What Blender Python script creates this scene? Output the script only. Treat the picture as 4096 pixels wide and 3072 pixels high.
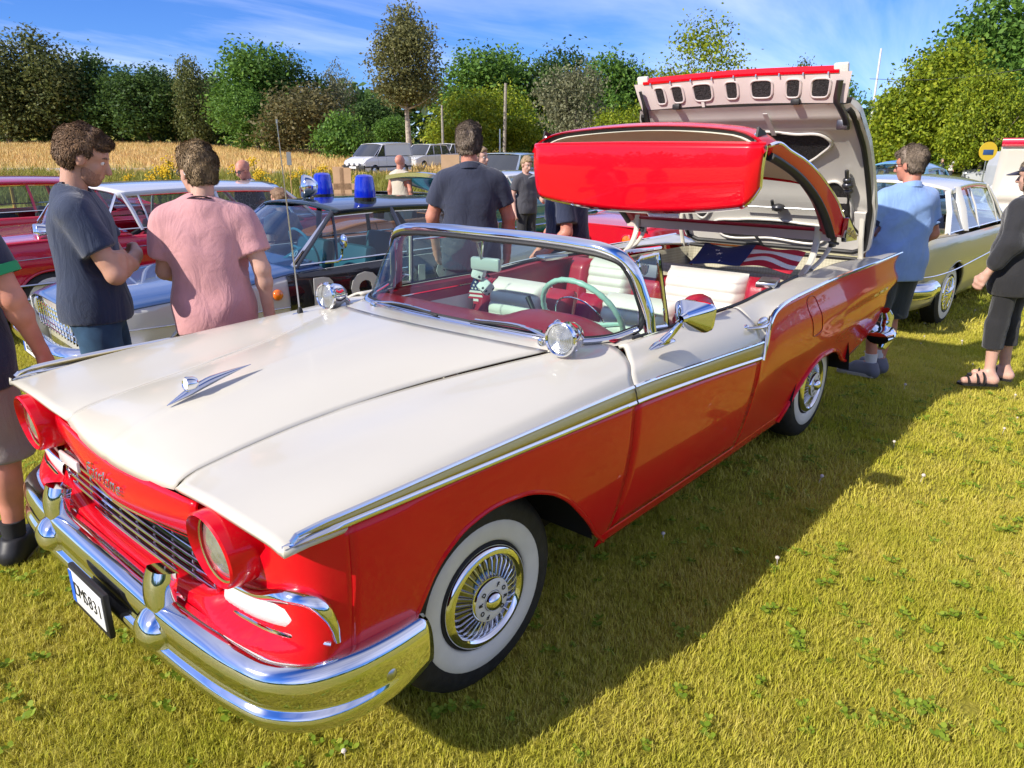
import bpy, bmesh, math, random
import numpy as np
from mathutils import Vector, Matrix

# ------------------------------------------------------------------ camera, sky, sun, exposure
for o in list(bpy.data.objects):
    bpy.data.objects.remove(o)
SC = bpy.context.scene
COL = SC.collection
R_ = math.radians
rng = random.Random(7)
nrg = np.random.default_rng(11)

CAM_LOC = (-1.493, -2.262, 1.748)
CAM_YAW, CAM_PITCH = R_(41.23), R_(17.87)
_cd = bpy.data.cameras.new('camera')
_cd.sensor_width = 36.0
_cd.lens = 728.6 / 1024 * 36.0
_cd.clip_start = 0.05
_cd.clip_end = 3000
cam = bpy.data.objects.new('camera', _cd)
cam.location = CAM_LOC
cam.rotation_euler = (math.pi / 2 - CAM_PITCH, 0, CAM_YAW - math.pi / 2)
COL.objects.link(cam)
SC.camera = cam

SUN_DIR = Vector((-1.43, 0.34, 1.0)).normalized()          # towards the sun
SUN_EL = math.asin(SUN_DIR.z)
SUN_AZ = math.atan2(SUN_DIR.x, SUN_DIR.y)                  # clockwise from +Y
world = bpy.data.worlds.new('World')
SC.world = world
world.use_nodes = True
_nt = world.node_tree
_nt.nodes.clear()
def _n(t, **k):
    n = _nt.nodes.new(t)
    for a, b in k.items():
        setattr(n, a, b)
    return n
_out = _n('ShaderNodeOutputWorld')
_bg = _n('ShaderNodeBackground')
_bg.inputs["Strength"].default_value = 0.15
_sky = _n('ShaderNodeTexSky', sky_type='NISHITA')
_sky.sun_disc = False
_sky.sun_elevation = SUN_EL
_sky.sun_rotation = SUN_AZ
_sky.altitude = 50
_sky.air_density = 1.0
_sky.dust_density = 0.0
_sky.ozone_density = 2.2
_hs = _n('ShaderNodeHueSaturation')
_hs.inputs['Saturation'].default_value = 1.05
_hs.inputs['Value'].default_value = 1.0
_nt.links.new(_sky.outputs[0], _hs.inputs['Color'])
_tn = _n('ShaderNodeMix', data_type='RGBA', blend_type='MULTIPLY')
_tn.inputs['Factor'].default_value = 1.0
_nt.links.new(_hs.outputs[0], _tn.inputs['A'])
_tn.inputs['B'].default_value = (0.165, 0.28, 0.56, 1)
# thin, wind-drawn clouds over the whole dome
_tc = _n('ShaderNodeTexCoord')
_sep = _n('ShaderNodeSeparateXYZ')
_nt.links.new(_tc.outputs['Generated'], _sep.inputs[0])
def _m(op, a, b=None, clamp=False):
    n = _n('ShaderNodeMath', operation=op, use_clamp=clamp)
    for i, v in enumerate((a, b)):
        if v is None:
            continue
        if hasattr(v, 'is_linked') or hasattr(v, 'links'):
            _nt.links.new(v, n.inputs[i])
        else:
            n.inputs[i].default_value = v
    return n.outputs[0]
_zz = _m('ADD', _m('MAXIMUM', _sep.outputs[2], 0.0), 0.13)
_cmb = _n('ShaderNodeCombineXYZ')
_nt.links.new(_m('DIVIDE', _sep.outputs[0], _zz), _cmb.inputs[0])
_nt.links.new(_m('DIVIDE', _sep.outputs[1], _zz), _cmb.inputs[1])
_mp = _n('ShaderNodeMapping')
_mp.inputs['Rotation'].default_value = (0, 0, R_(24))
_mp.inputs['Scale'].default_value = (0.34, 1.0, 1)
_mp.inputs['Location'].default_value = (-4.1, 2.2, 0.0)
_nt.links.new(_cmb.outputs[0], _mp.inputs[0])
_n1 = _n('ShaderNodeTexNoise')
_n1.inputs['Scale'].default_value = 0.62
_n1.inputs['Detail'].default_value = 9
_n1.inputs['Roughness'].default_value = 0.56
_n1.inputs['Distortion'].default_value = 0.7
_nt.links.new(_mp.outputs[0], _n1.inputs['Vector'])
_cr = _n('ShaderNodeMapRange')
_cr.inputs['From Min'].default_value = 0.40
_cr.inputs['From Max'].default_value = 0.75
_cr.inputs['To Max'].default_value = 0.40
_nt.links.new(_n1.outputs[0], _cr.inputs['Value'])
_mixc = _n('ShaderNodeMix', data_type='RGBA')
_nt.links.new(_cr.outputs[0], _mixc.inputs['Factor'])
_nt.links.new(_tn.outputs['Result'], _mixc.inputs['A'])
_mixc.inputs['B'].default_value = (9.5, 9.0, 8.8, 1)
_nt.links.new(_mixc.outputs['Result'], _bg.inputs['Color'])
_nt.links.new(_bg.outputs[0], _out.inputs['Surface'])

_sd = bpy.data.lights.new('sun', 'SUN')
_sd.energy = 3.3
_sd.angle = R_(0.55)
_sd.color = (1.0, 0.93, 0.82)
sun = bpy.data.objects.new('sun', _sd)
sun.rotation_euler = SUN_DIR.to_track_quat('Z', 'Y').to_euler()
COL.objects.link(sun)
SC.view_settings.view_transform = 'Standard'
SC.view_settings.look = 'None'
SC.view_settings.exposure = 0.98
SC.view_settings.gamma = 1.0
SC.view_settings.use_curve_mapping = False
SC.cycles.max_bounces = 8
SC.cycles.transparent_max_bounces = 24

# ------------------------------------------------------------------ helpers
def pchip(xs, ys, x):
    xs = np.asarray(xs, float); ys = np.asarray(ys, float); x = np.clip(np.asarray(x, float), xs[0], xs[-1])
    h = np.diff(xs); d = np.diff(ys) / h
    m = np.zeros(len(xs)); m[0] = d[0]; m[-1] = d[-1]
    for i in range(1, len(xs) - 1):
        if d[i - 1] * d[i] > 0:
            w1 = 2 * h[i] + h[i - 1]; w2 = h[i] + 2 * h[i - 1]
            m[i] = (w1 + w2) / (w1 / d[i - 1] + w2 / d[i])
    i = np.clip(np.searchsorted(xs, x, 'right') - 1, 0, len(xs) - 2)
    t = (x - xs[i]) / h[i]
    return ((2*t**3 - 3*t**2 + 1) * ys[i] + (t**3 - 2*t**2 + t) * h[i] * m[i]
            + (-2*t**3 + 3*t**2) * ys[i+1] + (t**3 - t**2) * h[i] * m[i+1])

def crv(P, n, closed=False):
    """n points along a smooth curve through the points P (chord-length parameter)."""
    P = np.asarray(P, float)
    if closed:
        P = np.vstack([P, P[:1]])
    d = np.concatenate([[0], np.cumsum(np.linalg.norm(np.diff(P, axis=0), axis=1) ** 0.75)])
    t = np.linspace(0, d[-1], n, endpoint=not closed)
    N = len(P); M = np.zeros_like(P)
    for i in range(N):
        if closed and i in (0, N - 1):
            a, b, da, db = P[1] - P[0], P[-1] - P[-2], d[1] - d[0], d[-1] - d[-2]
            M[i] = (a / da * db + b / db * da) / (da + db)
        elif i == 0: M[i] = (P[1] - P[0]) / (d[1] - d[0])
        elif i == N - 1: M[i] = (P[-1] - P[-2]) / (d[-1] - d[-2])
        else:
            a, b, da, db = P[i+1] - P[i], P[i] - P[i-1], d[i+1] - d[i], d[i] - d[i-1]
            M[i] = (a / da * db + b / db * da) / (da + db)
    i = np.clip(np.searchsorted(d, t, 'right') - 1, 0, N - 2)
    h = (d[i+1] - d[i])[:, None]; s = ((t - d[i]) / (d[i+1] - d[i]))[:, None]
    return ((2*s**3 - 3*s**2 + 1) * P[i] + (s**3 - 2*s**2 + s) * h * M[i]
            + (-2*s**3 + 3*s**2) * P[i+1] + (s**3 - s**2) * h * M[i+1])

def lin(P, n):
    P = np.asarray(P, float)
    d = np.concatenate([[0], np.cumsum(np.linalg.norm(np.diff(P, axis=0), axis=1))])
    t = np.linspace(0, d[-1], n)
    return np.stack([np.interp(t, d, P[:, k]) for k in range(P.shape[1])], 1)

class MB:
    """collects geometry for ONE mesh object"""
    def __init__(s):
        s.v = []; s.f = []; s.m = []; s.n = 0; s.mat = 0
    def add(s, V, F):
        V = [tuple(map(float, p)) for p in V]
        b = s.n; s.v += V; s.n += len(V)
        for f in F:
            s.f.append(tuple(b + i for i in f)); s.m.append(s.mat)
        return b
    def grid(s, G, cu=False, cv=False, flip=False):
        G = np.asarray(G, float); nu, nv = G.shape[:2]
        F = []
        for i in range(nu if cu else nu - 1):
            for j in range(nv if cv else nv - 1):
                a, b, c, d = i*nv+j, i*nv+(j+1) % nv, ((i+1) % nu)*nv+(j+1) % nv, ((i+1) % nu)*nv+j
                F.append((a, d, c, b) if flip else (a, b, c, d))
        return s.add(G.reshape(-1, 3), F)
    def poly(s, P, flip=False):
        n = len(P); f = tuple(range(n))
        s.add(P, [f[::-1] if flip else f])
    def box(s, c, d, rot=None, bev=0.0):
        x, y, z = (k / 2 for k in d)
        if bev <= 0:
            V = [(a*x, b*y, e*z) for a in (-1, 1) for b in (-1, 1) for e in (-1, 1)]
            F = [(0, 1, 3, 2), (4, 6, 7, 5), (0, 4, 5, 1), (2, 3, 7, 6), (0, 2, 6, 4), (1, 5, 7, 3)]
        else:
            bm = bmesh.new(); bmesh.ops.create_cube(bm, size=1)
            for vv in bm.verts: vv.co = Vector((vv.co.x*d[0], vv.co.y*d[1], vv.co.z*d[2]))
            bmesh.ops.bevel(bm, geom=bm.edges[:], offset=bev, segments=2, affect='EDGES', profile=0.5)
            bm.verts.index_update()
            V = [tuple(vv.co) for vv in bm.verts]; F = [tuple(vv.index for vv in ff.verts) for ff in bm.faces]
            bm.free()
        if rot is not None:
            V = [tuple(rot @ Vector(p)) for p in V]
        s.add([(p[0]+c[0], p[1]+c[1], p[2]+c[2]) for p in V], F)
    def tube(s, P, r, n=10, closed=False, caps=True, up=(0, 0, 1), asp=1.0):
        P = np.asarray(P, float); N = len(P)
        r = np.full(N, r, float) if np.isscalar(r) else np.asarray(r, float)
        T = np.gradient(P, axis=0)
        if closed:
            T = np.roll(P, -1, 0) - np.roll(P, 1, 0)
        T /= np.linalg.norm(T, axis=1)[:, None] + 1e-12
        up = np.asarray(up, float)
        a = np.cross(T, up)
        bad = np.linalg.norm(a, axis=1) < 0.15
        if bad.any():
            a[bad] = np.cross(T[bad], (1.0, 0.13, 0.0) if abs(up[2]) > .5 else (0, 0, 1.0))
        a /= np.linalg.norm(a, axis=1)[:, None]
        for i in range(1, N):
            if a[i] @ a[i-1] < 0: a[i] = -a[i]
        b = np.cross(T, a)
        t = np.linspace(0, 2*np.pi, n, endpoint=False)
        G = P[:, None] + r[:, None, None] * (np.cos(t)[None, :, None] * a[:, None] + asp * np.sin(t)[None, :, None] * b[:, None])
        base = s.grid(G, cu=closed, cv=True, flip=True)
        if caps and not closed:
            for k, rev in ((0, False), (N - 1, True)):
                f = [base + k*n + j for j in range(n)]
                s.f.append(tuple(f[::-1] if rev else f)); s.m.append(s.mat)
    def sweep(s, P, prof, side, up, closed_prof=True, caps=True):
        """profile [(a,b)] swept along P; a along `side` vectors, b along `up` vectors (arrays or single)"""
        P = np.asarray(P, float); N = len(P)
        side = np.broadcast_to(np.asarray(side, float), (N, 3)); up = np.broadcast_to(np.asarray(up, float), (N, 3))
        prof = np.asarray(prof, float)
        G = P[:, None] + prof[None, :, 0:1] * side[:, None] + prof[None, :, 1:2] * up[:, None]
        base = s.grid(G, cv=closed_prof)
        n = len(prof)
        if caps and closed_prof:
            for k, rev in ((0, True), (N - 1, False)):
                f = [base + k*n + j for j in range(n)]
                s.f.append(tuple(f[::-1] if rev else f)); s.m.append(s.mat)
    def lathe(s, prof, M=None, n=32, ang=2*math.pi):
        """profile [(radius, axial)] round local x axis; M places it"""
        full = abs(ang - 2*math.pi) < 1e-6
        t = np.linspace(0, ang, n, endpoint=not full)
        G = np.array([[(a, r*math.cos(k), r*math.sin(k)) for k in t] for r, a in prof])
        if M is not None:
            G = (np.asarray(M)[:3, :3] @ G.reshape(-1, 3).T).T.reshape(G.shape) + np.asarray(M)[:3, 3]
        s.grid(G, cv=full)
    def ell(s, c, r, nu=10, nv=16, rot=None):
        V = [];
        for i in range(nu + 1):
            th = math.pi * i / nu
            for j in range(nv):
                ph = 2*math.pi*j/nv
                p = Vector((r[0]*math.sin(th)*math.cos(ph), r[1]*math.sin(th)*math.sin(ph), r[2]*math.cos(th)))
                if rot is not None: p = rot @ p
                V.append((p.x+c[0], p.y+c[1], p.z+c[2]))
        s.grid(np.array(V).reshape(nu+1, nv, 3), cv=True)
    def prism(s, P, ext, flip=False):
        """planar outline P (3D points) extruded by vector ext"""
        P = np.asarray(P, float); Q = P + np.asarray(ext, float); n = len(P)
        F = [tuple(range(n))[::-1], tuple(range(n, 2*n))] + [(i, (i+1) % n, n+(i+1) % n, n+i) for i in range(n)]
        if flip: F = [f[::-1] for f in F]
        s.add(np.vstack([P, Q]), F)
    def xform(s, M):
        M = Matrix(M)
        s.v = [tuple(M @ Vector(p)) for p in s.v]
    def mesh(s, name, mats, smooth=True, weld=0.0, angle=40):
        me = bpy.data.meshes.new(name)
        me.from_pydata(s.v, [], s.f)
        if not isinstance(mats, (list, tuple)): mats = [mats]
        for m in mats: me.materials.append(m)
        me.polygons.foreach_set('material_index', s.m)
        if weld > 0:
            bm = bmesh.new(); bm.from_mesh(me)
            bmesh.ops.remove_doubles(bm, verts=bm.verts, dist=weld)
            bmesh.ops.recalc_face_normals(bm, faces=bm.faces)
            bm.to_mesh(me); bm.free()
        if smooth:
            me.shade_smooth()
            if angle < 180: me.set_sharp_from_angle(angle=R_(angle))
        me.validate()
        return me
    def build(s, name, mats, parent=None, smooth=True, weld=0.0, angle=40, solid=0.0, bevel=0.0, off=-1):
        o = bpy.data.objects.new(name, s.mesh(name, mats, smooth, weld, angle))
        COL.objects.link(o)
        if parent is not None: o.parent = parent
        if solid:
            m = o.modifiers.new('thick', 'SOLIDIFY'); m.thickness = solid; m.offset = off
        if bevel:
            m = o.modifiers.new('bev', 'BEVEL'); m.width = bevel; m.segments = 2; m.limit_method = 'ANGLE'; m.angle_limit = R_(50)
        return o

def tag(o, label, cat, group=None, kind=None):
    if label: o['label'] = label
    if cat: o['category'] = cat
    if group: o['group'] = group
    if kind: o['kind'] = kind
    return o
def thing(name, label, cat, loc=(0, 0, 0), rz=0.0, group=None):
    o = bpy.data.objects.new(name, None)
    COL.objects.link(o); o.empty_display_size = 0.2
    o.location = loc; o.rotation_euler = (0, 0, rz)
    return tag(o, label, cat, group)
def dup(o, parent=None):
    c = o.copy(); COL.objects.link(c)
    if parent is not None: c.parent = parent
    for ch in list(o.children): dup(ch, c)
    return c
def frame(origin, xax, zhint=(0, 0, 1)):
    """4x4 with local x along xax"""
    x = Vector(xax).normalized(); z = Vector(zhint); y = z.cross(x)
    if y.length < 1e-4: y = Vector((0, 1, 0)).cross(x)
    y.normalize(); z = x.cross(y)
    M = Matrix((x, y, z)).transposed().to_4x4(); M.translation = Vector(origin)
    return M
def text_mesh(txt, size, ext, M, name, mat, parent, shear=0.0, spacing=1.0, bold=0.0, align='CENTER', bev=0.0):
    c = bpy.data.curves.new(name, 'FONT'); c.body = txt; c.size = size; c.extrude = ext; c.shear = shear
    c.space_character = spacing; c.offset = bold; c.align_x = align; c.align_y = 'CENTER'; c.resolution_u = 3
    c.bevel_depth = bev
    t = bpy.data.objects.new(name, c); COL.objects.link(t)
    dg = bpy.context.evaluated_depsgraph_get(); dg.update()
    me = bpy.data.meshes.new_from_object(t.evaluated_get(dg))
    bpy.data.objects.remove(t)
    me.materials.clear(); me.materials.append(mat)
    me.transform(Matrix(M)); me.name = name
    o = bpy.data.objects.new(name, me); COL.objects.link(o)
    if parent is not None: o.parent = parent
    return o
def text_chars(txt, step, size, ext, M, name, mt, parent, **k):
    for i, ch in enumerate(txt):
        if ch != ' ': text_mesh(ch, size, ext, Matrix(M) @ Matrix.Translation(((i - (len(txt) - 1) / 2) * step, 0, 0)), name, mt, parent, **k)
def tmat(origin, right, up):
    """text placement: local x = right, local y = up, z = out"""
    r = Vector(right).normalized(); u = Vector(up); n = r.cross(u).normalized(); u = n.cross(r)
    M = Matrix((r, u, n)).transposed().to_4x4(); M.translation = Vector(origin)
    return M

# ------------------------------------------------------------------ materials
MT = {}
def mat(name, col, rough=0.5, metal=0.0, coat=0.0, spec=0.5, trans=0.0, ior=1.45, var=0.0, vscale=8.0, bump=0.0, bscale=60.0,
        col2=None, alpha=1.0, sub=0.0, sheen=0.0, emis=None, rvar=0.0, coatr=0.02, wr=0.0):
    if name in MT: return MT[name]
    m = bpy.data.materials.new(name); m.use_nodes = True
    nt = m.node_tree; b = nt.nodes['Principled BSDF']
    col = tuple(col) + (1,)
    b.inputs['Base Color'].default_value = col
    b.inputs['Roughness'].default_value = rough; b.inputs['Metallic'].default_value = metal
    b.inputs['Coat Weight'].default_value = coat; b.inputs['Coat Roughness'].default_value = coatr
    b.inputs['Specular IOR Level'].default_value = spec
    b.inputs['Transmission Weight'].default_value = trans; b.inputs['IOR'].default_value = ior
    b.inputs['Alpha'].default_value = alpha
    b.inputs['Sheen Weight'].default_value = sheen
    if sub:
        b.inputs['Subsurface Weight'].default_value = sub; b.inputs['Subsurface Radius'].default_value = (0.012, 0.005, 0.003)
        b.inputs['Subsurface Scale'].default_value = 1.0
    if emis:
        b.inputs['Emission Color'].default_value = tuple(emis[:3]) + (1,); b.inputs['Emission Strength'].default_value = emis[3]
    if var or col2 or bump or rvar:
        tc = nt.nodes.new('ShaderNodeTexCoord')
        if var or col2:
            n = nt.nodes.new('ShaderNodeTexNoise'); n.inputs['Scale'].default_value = vscale; n.inputs['Detail'].default_value = 5
            nt.links.new(tc.outputs['Object'], n.inputs['Vector'])
            r = nt.nodes.new('ShaderNodeValToRGB')
            c2 = tuple(col2) + (1,) if col2 else tuple(max(0, c * (1 + var)) for c in col[:3]) + (1,)
            c1 = col if col2 else tuple(c * (1 - var) for c in col[:3]) + (1,)
            r.color_ramp.elements[0].position = 0.36; r.color_ramp.elements[1].position = 0.64
            r.color_ramp.elements[0].color = c1; r.color_ramp.elements[1].color = c2
            nt.links.new(n.outputs[0], r.inputs[0]); nt.links.new(r.outputs[0], b.inputs['Base Color'])
        if rvar:
            n3 = nt.nodes.new('ShaderNodeTexNoise'); n3.inputs['Scale'].default_value = vscale * 1.7; n3.inputs['Detail'].default_value = 6
            nt.links.new(tc.outputs['Object'], n3.inputs['Vector'])
            mr = nt.nodes.new('ShaderNodeMapRange'); mr.inputs['From Min'].default_value = .3; mr.inputs['From Max'].default_value = .7
            mr.inputs['To Min'].default_value = rough; mr.inputs['To Max'].default_value = rough + rvar
            nt.links.new(n3.outputs[0], mr.inputs['Value']); nt.links.new(mr.outputs[0], b.inputs['Roughness'])
        if wr:
            nw = nt.nodes.new('ShaderNodeTexNoise'); nw.inputs['Scale'].default_value = 5.5; nw.inputs['Detail'].default_value = 3; nw.inputs['Distortion'].default_value = 1.4
            mpw = nt.nodes.new('ShaderNodeMapping'); mpw.inputs['Scale'].default_value = (1.5, 1.5, .75); mpw.inputs['Rotation'].default_value = (.5, .3, 0); nt.links.new(tc.outputs['Object'], mpw.inputs[0]); nt.links.new(mpw.outputs[0], nw.inputs['Vector'])
            bw = nt.nodes.new('ShaderNodeBump'); bw.inputs['Strength'].default_value = wr; bw.inputs['Distance'].default_value = .06; nt.links.new(nw.outputs[0], bw.inputs['Height'])
        if bump:
            n2 = nt.nodes.new('ShaderNodeTexNoise'); n2.inputs['Scale'].default_value = bscale; n2.inputs['Detail'].default_value = 4
            nt.links.new(tc.outputs['Object'], n2.inputs['Vector'])
            bp = nt.nodes.new('ShaderNodeBump'); bp.inputs['Strength'].default_value = bump; bp.inputs['Distance'].default_value = 0.01
            nt.links.new(n2.outputs[0], bp.inputs['Height']); nt.links.new(bp.outputs[0], b.inputs['Normal'])
            if wr: nt.links.new(bw.outputs[0], bp.inputs['Normal'])
    MT[name] = m
    return m
def glassmat(name, tint=(0.86, 0.93, 0.9), refl=1.0):
    """clear pane: mostly straight-through with a fresnel reflection"""
    if name in MT: return MT[name]
    m = bpy.data.materials.new(name); m.use_nodes = True; nt = m.node_tree; nt.nodes.clear()
    o = nt.nodes.new('ShaderNodeOutputMaterial'); mx = nt.nodes.new('ShaderNodeMixShader')
    tr = nt.nodes.new('ShaderNodeBsdfTransparent'); tr.inputs[0].default_value = tuple(tint) + (1,)
    gl = nt.nodes.new('ShaderNodeBsdfGlossy'); gl.inputs['Roughness'].default_value = 0.01
    gl.inputs['Color'].default_value = (1, 1, 1, 1)
    fr = nt.nodes.new('ShaderNodeFresnel'); ge = nt.nodes.new('ShaderNodeNewGeometry'); io = nt.nodes.new('ShaderNodeMath'); io.operation = 'MULTIPLY_ADD'; io.inputs[1].default_value = -.8333; io.inputs[2].default_value = 1.5
    nt.links.new(ge.outputs['Backfacing'], io.inputs[0]); nt.links.new(io.outputs[0], fr.inputs['IOR'])
    mm = nt.nodes.new('ShaderNodeMath'); mm.operation = 'MULTIPLY'; mm.inputs[1].default_value = refl
    nt.links.new(fr.outputs[0], mm.inputs[0]); nt.links.new(mm.outputs[0], mx.inputs[0])
    nt.links.new(tr.outputs[0], mx.inputs[1]); nt.links.new(gl.outputs[0], mx.inputs[2]); nt.links.new(mx.outputs[0], o.inputs[0])
    MT[name] = m
    return m
WHITE = mat('white_paint', (0.565, 0.535, 0.455), 0.26, spec=.35, coat=0.35, coatr=0.03, var=0.015, vscale=2.0)
RED = mat('red_paint', (0.66, 0.002, 0.012), 0.25, spec=.2, coat=.55, coatr=0.012, var=0.03, vscale=3.0)
CHROME = mat('chrome', (0.78, 0.79, 0.81), 0.035, metal=1.0, rvar=0.05, vscale=9)
STEEL = mat('brushed_metal', (0.55, 0.56, 0.58), 0.28, metal=1.0)
GOLD = mat('gold_anodised', (0.52, 0.44, 0.20), 0.33, metal=0.85, bump=0.25, bscale=420)
BLACK = mat('black_rubber', (0.012, 0.012, 0.013), 0.55, bump=0.1, bscale=90)
TYRE = mat('tyre_rubber', (0.016, 0.016, 0.018), 0.62, var=0.3, vscale=30, bump=0.15, bscale=120)
WWALL = mat('whitewall_rubber', (0.66, 0.65, 0.61), 0.45, var=0.04, vscale=14, bump=0.05, bscale=80)
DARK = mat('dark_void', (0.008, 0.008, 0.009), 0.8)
REDVINYL = mat('red_vinyl', (0.33, 0.010, 0.028), 0.34, coat=0.15, bump=0.12, bscale=180, var=0.06, vscale=12)
WHITEVINYL = mat('cream_vinyl', (0.66, 0.64, 0.56), 0.36, coat=0.1, bump=0.08, bscale=160, var=0.04, vscale=10)
MINT = mat('mint_plastic', (0.42, 0.60, 0.52), 0.28, coat=0.4)
CARPET = mat('carpet', (0.10, 0.012, 0.018), 0.95, bump=0.6, bscale=400)
GLASS = glassmat('tinted_glass', (0.70, 0.86, 0.80))
CLEAR = glassmat('clear_glass', (0.93, 0.95, 0.94))
LENS = mat('lamp_glass', (0.42, 0.43, 0.42), 0.16, metal=0.6, coat=1.0, bump=0.35, bscale=60, var=.15, vscale=40)
BLACKPLASTIC = mat('black_plastic', (.014, .014, .016), .3)
AMBER = mat('amber_lens', (0.75, 0.16, 0.01), 0.15, coat=1.0)
REDLENS = mat('red_lens', (0.5, 0.006, 0.008), 0.1, coat=1.0)
# ================================================================== terrain
_h = np.array([math.cos(CAM_YAW), math.sin(CAM_YAW)]); _l = np.array([-_h[1], _h[0]])
def dl(x, y):
    dx, dy = np.asarray(x, float) - CAM_LOC[0], np.asarray(y, float) - CAM_LOC[1]
    return dx * _h[0] + dy * _h[1], dx * _l[0] + dy * _l[1]
def sstep(a, b, v):
    t = np.clip((np.asarray(v, float) - a) / (b - a), 0, 1); return t * t * (3 - 2 * t)
def gz(x, y):
    """height of the ground"""
    d, l = dl(x, y)
    rr = np.hypot(np.asarray(x, float) - 1.5, np.asarray(y, float) * 1.25)
    q = l / np.maximum(d, 6)
    z = -.10 * sstep(2.6, 5.0, rr) * sstep(-3, 3, d) * (1 - sstep(12, 30, d))
    z = z - .5 * sstep(22, 46, d) * sstep(-.34, -.50, q)
    z = z + np.clip(d - 25, 0, None) * (.016 * sstep(-.3, .05, q) + .014 * sstep(.2, .5, q))
    return z
def at_dl(d, l):
    return (CAM_LOC[0] + d * _h[0] + l * _l[0], CAM_LOC[1] + d * _h[1] + l * _l[1])
def px_at(u, d):
    """ground point seen at picture column u (horizon row), at depth d"""
    l = -(u - 512) / 728.6 * d / math.cos(CAM_PITCH) * (1 / 1.0)
    # column shift grows slightly with the downward pitch; at the horizon depth along axis = d*cos(pitch)
    l = -(u - 512) / 728.6 * d * math.cos(CAM_PITCH)
    x, y = at_dl(d, l)
    return x, y, float(gz(x, y))

def lawnmat(name, blades=False):
    m = bpy.data.materials.new(name); m.use_nodes = True; nt = m.node_tree; b = nt.nodes['Principled BSDF']
    b.inputs['Roughness'].default_value = .75; b.inputs['Specular IOR Level'].default_value = .25
    ge = nt.nodes.new('ShaderNodeNewGeometry')
    def noise(sc, det=4, rough=.6):
        n = nt.nodes.new('ShaderNodeTexNoise'); n.inputs['Scale'].default_value = sc; n.inputs['Detail'].default_value = det; n.inputs['Roughness'].default_value = rough
        nt.links.new(ge.outputs['Position'], n.inputs['Vector']); return n.outputs[0]
    def ramp(inp, st):
        r = nt.nodes.new('ShaderNodeValToRGB'); e = r.color_ramp.elements
        while len(e) < len(st): e.new(.5)
        for k, (p, c) in enumerate(st): e[k].position = p; e[k].color = tuple(c) + (1,)
        nt.links.new(inp, r.inputs[0]); return r.outputs[0]
    def mix(f, a, bb, mode='MIX'):
        n = nt.nodes.new('ShaderNodeMix'); n.data_type = 'RGBA'; n.blend_type = mode
        for k, v in (('Factor', f), ('A', a), ('B', bb)):
            if hasattr(v, 'links'): nt.links.new(v, n.inputs[k])
            else: n.inputs[k].default_value = v if k == 'Factor' else tuple(v) + (1,)
        return n.outputs['Result']
    big = ramp(noise(.55, 5), [(.38, (0, 0, 0)), (.62, (1, 1, 1))])
    med = ramp(noise(3.2, 5), [(.36, (0, 0, 0)), (.64, (1, 1, 1))])
    if blades:
        rnd = ge.outputs['Random Per Island']
        green = ramp(rnd, [(0, (.16, .225, .010)), (.35, (.31, .36, .016)), (.7, (.45, .46, .028)), (1, (.56, .53, .05))])
        straw = ramp(rnd, [(0, (.33, .32, .022)), (.4, (.53, .48, .05)), (.75, (.66, .58, .10)), (1, (.74, .63, .19))])
    else:
        fine = noise(60, 4, .7)
        green = ramp(fine, [(.3, (.15, .18, .010)), (.5, (.28, .29, .016)), (.7, (.40, .39, .03))])
        straw = ramp(fine, [(.3, (.24, .20, .022)), (.5, (.40, .33, .045)), (.7, (.53, .44, .08))])
    c = mix(mix(.45, big, med), green, straw)
    nt.links.new(c, b.inputs['Base Color'])
    if blades:
        tr = nt.nodes.new('ShaderNodeBsdfTranslucent'); nt.links.new(c, tr.inputs[0]); mx = nt.nodes.new('ShaderNodeMixShader'); mx.inputs[0].default_value = .35
        out = nt.nodes['Material Output']; nt.links.new(b.outputs[0], mx.inputs[1]); nt.links.new(tr.outputs[0], mx.inputs[2]); nt.links.new(mx.outputs[0], out.inputs[0])
    else:
        bp = nt.nodes.new('ShaderNodeBump'); bp.inputs['Strength'].default_value = .9; bp.inputs['Distance'].default_value = .03
        nt.links.new(noise(45, 6, .75), bp.inputs['Height']); nt.links.new(bp.outputs[0], b.inputs['Normal'])
    return m
LAWN, BLADE = lawnmat('lawn_ground'), lawnmat('grass_blade', True)
def sheet(name, ds, ls, mt, lift=0.0, kind='structure', keep=None):
    D, Lq = np.meshgrid(ds, ls, indexing='ij'); X = CAM_LOC[0] + D * _h[0] + Lq * _l[0]; Y = CAM_LOC[1] + D * _h[1] + Lq * _l[1]
    m = MB(); m.grid(np.stack([X, Y, gz(X, Y) + lift], -1)); o = m.build(name, mt, angle=180); o['kind'] = kind; return o
_ds = np.concatenate([-np.geomspace(900, 4, 26), np.linspace(-3, 30, 67), np.geomspace(31, 900, 50)])
_ls = np.concatenate([-np.geomspace(900, 13, 30), np.linspace(-12, 12, 49), np.geomspace(13, 900, 30)])
lawn = sheet('lawn', _ds, _ls, LAWN)
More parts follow.
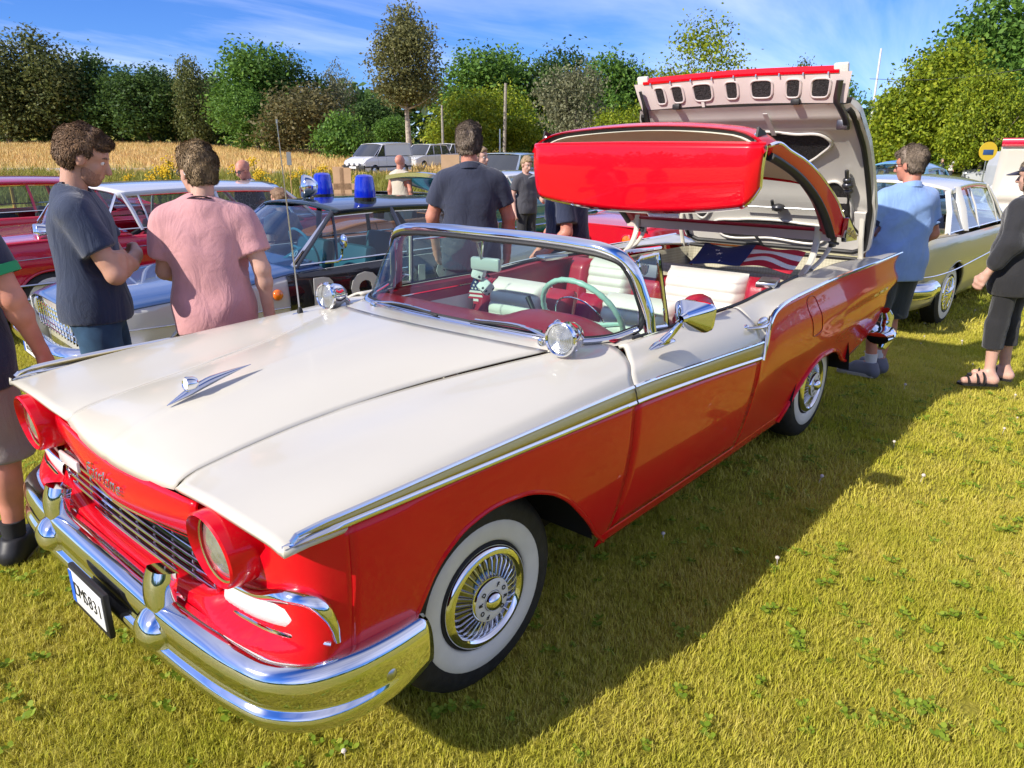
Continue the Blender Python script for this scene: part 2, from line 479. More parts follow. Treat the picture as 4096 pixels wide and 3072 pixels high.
# dry hay field beyond the weeds, on the left and middle
def hay(name, blades):
    m = bpy.data.materials.new(name); m.use_nodes = True; nt = m.node_tree; b = nt.nodes['Principled BSDF']; b.inputs['Roughness'].default_value = .85
    ge = nt.nodes.new('ShaderNodeNewGeometry'); mp = nt.nodes.new('ShaderNodeMapping'); mp.inputs['Rotation'].default_value = (0, 0, CAM_YAW); mp.vector_type = 'TEXTURE'; mp.inputs['Scale'].default_value = (.35, 3, 1)
    nt.links.new(ge.outputs['Position'], mp.inputs[0])
    n = nt.nodes.new('ShaderNodeTexNoise'); n.inputs['Scale'].default_value = .35; n.inputs['Detail'].default_value = 8; nt.links.new(mp.outputs[0], n.inputs['Vector'])
    r = nt.nodes.new('ShaderNodeValToRGB'); e = r.color_ramp.elements; e.new(.5); e.new(.6)
    for k, (p, c) in enumerate([(.3, (.40, .34, .08)), (.45, (.58, .42, .15)), (.56, (.62, .40, .16)), (.7, (.66, .50, .20))]): e[k].position = p; e[k].color = c + (1,)
    nt.links.new(n.outputs[0], r.inputs[0]); nt.links.new(r.outputs[0], b.inputs['Base Color']); return m
HAY = hay('hay_field', 0)
field = sheet('hay_field', np.linspace(36, 104, 60), np.linspace(-6, 150, 90), HAY, lift=.03)
track = sheet('gravel_track', np.linspace(41.5, 45.5, 5), np.linspace(-20, 60, 60), mat('gravel', (.36, .33, .28), .9, var=.15, vscale=3), lift=.05)

# ------------------------------------------------------------------ grass as instanced tufts
def tuft(name, n, h, spread, w, seed, mt, bend=.6):
    r = random.Random(seed); m = MB()
    for k in range(n):
        a, rad = r.uniform(0, 2*math.pi), spread * math.sqrt(r.random()); x, y = rad * math.cos(a), rad * math.sin(a)
        hd = r.uniform(0, 2*math.pi); hh = h * r.uniform(.5, 1.15); bd = hh * r.uniform(.15, bend * 1.6); ww = w * r.uniform(.7, 1.3)
        dx, dy = math.cos(hd), math.sin(hd); px_, py_ = -dy * ww, dx * ww
        P = [(x, y, -.004), (x + dx * bd * .3, y + dy * bd * .3, hh * .6), (x + dx * bd, y + dy * bd, hh)]
        V = [(P[0][0] - px_, P[0][1] - py_, P[0][2]), (P[0][0] + px_, P[0][1] + py_, P[0][2]), (P[1][0] + px_ * .8, P[1][1] + py_ * .8, P[1][2]), (P[1][0] - px_ * .8, P[1][1] - py_ * .8, P[1][2]), P[2]]
        m.add(V, [(0, 1, 2, 3), (3, 2, 4)])
    o = bpy.data.objects.new(name, m.mesh(name, mt, smooth=False)); return o
def scatter(name, base_mesh, tufts, density, smin, smax, mt, seed=0, mask=None, tilt=.25):
    coll = bpy.data.collections.new(name + '_tufts')
    for t in tufts: coll.objects.link(t)
    o = bpy.data.objects.new(name, base_mesh); COL.objects.link(o)
    ng = bpy.data.node_groups.new(name, 'GeometryNodeTree')
    ng.interface.new_socket('Geometry', in_out='INPUT', socket_type='NodeSocketGeometry'); ng.interface.new_socket('Geometry', in_out='OUTPUT', socket_type='NodeSocketGeometry')
    N = ng.nodes.new; Lk = ng.links.new
    gi, go = N('NodeGroupInput'), N('NodeGroupOutput')
    dp = N('GeometryNodeDistributePointsOnFaces'); dp.inputs['Density'].default_value = density; dp.inputs['Seed'].default_value = seed
    if mask:
        sc, lo_, hi_ = mask
        nz = N('ShaderNodeTexNoise'); nz.inputs['Scale'].default_value = sc; nz.inputs['Detail'].default_value = 3
        ps = N('GeometryNodeInputPosition'); Lk(ps.outputs[0], nz.inputs['Vector'])
        mr = N('ShaderNodeMapRange'); mr.inputs['From Min'].default_value = lo_; mr.inputs['From Max'].default_value = hi_; mr.inputs['To Max'].default_value = density
        Lk(nz.outputs[0], mr.inputs['Value']); Lk(mr.outputs[0], dp.inputs['Density'])
    ci = N('GeometryNodeCollectionInfo'); ci.inputs[0].default_value = coll; ci.inputs[1].default_value = True; ci.inputs[2].default_value = True
    ip = N('GeometryNodeInstanceOnPoints'); ip.inputs['Pick Instance'].default_value = True
    rr = N('FunctionNodeRandomValue'); rr.data_type = 'FLOAT_VECTOR'; rr.inputs[0].default_value = (-tilt, -tilt, 0); rr.inputs[1].default_value = (tilt, tilt, 6.283)
    rs_ = N('FunctionNodeRandomValue'); rs_.data_type = 'FLOAT'; rs_.inputs[2].default_value = smin; rs_.inputs[3].default_value = smax
    Lk(gi.outputs[0], dp.inputs['Mesh']); Lk(dp.outputs['Points'], ip.inputs['Points']); Lk(ci.outputs[0], ip.inputs['Instance'])
    Lk(rr.outputs[0], ip.inputs['Rotation']); Lk(rs_.outputs[1], ip.inputs['Scale']); Lk(ip.outputs[0], go.inputs[0])
    md = o.modifiers.new('scatter', 'NODES'); md.node_group = ng
    o['kind'] = 'stuff'
    return o
def patch_mesh(name, d0, d1, umin, umax, nd=10, nl=12, lift=0.0):
    """terrain patch: depth d0..d1, lateral limits given as slopes l/d plus margin"""
    m = MB(); G = []
    for d in np.linspace(d0, d1, nd):
        row = []
        for t in np.linspace(0, 1, nl):
            l = (umin + (umax - umin) * t) * (d + .6)
            x, y = at_dl(d, l); row.append((x, y, float(gz(x, y)) + lift))
        G.append(row)
    m.grid(np.array(G)); return m.mesh(name, [])
T1 = [tuft('grass_tuft', 13, .027, .030, .0014, 10 + k, BLADE) for k in range(6)]
T2 = [tuft('grass_tuft', 14, .031, .055, .0022, 30 + k, BLADE) for k in range(5)]
T3 = [tuft('grass_tuft', 16, .042, .13, .006, 50 + k, BLADE) for k in range(4)]
T4 = [tuft('grass_tuft', 16, .06, .30, .014, 70 + k, BLADE) for k in range(4)]
scatter('lawn_grass', patch_mesh('lawn_grass', .75, 3.4, -.80, .80), T1, 2300, .7, 1.3, BLADE, 1)
scatter('lawn_grass_mid', patch_mesh('lawn_grass_mid', 3.4, 7.5, -.80, .80), T2, 620, .7, 1.3, BLADE, 2)
scatter('lawn_grass_far', patch_mesh('lawn_grass_far', 7.5, 17, -.82, .82), T3, 85, .7, 1.3, BLADE, 3)
scatter('lawn_grass_distant', patch_mesh('lawn_grass_distant', 17, 48, -.85, .3), T4, 9, .7, 1.4, BLADE, 4)
# clover: three round leaflets on a stalk; white heads
def cloverplant(seed):
    r = random.Random(seed); m = MB()
    for k in range(5):
        a0 = r.uniform(0, 6.28); cx, cy = r.uniform(-.03, .03), r.uniform(-.03, .03); h = r.uniform(.018, .038)
        for j in range(3):
            a = a0 + j * 2.094; R0 = r.uniform(.007, .011); c = (cx + R0 * math.cos(a), cy + R0 * math.sin(a))
            m.poly([(c[0] + R0 * .95 * math.cos(q), c[1] + R0 * .95 * math.sin(q), h + .004 * math.cos(q - a)) for q in np.linspace(0, 6.283, 8)[:-1]])
    return bpy.data.objects.new('clover_plant', m.mesh('clover_plant', leafmat('clover_leaf', [(.14, .23, .015), (.24, .34, .025), (.34, .42, .05)]), smooth=False))
def leafmat(name, cols, transl=.35, rough=.55, spread=1.0):
    if name in MT: return MT[name]
    m = bpy.data.materials.new(name); m.use_nodes = True; nt = m.node_tree; b = nt.nodes['Principled BSDF']; b.inputs['Roughness'].default_value = rough; b.inputs['Specular IOR Level'].default_value = .25
    ge = nt.nodes.new('ShaderNodeNewGeometry'); r = nt.nodes.new('ShaderNodeValToRGB'); e = r.color_ramp.elements
    while len(e) < len(cols): e.new(.5)
    for k, c in enumerate(cols): e[k].position = k / (len(cols) - 1); e[k].color = tuple(c) + (1,)
    nt.links.new(ge.outputs['Random Per Island'], r.inputs[0]); nt.links.new(r.outputs[0], b.inputs['Base Color'])
    tr = nt.nodes.new('ShaderNodeBsdfTranslucent'); nt.links.new(r.outputs[0], tr.inputs[0]); mx = nt.nodes.new('ShaderNodeMixShader'); mx.inputs[0].default_value = transl
    nt.links.new(b.outputs[0], mx.inputs[1]); nt.links.new(tr.outputs[0], mx.inputs[2]); nt.links.new(mx.outputs[0], nt.nodes['Material Output'].inputs[0])
    MT[name] = m; return m
scatter('clover', patch_mesh('clover', .75, 6.0, -.80, .80), [cloverplant(k) for k in range(4)], 120, .5, 1.05, None, 9, mask=(1.4, .44, .68), tilt=.2)
def cloverhead(seed):
    r = random.Random(seed); m = MB(); m.ell((0, 0, .035), (.008, .008, .007), 4, 7); m.tube([(0, 0, 0), (0, 0, .03)], .0012, 4)
    return bpy.data.objects.new('clover_head', m.mesh('clover_head', mat('clover_flower', (.62, .55, .48), .8), smooth=True))
scatter('clover_flowers', patch_mesh('clover_flowers', .9, 9.0, -.80, .80), [cloverhead(1)], 5, .8, 1.4, None, 12, mask=(.9, .45, .65))
# rough weeds and tall dry grass along the hay field
TW = [tuft('weed_tuft', 18, .62, .28, .022, 90 + k, leafmat('weed_leaf', [(.14, .17, .018), (.26, .27, .03), (.34, .30, .07), (.20, .24, .03)]), bend=.4) for k in range(4)]
TH = [tuft('hay_tuft', 22, .55, .50, .020, 110 + k, HAY, bend=.35) for k in range(4)]
scatter('weeds', patch_mesh('weeds', 24, 39, -.02, .86), TW, 6, .4, 1.0, None, 5)
scatter('hay_stalks', patch_mesh('hay_stalks', 46, 103, .0, .86, 24, 24), TH, 1.5, .5, 1.1, None, 6)
scatter('hay_edge_stalks', patch_mesh('hay_edge_stalks', 35, 42, -.02, .86), TH, 3.4, .4, .9, None, 7)

# ------------------------------------------------------------------ trees
BARK = mat('bark', (.16, .125, .09), .9, var=.35, vscale=6, bump=.8, bscale=25)
PALEBARK = mat('pale_bark', (.36, .31, .25), .85, var=.4, vscale=5, bump=.6, bscale=18)
LEAFSETS = {
    'dark': [(.027, .060, .018), (.050, .100, .025), (.077, .144, .030), (.106, .181, .037)],
    'mid': [(.053, .119, .020), (.091, .189, .028), (.133, .252, .039), (.189, .322, .050)],
    'olive': [(.081, .088, .031), (.137, .143, .047), (.195, .195, .068), (.260, .247, .098)],
    'yellow': [(.101, .149, .011), (.176, .243, .015), (.270, .338, .020), (.378, .405, .030)],
    'grey': [(.094, .103, .053), (.156, .165, .085), (.225, .231, .125), (.288, .288, .163)],
    'birch': [(.056, .077, .025), (.100, .125, .035), (.156, .181, .053), (.225, .231, .081)],
    'brown': [(.075, .075, .028), (.115, .109, .039), (.172, .149, .057), (.218, .184, .081)],
}
def tree_meshes(kind, seed, h, wdt, nclump, leaf, lobes=None, trunk=.28, sparse=1.0, hang=0.0, trunk_r=.018, bark=None, per=44):
    r = np.random.default_rng(seed)
    z0 = trunk * h; hc = h - z0
    if lobes is None:
        lobes = [((0, 0, z0 + hc * .50), (wdt * .40, wdt * .40, hc * .50))]
        for k in range(6):
            a = k * 2.4 + r.uniform(0, .6); zz = z0 + hc * r.uniform(.22, .68); q = wdt * .27
            lobes.append(((q * math.cos(a), q * math.sin(a), zz), (wdt * r.uniform(.2, .28), wdt * r.uniform(.2, .28), hc * r.uniform(.18, .30))))
        lobes.append(((r.uniform(-.1, .1) * wdt, r.uniform(-.1, .1) * wdt, h - hc * .22), (wdt * .24, wdt * .24, hc * .23)))
    vol = np.array([l[1][0] * l[1][1] * l[1][2] for l in lobes]) ** .67; vol /= vol.sum()
    cl = []
    while len(cl) < nclump:
        i = r.choice(len(lobes), p=vol); c, rad = lobes[i]
        v = r.normal(size=3); v /= np.linalg.norm(v)
        rr = r.uniform(.35, 1.0) ** .5 * r.uniform(.85, 1.06)
        p = np.array(c) + v * np.array(rad) * rr
        if p[2] > z0 * .55: cl.append((p, v))
    V = []; F = []; n = 0
    cs = wdt * .055 + leaf * .8
    for p, out in cl:
        k = int(per * r.uniform(.6, 1.3) * sparse)
        s_ = cs * r.uniform(.7, 1.5)
        pts = p + np.clip(r.normal(size=(k, 3)), -1.6, 1.6) * s_ * np.array([1, 1, .62])
        if hang: pts[:, 2] -= np.abs(r.normal(size=k)) * hang
        nn = r.normal(size=(k, 3)) * .75 + out * .5 + np.array([0, 0, .45]); nn /= np.linalg.norm(nn, axis=1)[:, None]
        t1 = np.cross(nn, r.normal(size=(k, 3))); t1 /= np.linalg.norm(t1, axis=1)[:, None]; t2 = np.cross(nn, t1)
        L = leaf * r.uniform(.6, 1.35, size=(k, 1))
        q = np.stack([pts - t1 * L * .62, pts + t2 * L * .36, pts + t1 * L * .62, pts - t2 * L * .36], 1)
        V.append(q.reshape(-1, 3)); F.append(np.arange(n, n + 4 * k).reshape(-1, 4)); n += 4 * k
    V = np.concatenate(V); F = np.concatenate(F)
    me = bpy.data.meshes.new('crown'); me.from_pydata(V.tolist(), [], F.tolist())
    me.materials.append(leafmat('leaves_' + kind, LEAFSETS[kind]))
    m = MB(); R0 = h * trunk_r
    P = crv([(0, 0, -.2), (r.uniform(-.1, .1), r.uniform(-.1, .1), z0 * .5), (r.uniform(-.25, .25), r.uniform(-.25, .25), z0), (r.uniform(-.4, .4), r.uniform(-.4, .4), z0 + hc * .55)], 12)
    m.tube(P, np.concatenate([[R0 * 1.5], np.linspace(R0 * 1.1, R0 * .28, 11)]), 9)
    for k in range(9):
        a = k * 2.4 + r.uniform(-.3, .3); f_ = r.uniform(.35, .95); b0 = P[int(4 + f_ * 6)]
        ln = wdt * r.uniform(.25, .42); e = np.array([math.cos(a) * ln, math.sin(a) * ln, hc * r.uniform(.12, .34)])
        m.tube(crv([b0, b0 + e * np.array([.5, .5, .35]), b0 + e], 6), np.linspace(R0 * .42, R0 * .08, 6), 6)
    return me, m.mesh('trunk', bark or BARK, angle=180)
TREELIB = {
    'dark0': tree_meshes('dark', 1, 14, 11, 300, .42, per=40, trunk=.05), 'dark1': tree_meshes('dark', 2, 14, 10, 280, .42, per=40, trunk=.04),
    'mid0': tree_meshes('mid', 3, 14, 11, 300, .42, per=40, trunk=.05), 'mid1': tree_meshes('mid', 4, 14, 10, 280, .40, per=40, trunk=.04),
    'birch0': tree_meshes('birch', 5, 15, 9, 300, .36, per=46, hang=1.3, bark=PALEBARK, trunk=.10), 'birch1': tree_meshes('birch', 6, 15, 8, 280, .36, per=44, hang=1.5, bark=PALEBARK, trunk=.10),
    'grey0': tree_meshes('grey', 7, 9, 9, 260, .26, per=46, trunk=.06), 'yellow0': tree_meshes('yellow', 8, 10, 12, 280, .38, per=38, trunk=.08),
    'brown0': tree_meshes('brown', 9, 8, 10, 230, .30, per=40, trunk=.05), 'shrub0': tree_meshes('mid', 10, 4.5, 6, 130, .32, per=36, trunk=.03),
    'pale0': tree_meshes('grey', 12, 15, 7, 130, .30, per=26, hang=.8, bark=PALEBARK),
}
def plant_tree(lib, u, d, height, label, group=None, wf=1.0, name='tree', rz=None, dz=0.0):
    cm, tm = TREELIB[lib]
    x, y, z = px_at(u, d)
    t = thing(name, label, 'tree' if name != 'shrub' else 'shrub', (x, y, z + dz), rng.uniform(0, 6.28) if rz is None else rz, group)
    h0 = max(v.co.z for v in cm.vertices); k = height / h0
    t.scale = (k * wf, k * wf, k)
    for nm, me in (('crown', cm), ('trunk', tm)):
        o = bpy.data.objects.new(nm, me); COL.objects.link(o); o.parent = t
    return t
def hgt(ytop, d, z=0.0):     # height of something whose top shows at picture row y
    return (149 - ytop) / 728.6 * d * .953 / 1.0 + CAM_LOC[2] - z
def T4tree(lib, uD, ytopD, d, label, group=None, wf=1.0, name='tree'):
    u = uD * .46293; x, y, z = px_at(u, d)
    return plant_tree(lib, u, d, hgt(ytopD * .46293, d, z) , label, group, wf, name)
BIR, DRK = 'birches at the left edge of the field', 'dark broadleaf trees along the far field edge'
for u_, yt, lib, d, wf in ((-60, 95, 'birch0', 104, 1.1), (25, 92, 'birch1', 100, 1.2), (125, 70, 'birch0', 102, 1.1)):
    T4tree(lib, u_, yt, d, 'drooping birch %s at the left end of the tree line' % {-60: 'cut by the picture edge', 25: 'second from the picture edge', 125: 'standing tallest'}[u_], BIR, wf)
for u_, yt, lib, d, wf in ((200, 108, 'dark0', 106, 1.1), (268, 150, 'dark1', 104, 1.2), (330, 140, 'dark0', 102, 1.25), (385, 152, 'dark1', 104, 1.2), (470, 160, 'dark1', 110, 1.2), (150, 150, 'dark1', 110, 1.2), (60, 150, 'dark0', 112, 1.3)):
    T4tree(lib, u_, yt, d, 'dark round-headed tree ' + {200: 'right of the tallest birch', 268: 'above the head of the man in pink, left of the widest one', 330: 'with the widest crown above the man in pink', 385: 'left of the slim tapering tree', 470: 'behind the gap in the tree line', 150: 'low behind the tallest birch', 60: 'low between the two left birches'}[u_], DRK, wf)
T4tree('birch1', 428, 132, 100, 'slim tapering tree rising beside the gap in the dark tree line', wf=.8)
T4tree('mid0', 560, 96, 92, 'tall bright green tree right of the gap in the tree line', wf=1.1)
T4tree('dark0', 625, 108, 96, 'tall green tree behind the brownish bushy one', wf=1.0)
T4tree('mid1', 530, 190, 86, 'leafy green tree whose crown reaches the ground beside the gap', wf=1.25)
T4tree('brown0', 665, 185, 82, 'brownish bushy tree right of the tall green ones', wf=1.3)
T4tree('pale0', 738, 138, 98, 'thin pale birch against the sky left of the tall olive tree', wf=.9)
T4tree('shrub0', 742, 238, 70, 'small bright green shrub above the blue beacons', wf=.9, name='shrub')
T4tree('mid1', 590, 255, 84, 'rounded green bush under the brownish tree', wf=1.4)
T4tree('dark1', 800, 205, 88, 'dark green tree behind the white van', wf=1.4)
T4tree('mid1', 850, 250, 80, 'green bush between the white van and the trunk of the olive tree', wf=1.4)
T4tree('mid0', 1045, 104, 88, 'dense green tree with upright sprays right of the olive tree', wf=1.1)
T4tree('mid1', 1110, 112, 92, 'dense green tree behind the wooden utility pole', wf=1.0)
T4tree('yellow0', 1000, 185, 66, 'yellow green oak behind the man in the navy polo', wf=1.0)
T4tree('yellow0', 1090, 175, 70, 'yellow green oak crossed by the wooden utility pole', wf=.9)
T4tree('dark0', 1205, 100, 90, 'dark lacy tree topping the middle of the tree line', wf=.95)
T4tree('grey0', 1243, 140, 62, 'round grey green willow left of the raised hardtop', wf=.86)
T4tree('mid0', 1300, 112, 84, 'green tree just right of the grey green willow top', wf=.9)
T4tree('dark0', 1345, 128, 86, 'dark green tree left of the tall airy one', wf=.9)
T4tree('yellow0', 1330, 225, 58, 'low yellow green tree between willow and open boot lid', wf=.9)
T4tree('yellow0', 1440, 140, 66, 'yellowish tree behind the left corner of the boot lid', wf=.8)
T4tree('olive0', 1720, 133, 95, 'distant tree top showing just over the boot lid', wf=.8) if 'olive0' in TREELIB else T4tree('birch0', 1722, 133, 95, 'distant tree top showing just over the boot lid', wf=.7)
T4tree('yellow0', 1580, 168, 64, 'yellowish tree under the tall airy crown', wf=.8)
T4tree('mid0', 1800, 168, 84, 'dark green tree behind the flagpole', wf=.8)
T4tree('mid1', 1150, 240, 74, 'low green thicket behind the parked grey car', wf=1.6)
# the tall olive tree, an airy one, and the big chestnuts on the right
lob = [((0, 0, 8.6), (3.0, 3.0, 3.6)), ((-1.3, .4, 7.6), (2.2, 2.2, 2.6)), ((1.4, -.3, 8.0), (2.0, 2.0, 2.8)), ((.4, 0, 11.6), (1.7, 1.7, 1.9)), ((-1.4, 0, 10.2), (1.6, 1.6, 1.7)), ((1.5, .4, 10.4), (1.4, 1.4, 1.7)), ((0, 0, 6.2), (2.2, 2.2, 1.3))]
TREELIB['olive_tall'] = tree_meshes('olive', 21, 13.4, 7.2, 330, .22, lob, trunk=.36, trunk_r=.020, bark=PALEBARK, per=52)
T4tree('olive_tall', 886, 24, 60, 'tall olive crowned tree on a bare pale trunk beside the white van')
lob = [((0, 0, 8.2), (2.6, 2.6, 3.6)), ((-2.6, 0, 6.6), (2.4, 2.2, 2.2)), ((2.6, 0, 6.6), (2.4, 2.2, 2.2)), ((.8, 0, 10.6), (1.6, 1.6, 1.8)), ((-.9, 0, 10.2), (1.5, 1.5, 1.8))]
TREELIB['airy'] = tree_meshes('yellow', 22, 12.5, 9, 210, .24, lob, trunk=.22, per=26, sparse=.8)
T4tree('airy', 1510, 42, 62, 'tall airy tree with thin yellowish foliage above the boot lid')
def chest(seed, kind):
    lob = [((0, 0, 7.5), (4.6, 4.6, 5.0)), ((-3.6, 0, 5.2), (2.8, 2.8, 3.2)), ((3.2, 1.0, 5.4), (3.0, 3.0, 3.4)), ((0, -3.4, 5.0), (3.0, 3.0, 3.2)), ((-1.6, 0, 10.4), (2.4, 2.4, 2.4)), ((1.6, 0, 11.2), (2.2, 2.2, 2.2)), ((-2.2, -2.6, 7.6), (2.4, 2.4, 2.6)), ((2.6, -2.4, 8.0), (2.4, 2.4, 2.8))]
    return tree_meshes(kind, seed, 13, 11, 560, .36, lob, trunk=.14, trunk_r=.026, per=40)
TREELIB['chest0'], TREELIB['chest1'] = chest(31, 'yellow'), chest(32, 'mid')
T4tree('chest0', 2010, 95, 56, 'big yellow green chestnut behind the man in the light blue polo', wf=.95)
T4tree('chest1', 2130, -10, 62, 'tallest chestnut at the right edge above the crowd', wf=.95)
T4tree('chest0', 2120, 150, 50, 'low spreading chestnut branch mass in front of the tallest one', wf=.8)
T4tree('chest1', 2290, 20, 60, 'chestnut cut off by the right edge of the picture', wf=.9)
T4tree('chest0', 1925, 200, 58, 'lower yellow green tree left of the big chestnut', wf=.7)
T4tree('shrub0', 2080, 270, 75, 'green bushes behind the crowd under the chestnuts', wf=2.2, name='shrub')
T4tree('shrub0', 1960, 290, 80, 'dark bushes behind the head of the man in light blue', wf=2.4, name='shrub')
# far wood closing the gaps, all round the meadow (one mass)
def wood(name, ring, leaf, kind, n, hmin, hmax):
    r = np.random.default_rng(5); V = []; F = []; k = 0
    cen = np.stack([at_dl(d, l) for d, l in ring]) if True else None
    q = lin([(p[0], p[1], 0) for p in cen], n)
    for i in range(n):
        h = r.uniform(hmin, hmax)
        base = q[i] + np.array([r.normal() * 3, r.normal() * 3, 0]); base[2] = float(gz(base[0], base[1]))
        m_ = 70
        p = base + np.stack([r.normal(size=m_) * 2.2, r.normal(size=m_) * 2.2, h * r.uniform(0, 1, m_) ** .8], 1)
        nn = r.normal(size=(m_, 3)) + [0, 0, .4]; nn /= np.linalg.norm(nn, axis=1)[:, None]
        t1 = np.cross(nn, r.normal(size=(m_, 3))); t1 /= np.linalg.norm(t1, axis=1)[:, None]; t2 = np.cross(nn, t1); L = leaf * r.uniform(.6, 1.4, (m_, 1))
        V.append(np.stack([p - t1 * L * .6, p + t2 * L * .5, p + t1 * L * .6, p - t2 * L * .5], 1).reshape(-1, 3)); F.append(np.arange(k, k + 4 * m_).reshape(-1, 4)); k += 4 * m_
    me = bpy.data.meshes.new(name); me.from_pydata(np.concatenate(V).tolist(), [], np.concatenate(F).tolist()); me.materials.append(leafmat('leaves_' + kind, LEAFSETS[kind]))
    o = bpy.data.objects.new(name, me); COL.objects.link(o); o['kind'] = 'stuff'; return o
wood('far_wood', [(118, 140), (120, 60), (112, 0), (106, -60), (112, -160)], 1.0, 'dark', 330, 6, 10)
wood('woods_behind', [(30, 190), (-60, 120), (-100, 0), (-80, -90), (10, -150), (90, -170)], 1.5, 'mid', 420, 7, 13)
# ================================================================== the red and white convertible
hero = thing('convertible_car', 'red and white fifties convertible with its hardtop half way into the open boot', 'car')
def rail(pts, n):
    p = np.asarray(pts, float)
    x = np.linspace(p[0, 0], p[-1, 0], n)
    return np.stack([x, pchip(p[:, 0], p[:, 1], x), pchip(p[:, 0], p[:, 2], x)], 1)
def loft(rails, nu, nv):
    Rr = np.stack([rail(r, nu) for r in rails], 1)          # nu, nr, 3
    return np.stack([crv(Rr[i], nv) for i in range(nu)], 0)
def side(G, s):
    G = np.array(G, float); G[..., 1] *= s; return G
def zsp(x):                                                  # lower edge of the chrome spear
    return pchip([-.76, -.5, -.2, .2, .645, 1.2, 1.75], [.903, .902, .896, .886, .875, .846, .806], x)
def zwt(x):                                                  # upper edge of the gold wedge
    return pchip([-.74, -.71, -.66, -.2, .3, .645, 1.2, 1.75], [.912, .928, .937, .943, .944, .942, .92, .893], x)
def W(x, z):                                                 # half width of the lower body at (x, z)
    x = np.asarray(x, float); z = np.asarray(z, float)
    b = pchip([.24, .30, .36, .45, .55, .65, .75, .83, .88, .92, .945, .965], [.84, .868, .893, .922, .945, .962, .972, .974, .973, .967, .955, .935], z)
    ru = pchip([.24, .36, .5, .62, .72, .85, .95, 1.1], [.835, .87, .893, .918, .945, .962, .945, .89], z)
    k = pchip([1.7, 2.3, 3.0], [0, .75, 1], x)
    b = b * (1 - k) + ru * k
    return b * pchip([-.80, -.74, -.68, -.58, -.4, 0], [.955, .972, .986, .995, 1.0, 1.0], x) * pchip([3.0, 4.3], [1, .965], x)
def arch_f(x):
    return pchip([-.46, -.42, -.40, -.363, -.334, -.279, -.206, -.09, .034, .171, .27, .38, .47, .53, .60, .66],
                 [.26, .36, .47, .575, .642, .702, .744, .763, .752, .705, .643, .542, .452, .385, .325, .275], x)
def arch_r(x):
    return pchip([2.36, 2.42, 2.50, 2.58, 2.68, 2.80, 2.95, 3.08, 3.20, 3.32, 3.40], [.275, .36, .435, .50, .565, .595, .592, .568, .52, .455, .43], x)
def low_panel(xa, xb, nx, top, bot, nv, wf=W, extra=None):
    x = np.unique(np.concatenate([np.linspace(xa, xb, nx), extra if extra is not None else []]))
    v = np.linspace(0, 1, nv)
    zt = top(x); zb = np.minimum(bot(x), zt - .01)
    Z = zt[:, None] + (zb - zt)[:, None] * v[None]
    X = np.repeat(x[:, None], nv, 1)
    return np.stack([X, wf(X, Z), Z], -1)

# bonnet -----------------------------------------------------------
HE = [(-.745, .388, .865), (-.735, .389, .880), (-.70, .391, .897), (-.62, .394, .912), (-.5, .398, .930), (-.233, .412, .957), (.067, .462, .984), (.35, .55, 1.010), (.577, .626, 1.026)]
HC = [(-.772, 0, .846), (-.768, 0, .872), (-.735, 0, .897), (-.66, 0, .930), (-.55, 0, .960), (-.3, 0, 1.003), (0, 0, 1.038), (.22, 0, 1.056), (.428, 0, 1.066)]
nE, nV = 34, 33
E_, C_ = crv(HE, nE), crv(HC, nE)
vv = np.linspace(-1, 1, nV)
f = 1 - np.abs(vv) ** 2.15
G = np.zeros((nE, nV, 3))
G[..., 0] = E_[:, None, 0] + (C_ - E_)[:, None, 0] * (1 - vv ** 2)[None]
G[..., 1] = E_[:, None, 1] * vv[None]
G[..., 2] = E_[:, None, 2] + (C_ - E_)[:, None, 2] * f[None] + .004 * np.exp(-(vv / .05) ** 2)[None] * np.linspace(1, .3, nE)[:, None]
m = MB(); m.grid(G)
hood = m.build('bonnet', WHITE, hero, solid=.005)
# flat lip to which the louvred scuttle joins
m = MB()
back = G[-1].copy(); back[:, 0] += .006; back[:, 2] -= .004
WS_BASE = [(.652, 0, 1.040), (.658, .3, 1.040), (.688, .52, 1.038), (.74, .645, 1.036), (.85, .728, 1.040), (.97, .772, 1.062)]
wsb = crv([(a, -b, c) for a, b, c in WS_BASE[:0:-1]] + WS_BASE, 61)
fr = wsb.copy()
tgt = []
for p in back:
    t = p[1] / .626
    q = wsb[np.argmin(np.abs(wsb[:, 1] - t * .66))]
    tgt.append((q[0] - .01, t * .655, q[2] - .006))
tgt = np.array(tgt)
Gs = np.stack([back, back * [1, 1, 1] + [0, 0, -.003], back * .66 + tgt * .34, back * .33 + tgt * .67, tgt], 0)
m.grid(Gs)
scuttle = m.build('scuttle_panel', WHITE, hero, solid=.01)
for s in (-1, 1):
    q = wsb[wsb[:, 1] * s > .60]; q = q if s > 0 else q[::-1]; m = MB()
    m.grid(np.array([[p + [0, 0, -.008], (p[0] + .02 * k / len(q), s * (.69 + (.80 - .69) * min(1, (k + 1) / len(q) * 1.6)), 1.026)] for k, p in enumerate(q)])); m.build('pillar_foot', WHITE, scuttle)
for k in range(6):
    m = MB(); tt = .2 + .115 * k
    ys = np.linspace(-.66, .56, 21) * .63
    for a, b in ((-.42, -.22), (-.205, .0), (.015, .21), (.225, .36)):
        yy = np.linspace(a, b, 7); P = []
        for y in yy:
            i = (y / .655 + 1) / 2 * (nV - 1); i0 = int(min(max(math.floor(i), 0), nV - 2)); fr_ = i - i0
            A = back[i0] * (1 - fr_) + back[i0+1] * fr_; B = tgt[i0] * (1 - fr_) + tgt[i0+1] * fr_
            q = A * (1 - tt) + B * tt
            P.append((q[0], y, q[2] + .0035))
        m.sweep(P, [(-.0032, -.004), (.0032, -.004), (.0032, .0006), (-.0032, .0006)], (1, 0, 0), (0, 0, 1))
    m.build('louvre_slot', DARK, scuttle, smooth=False)

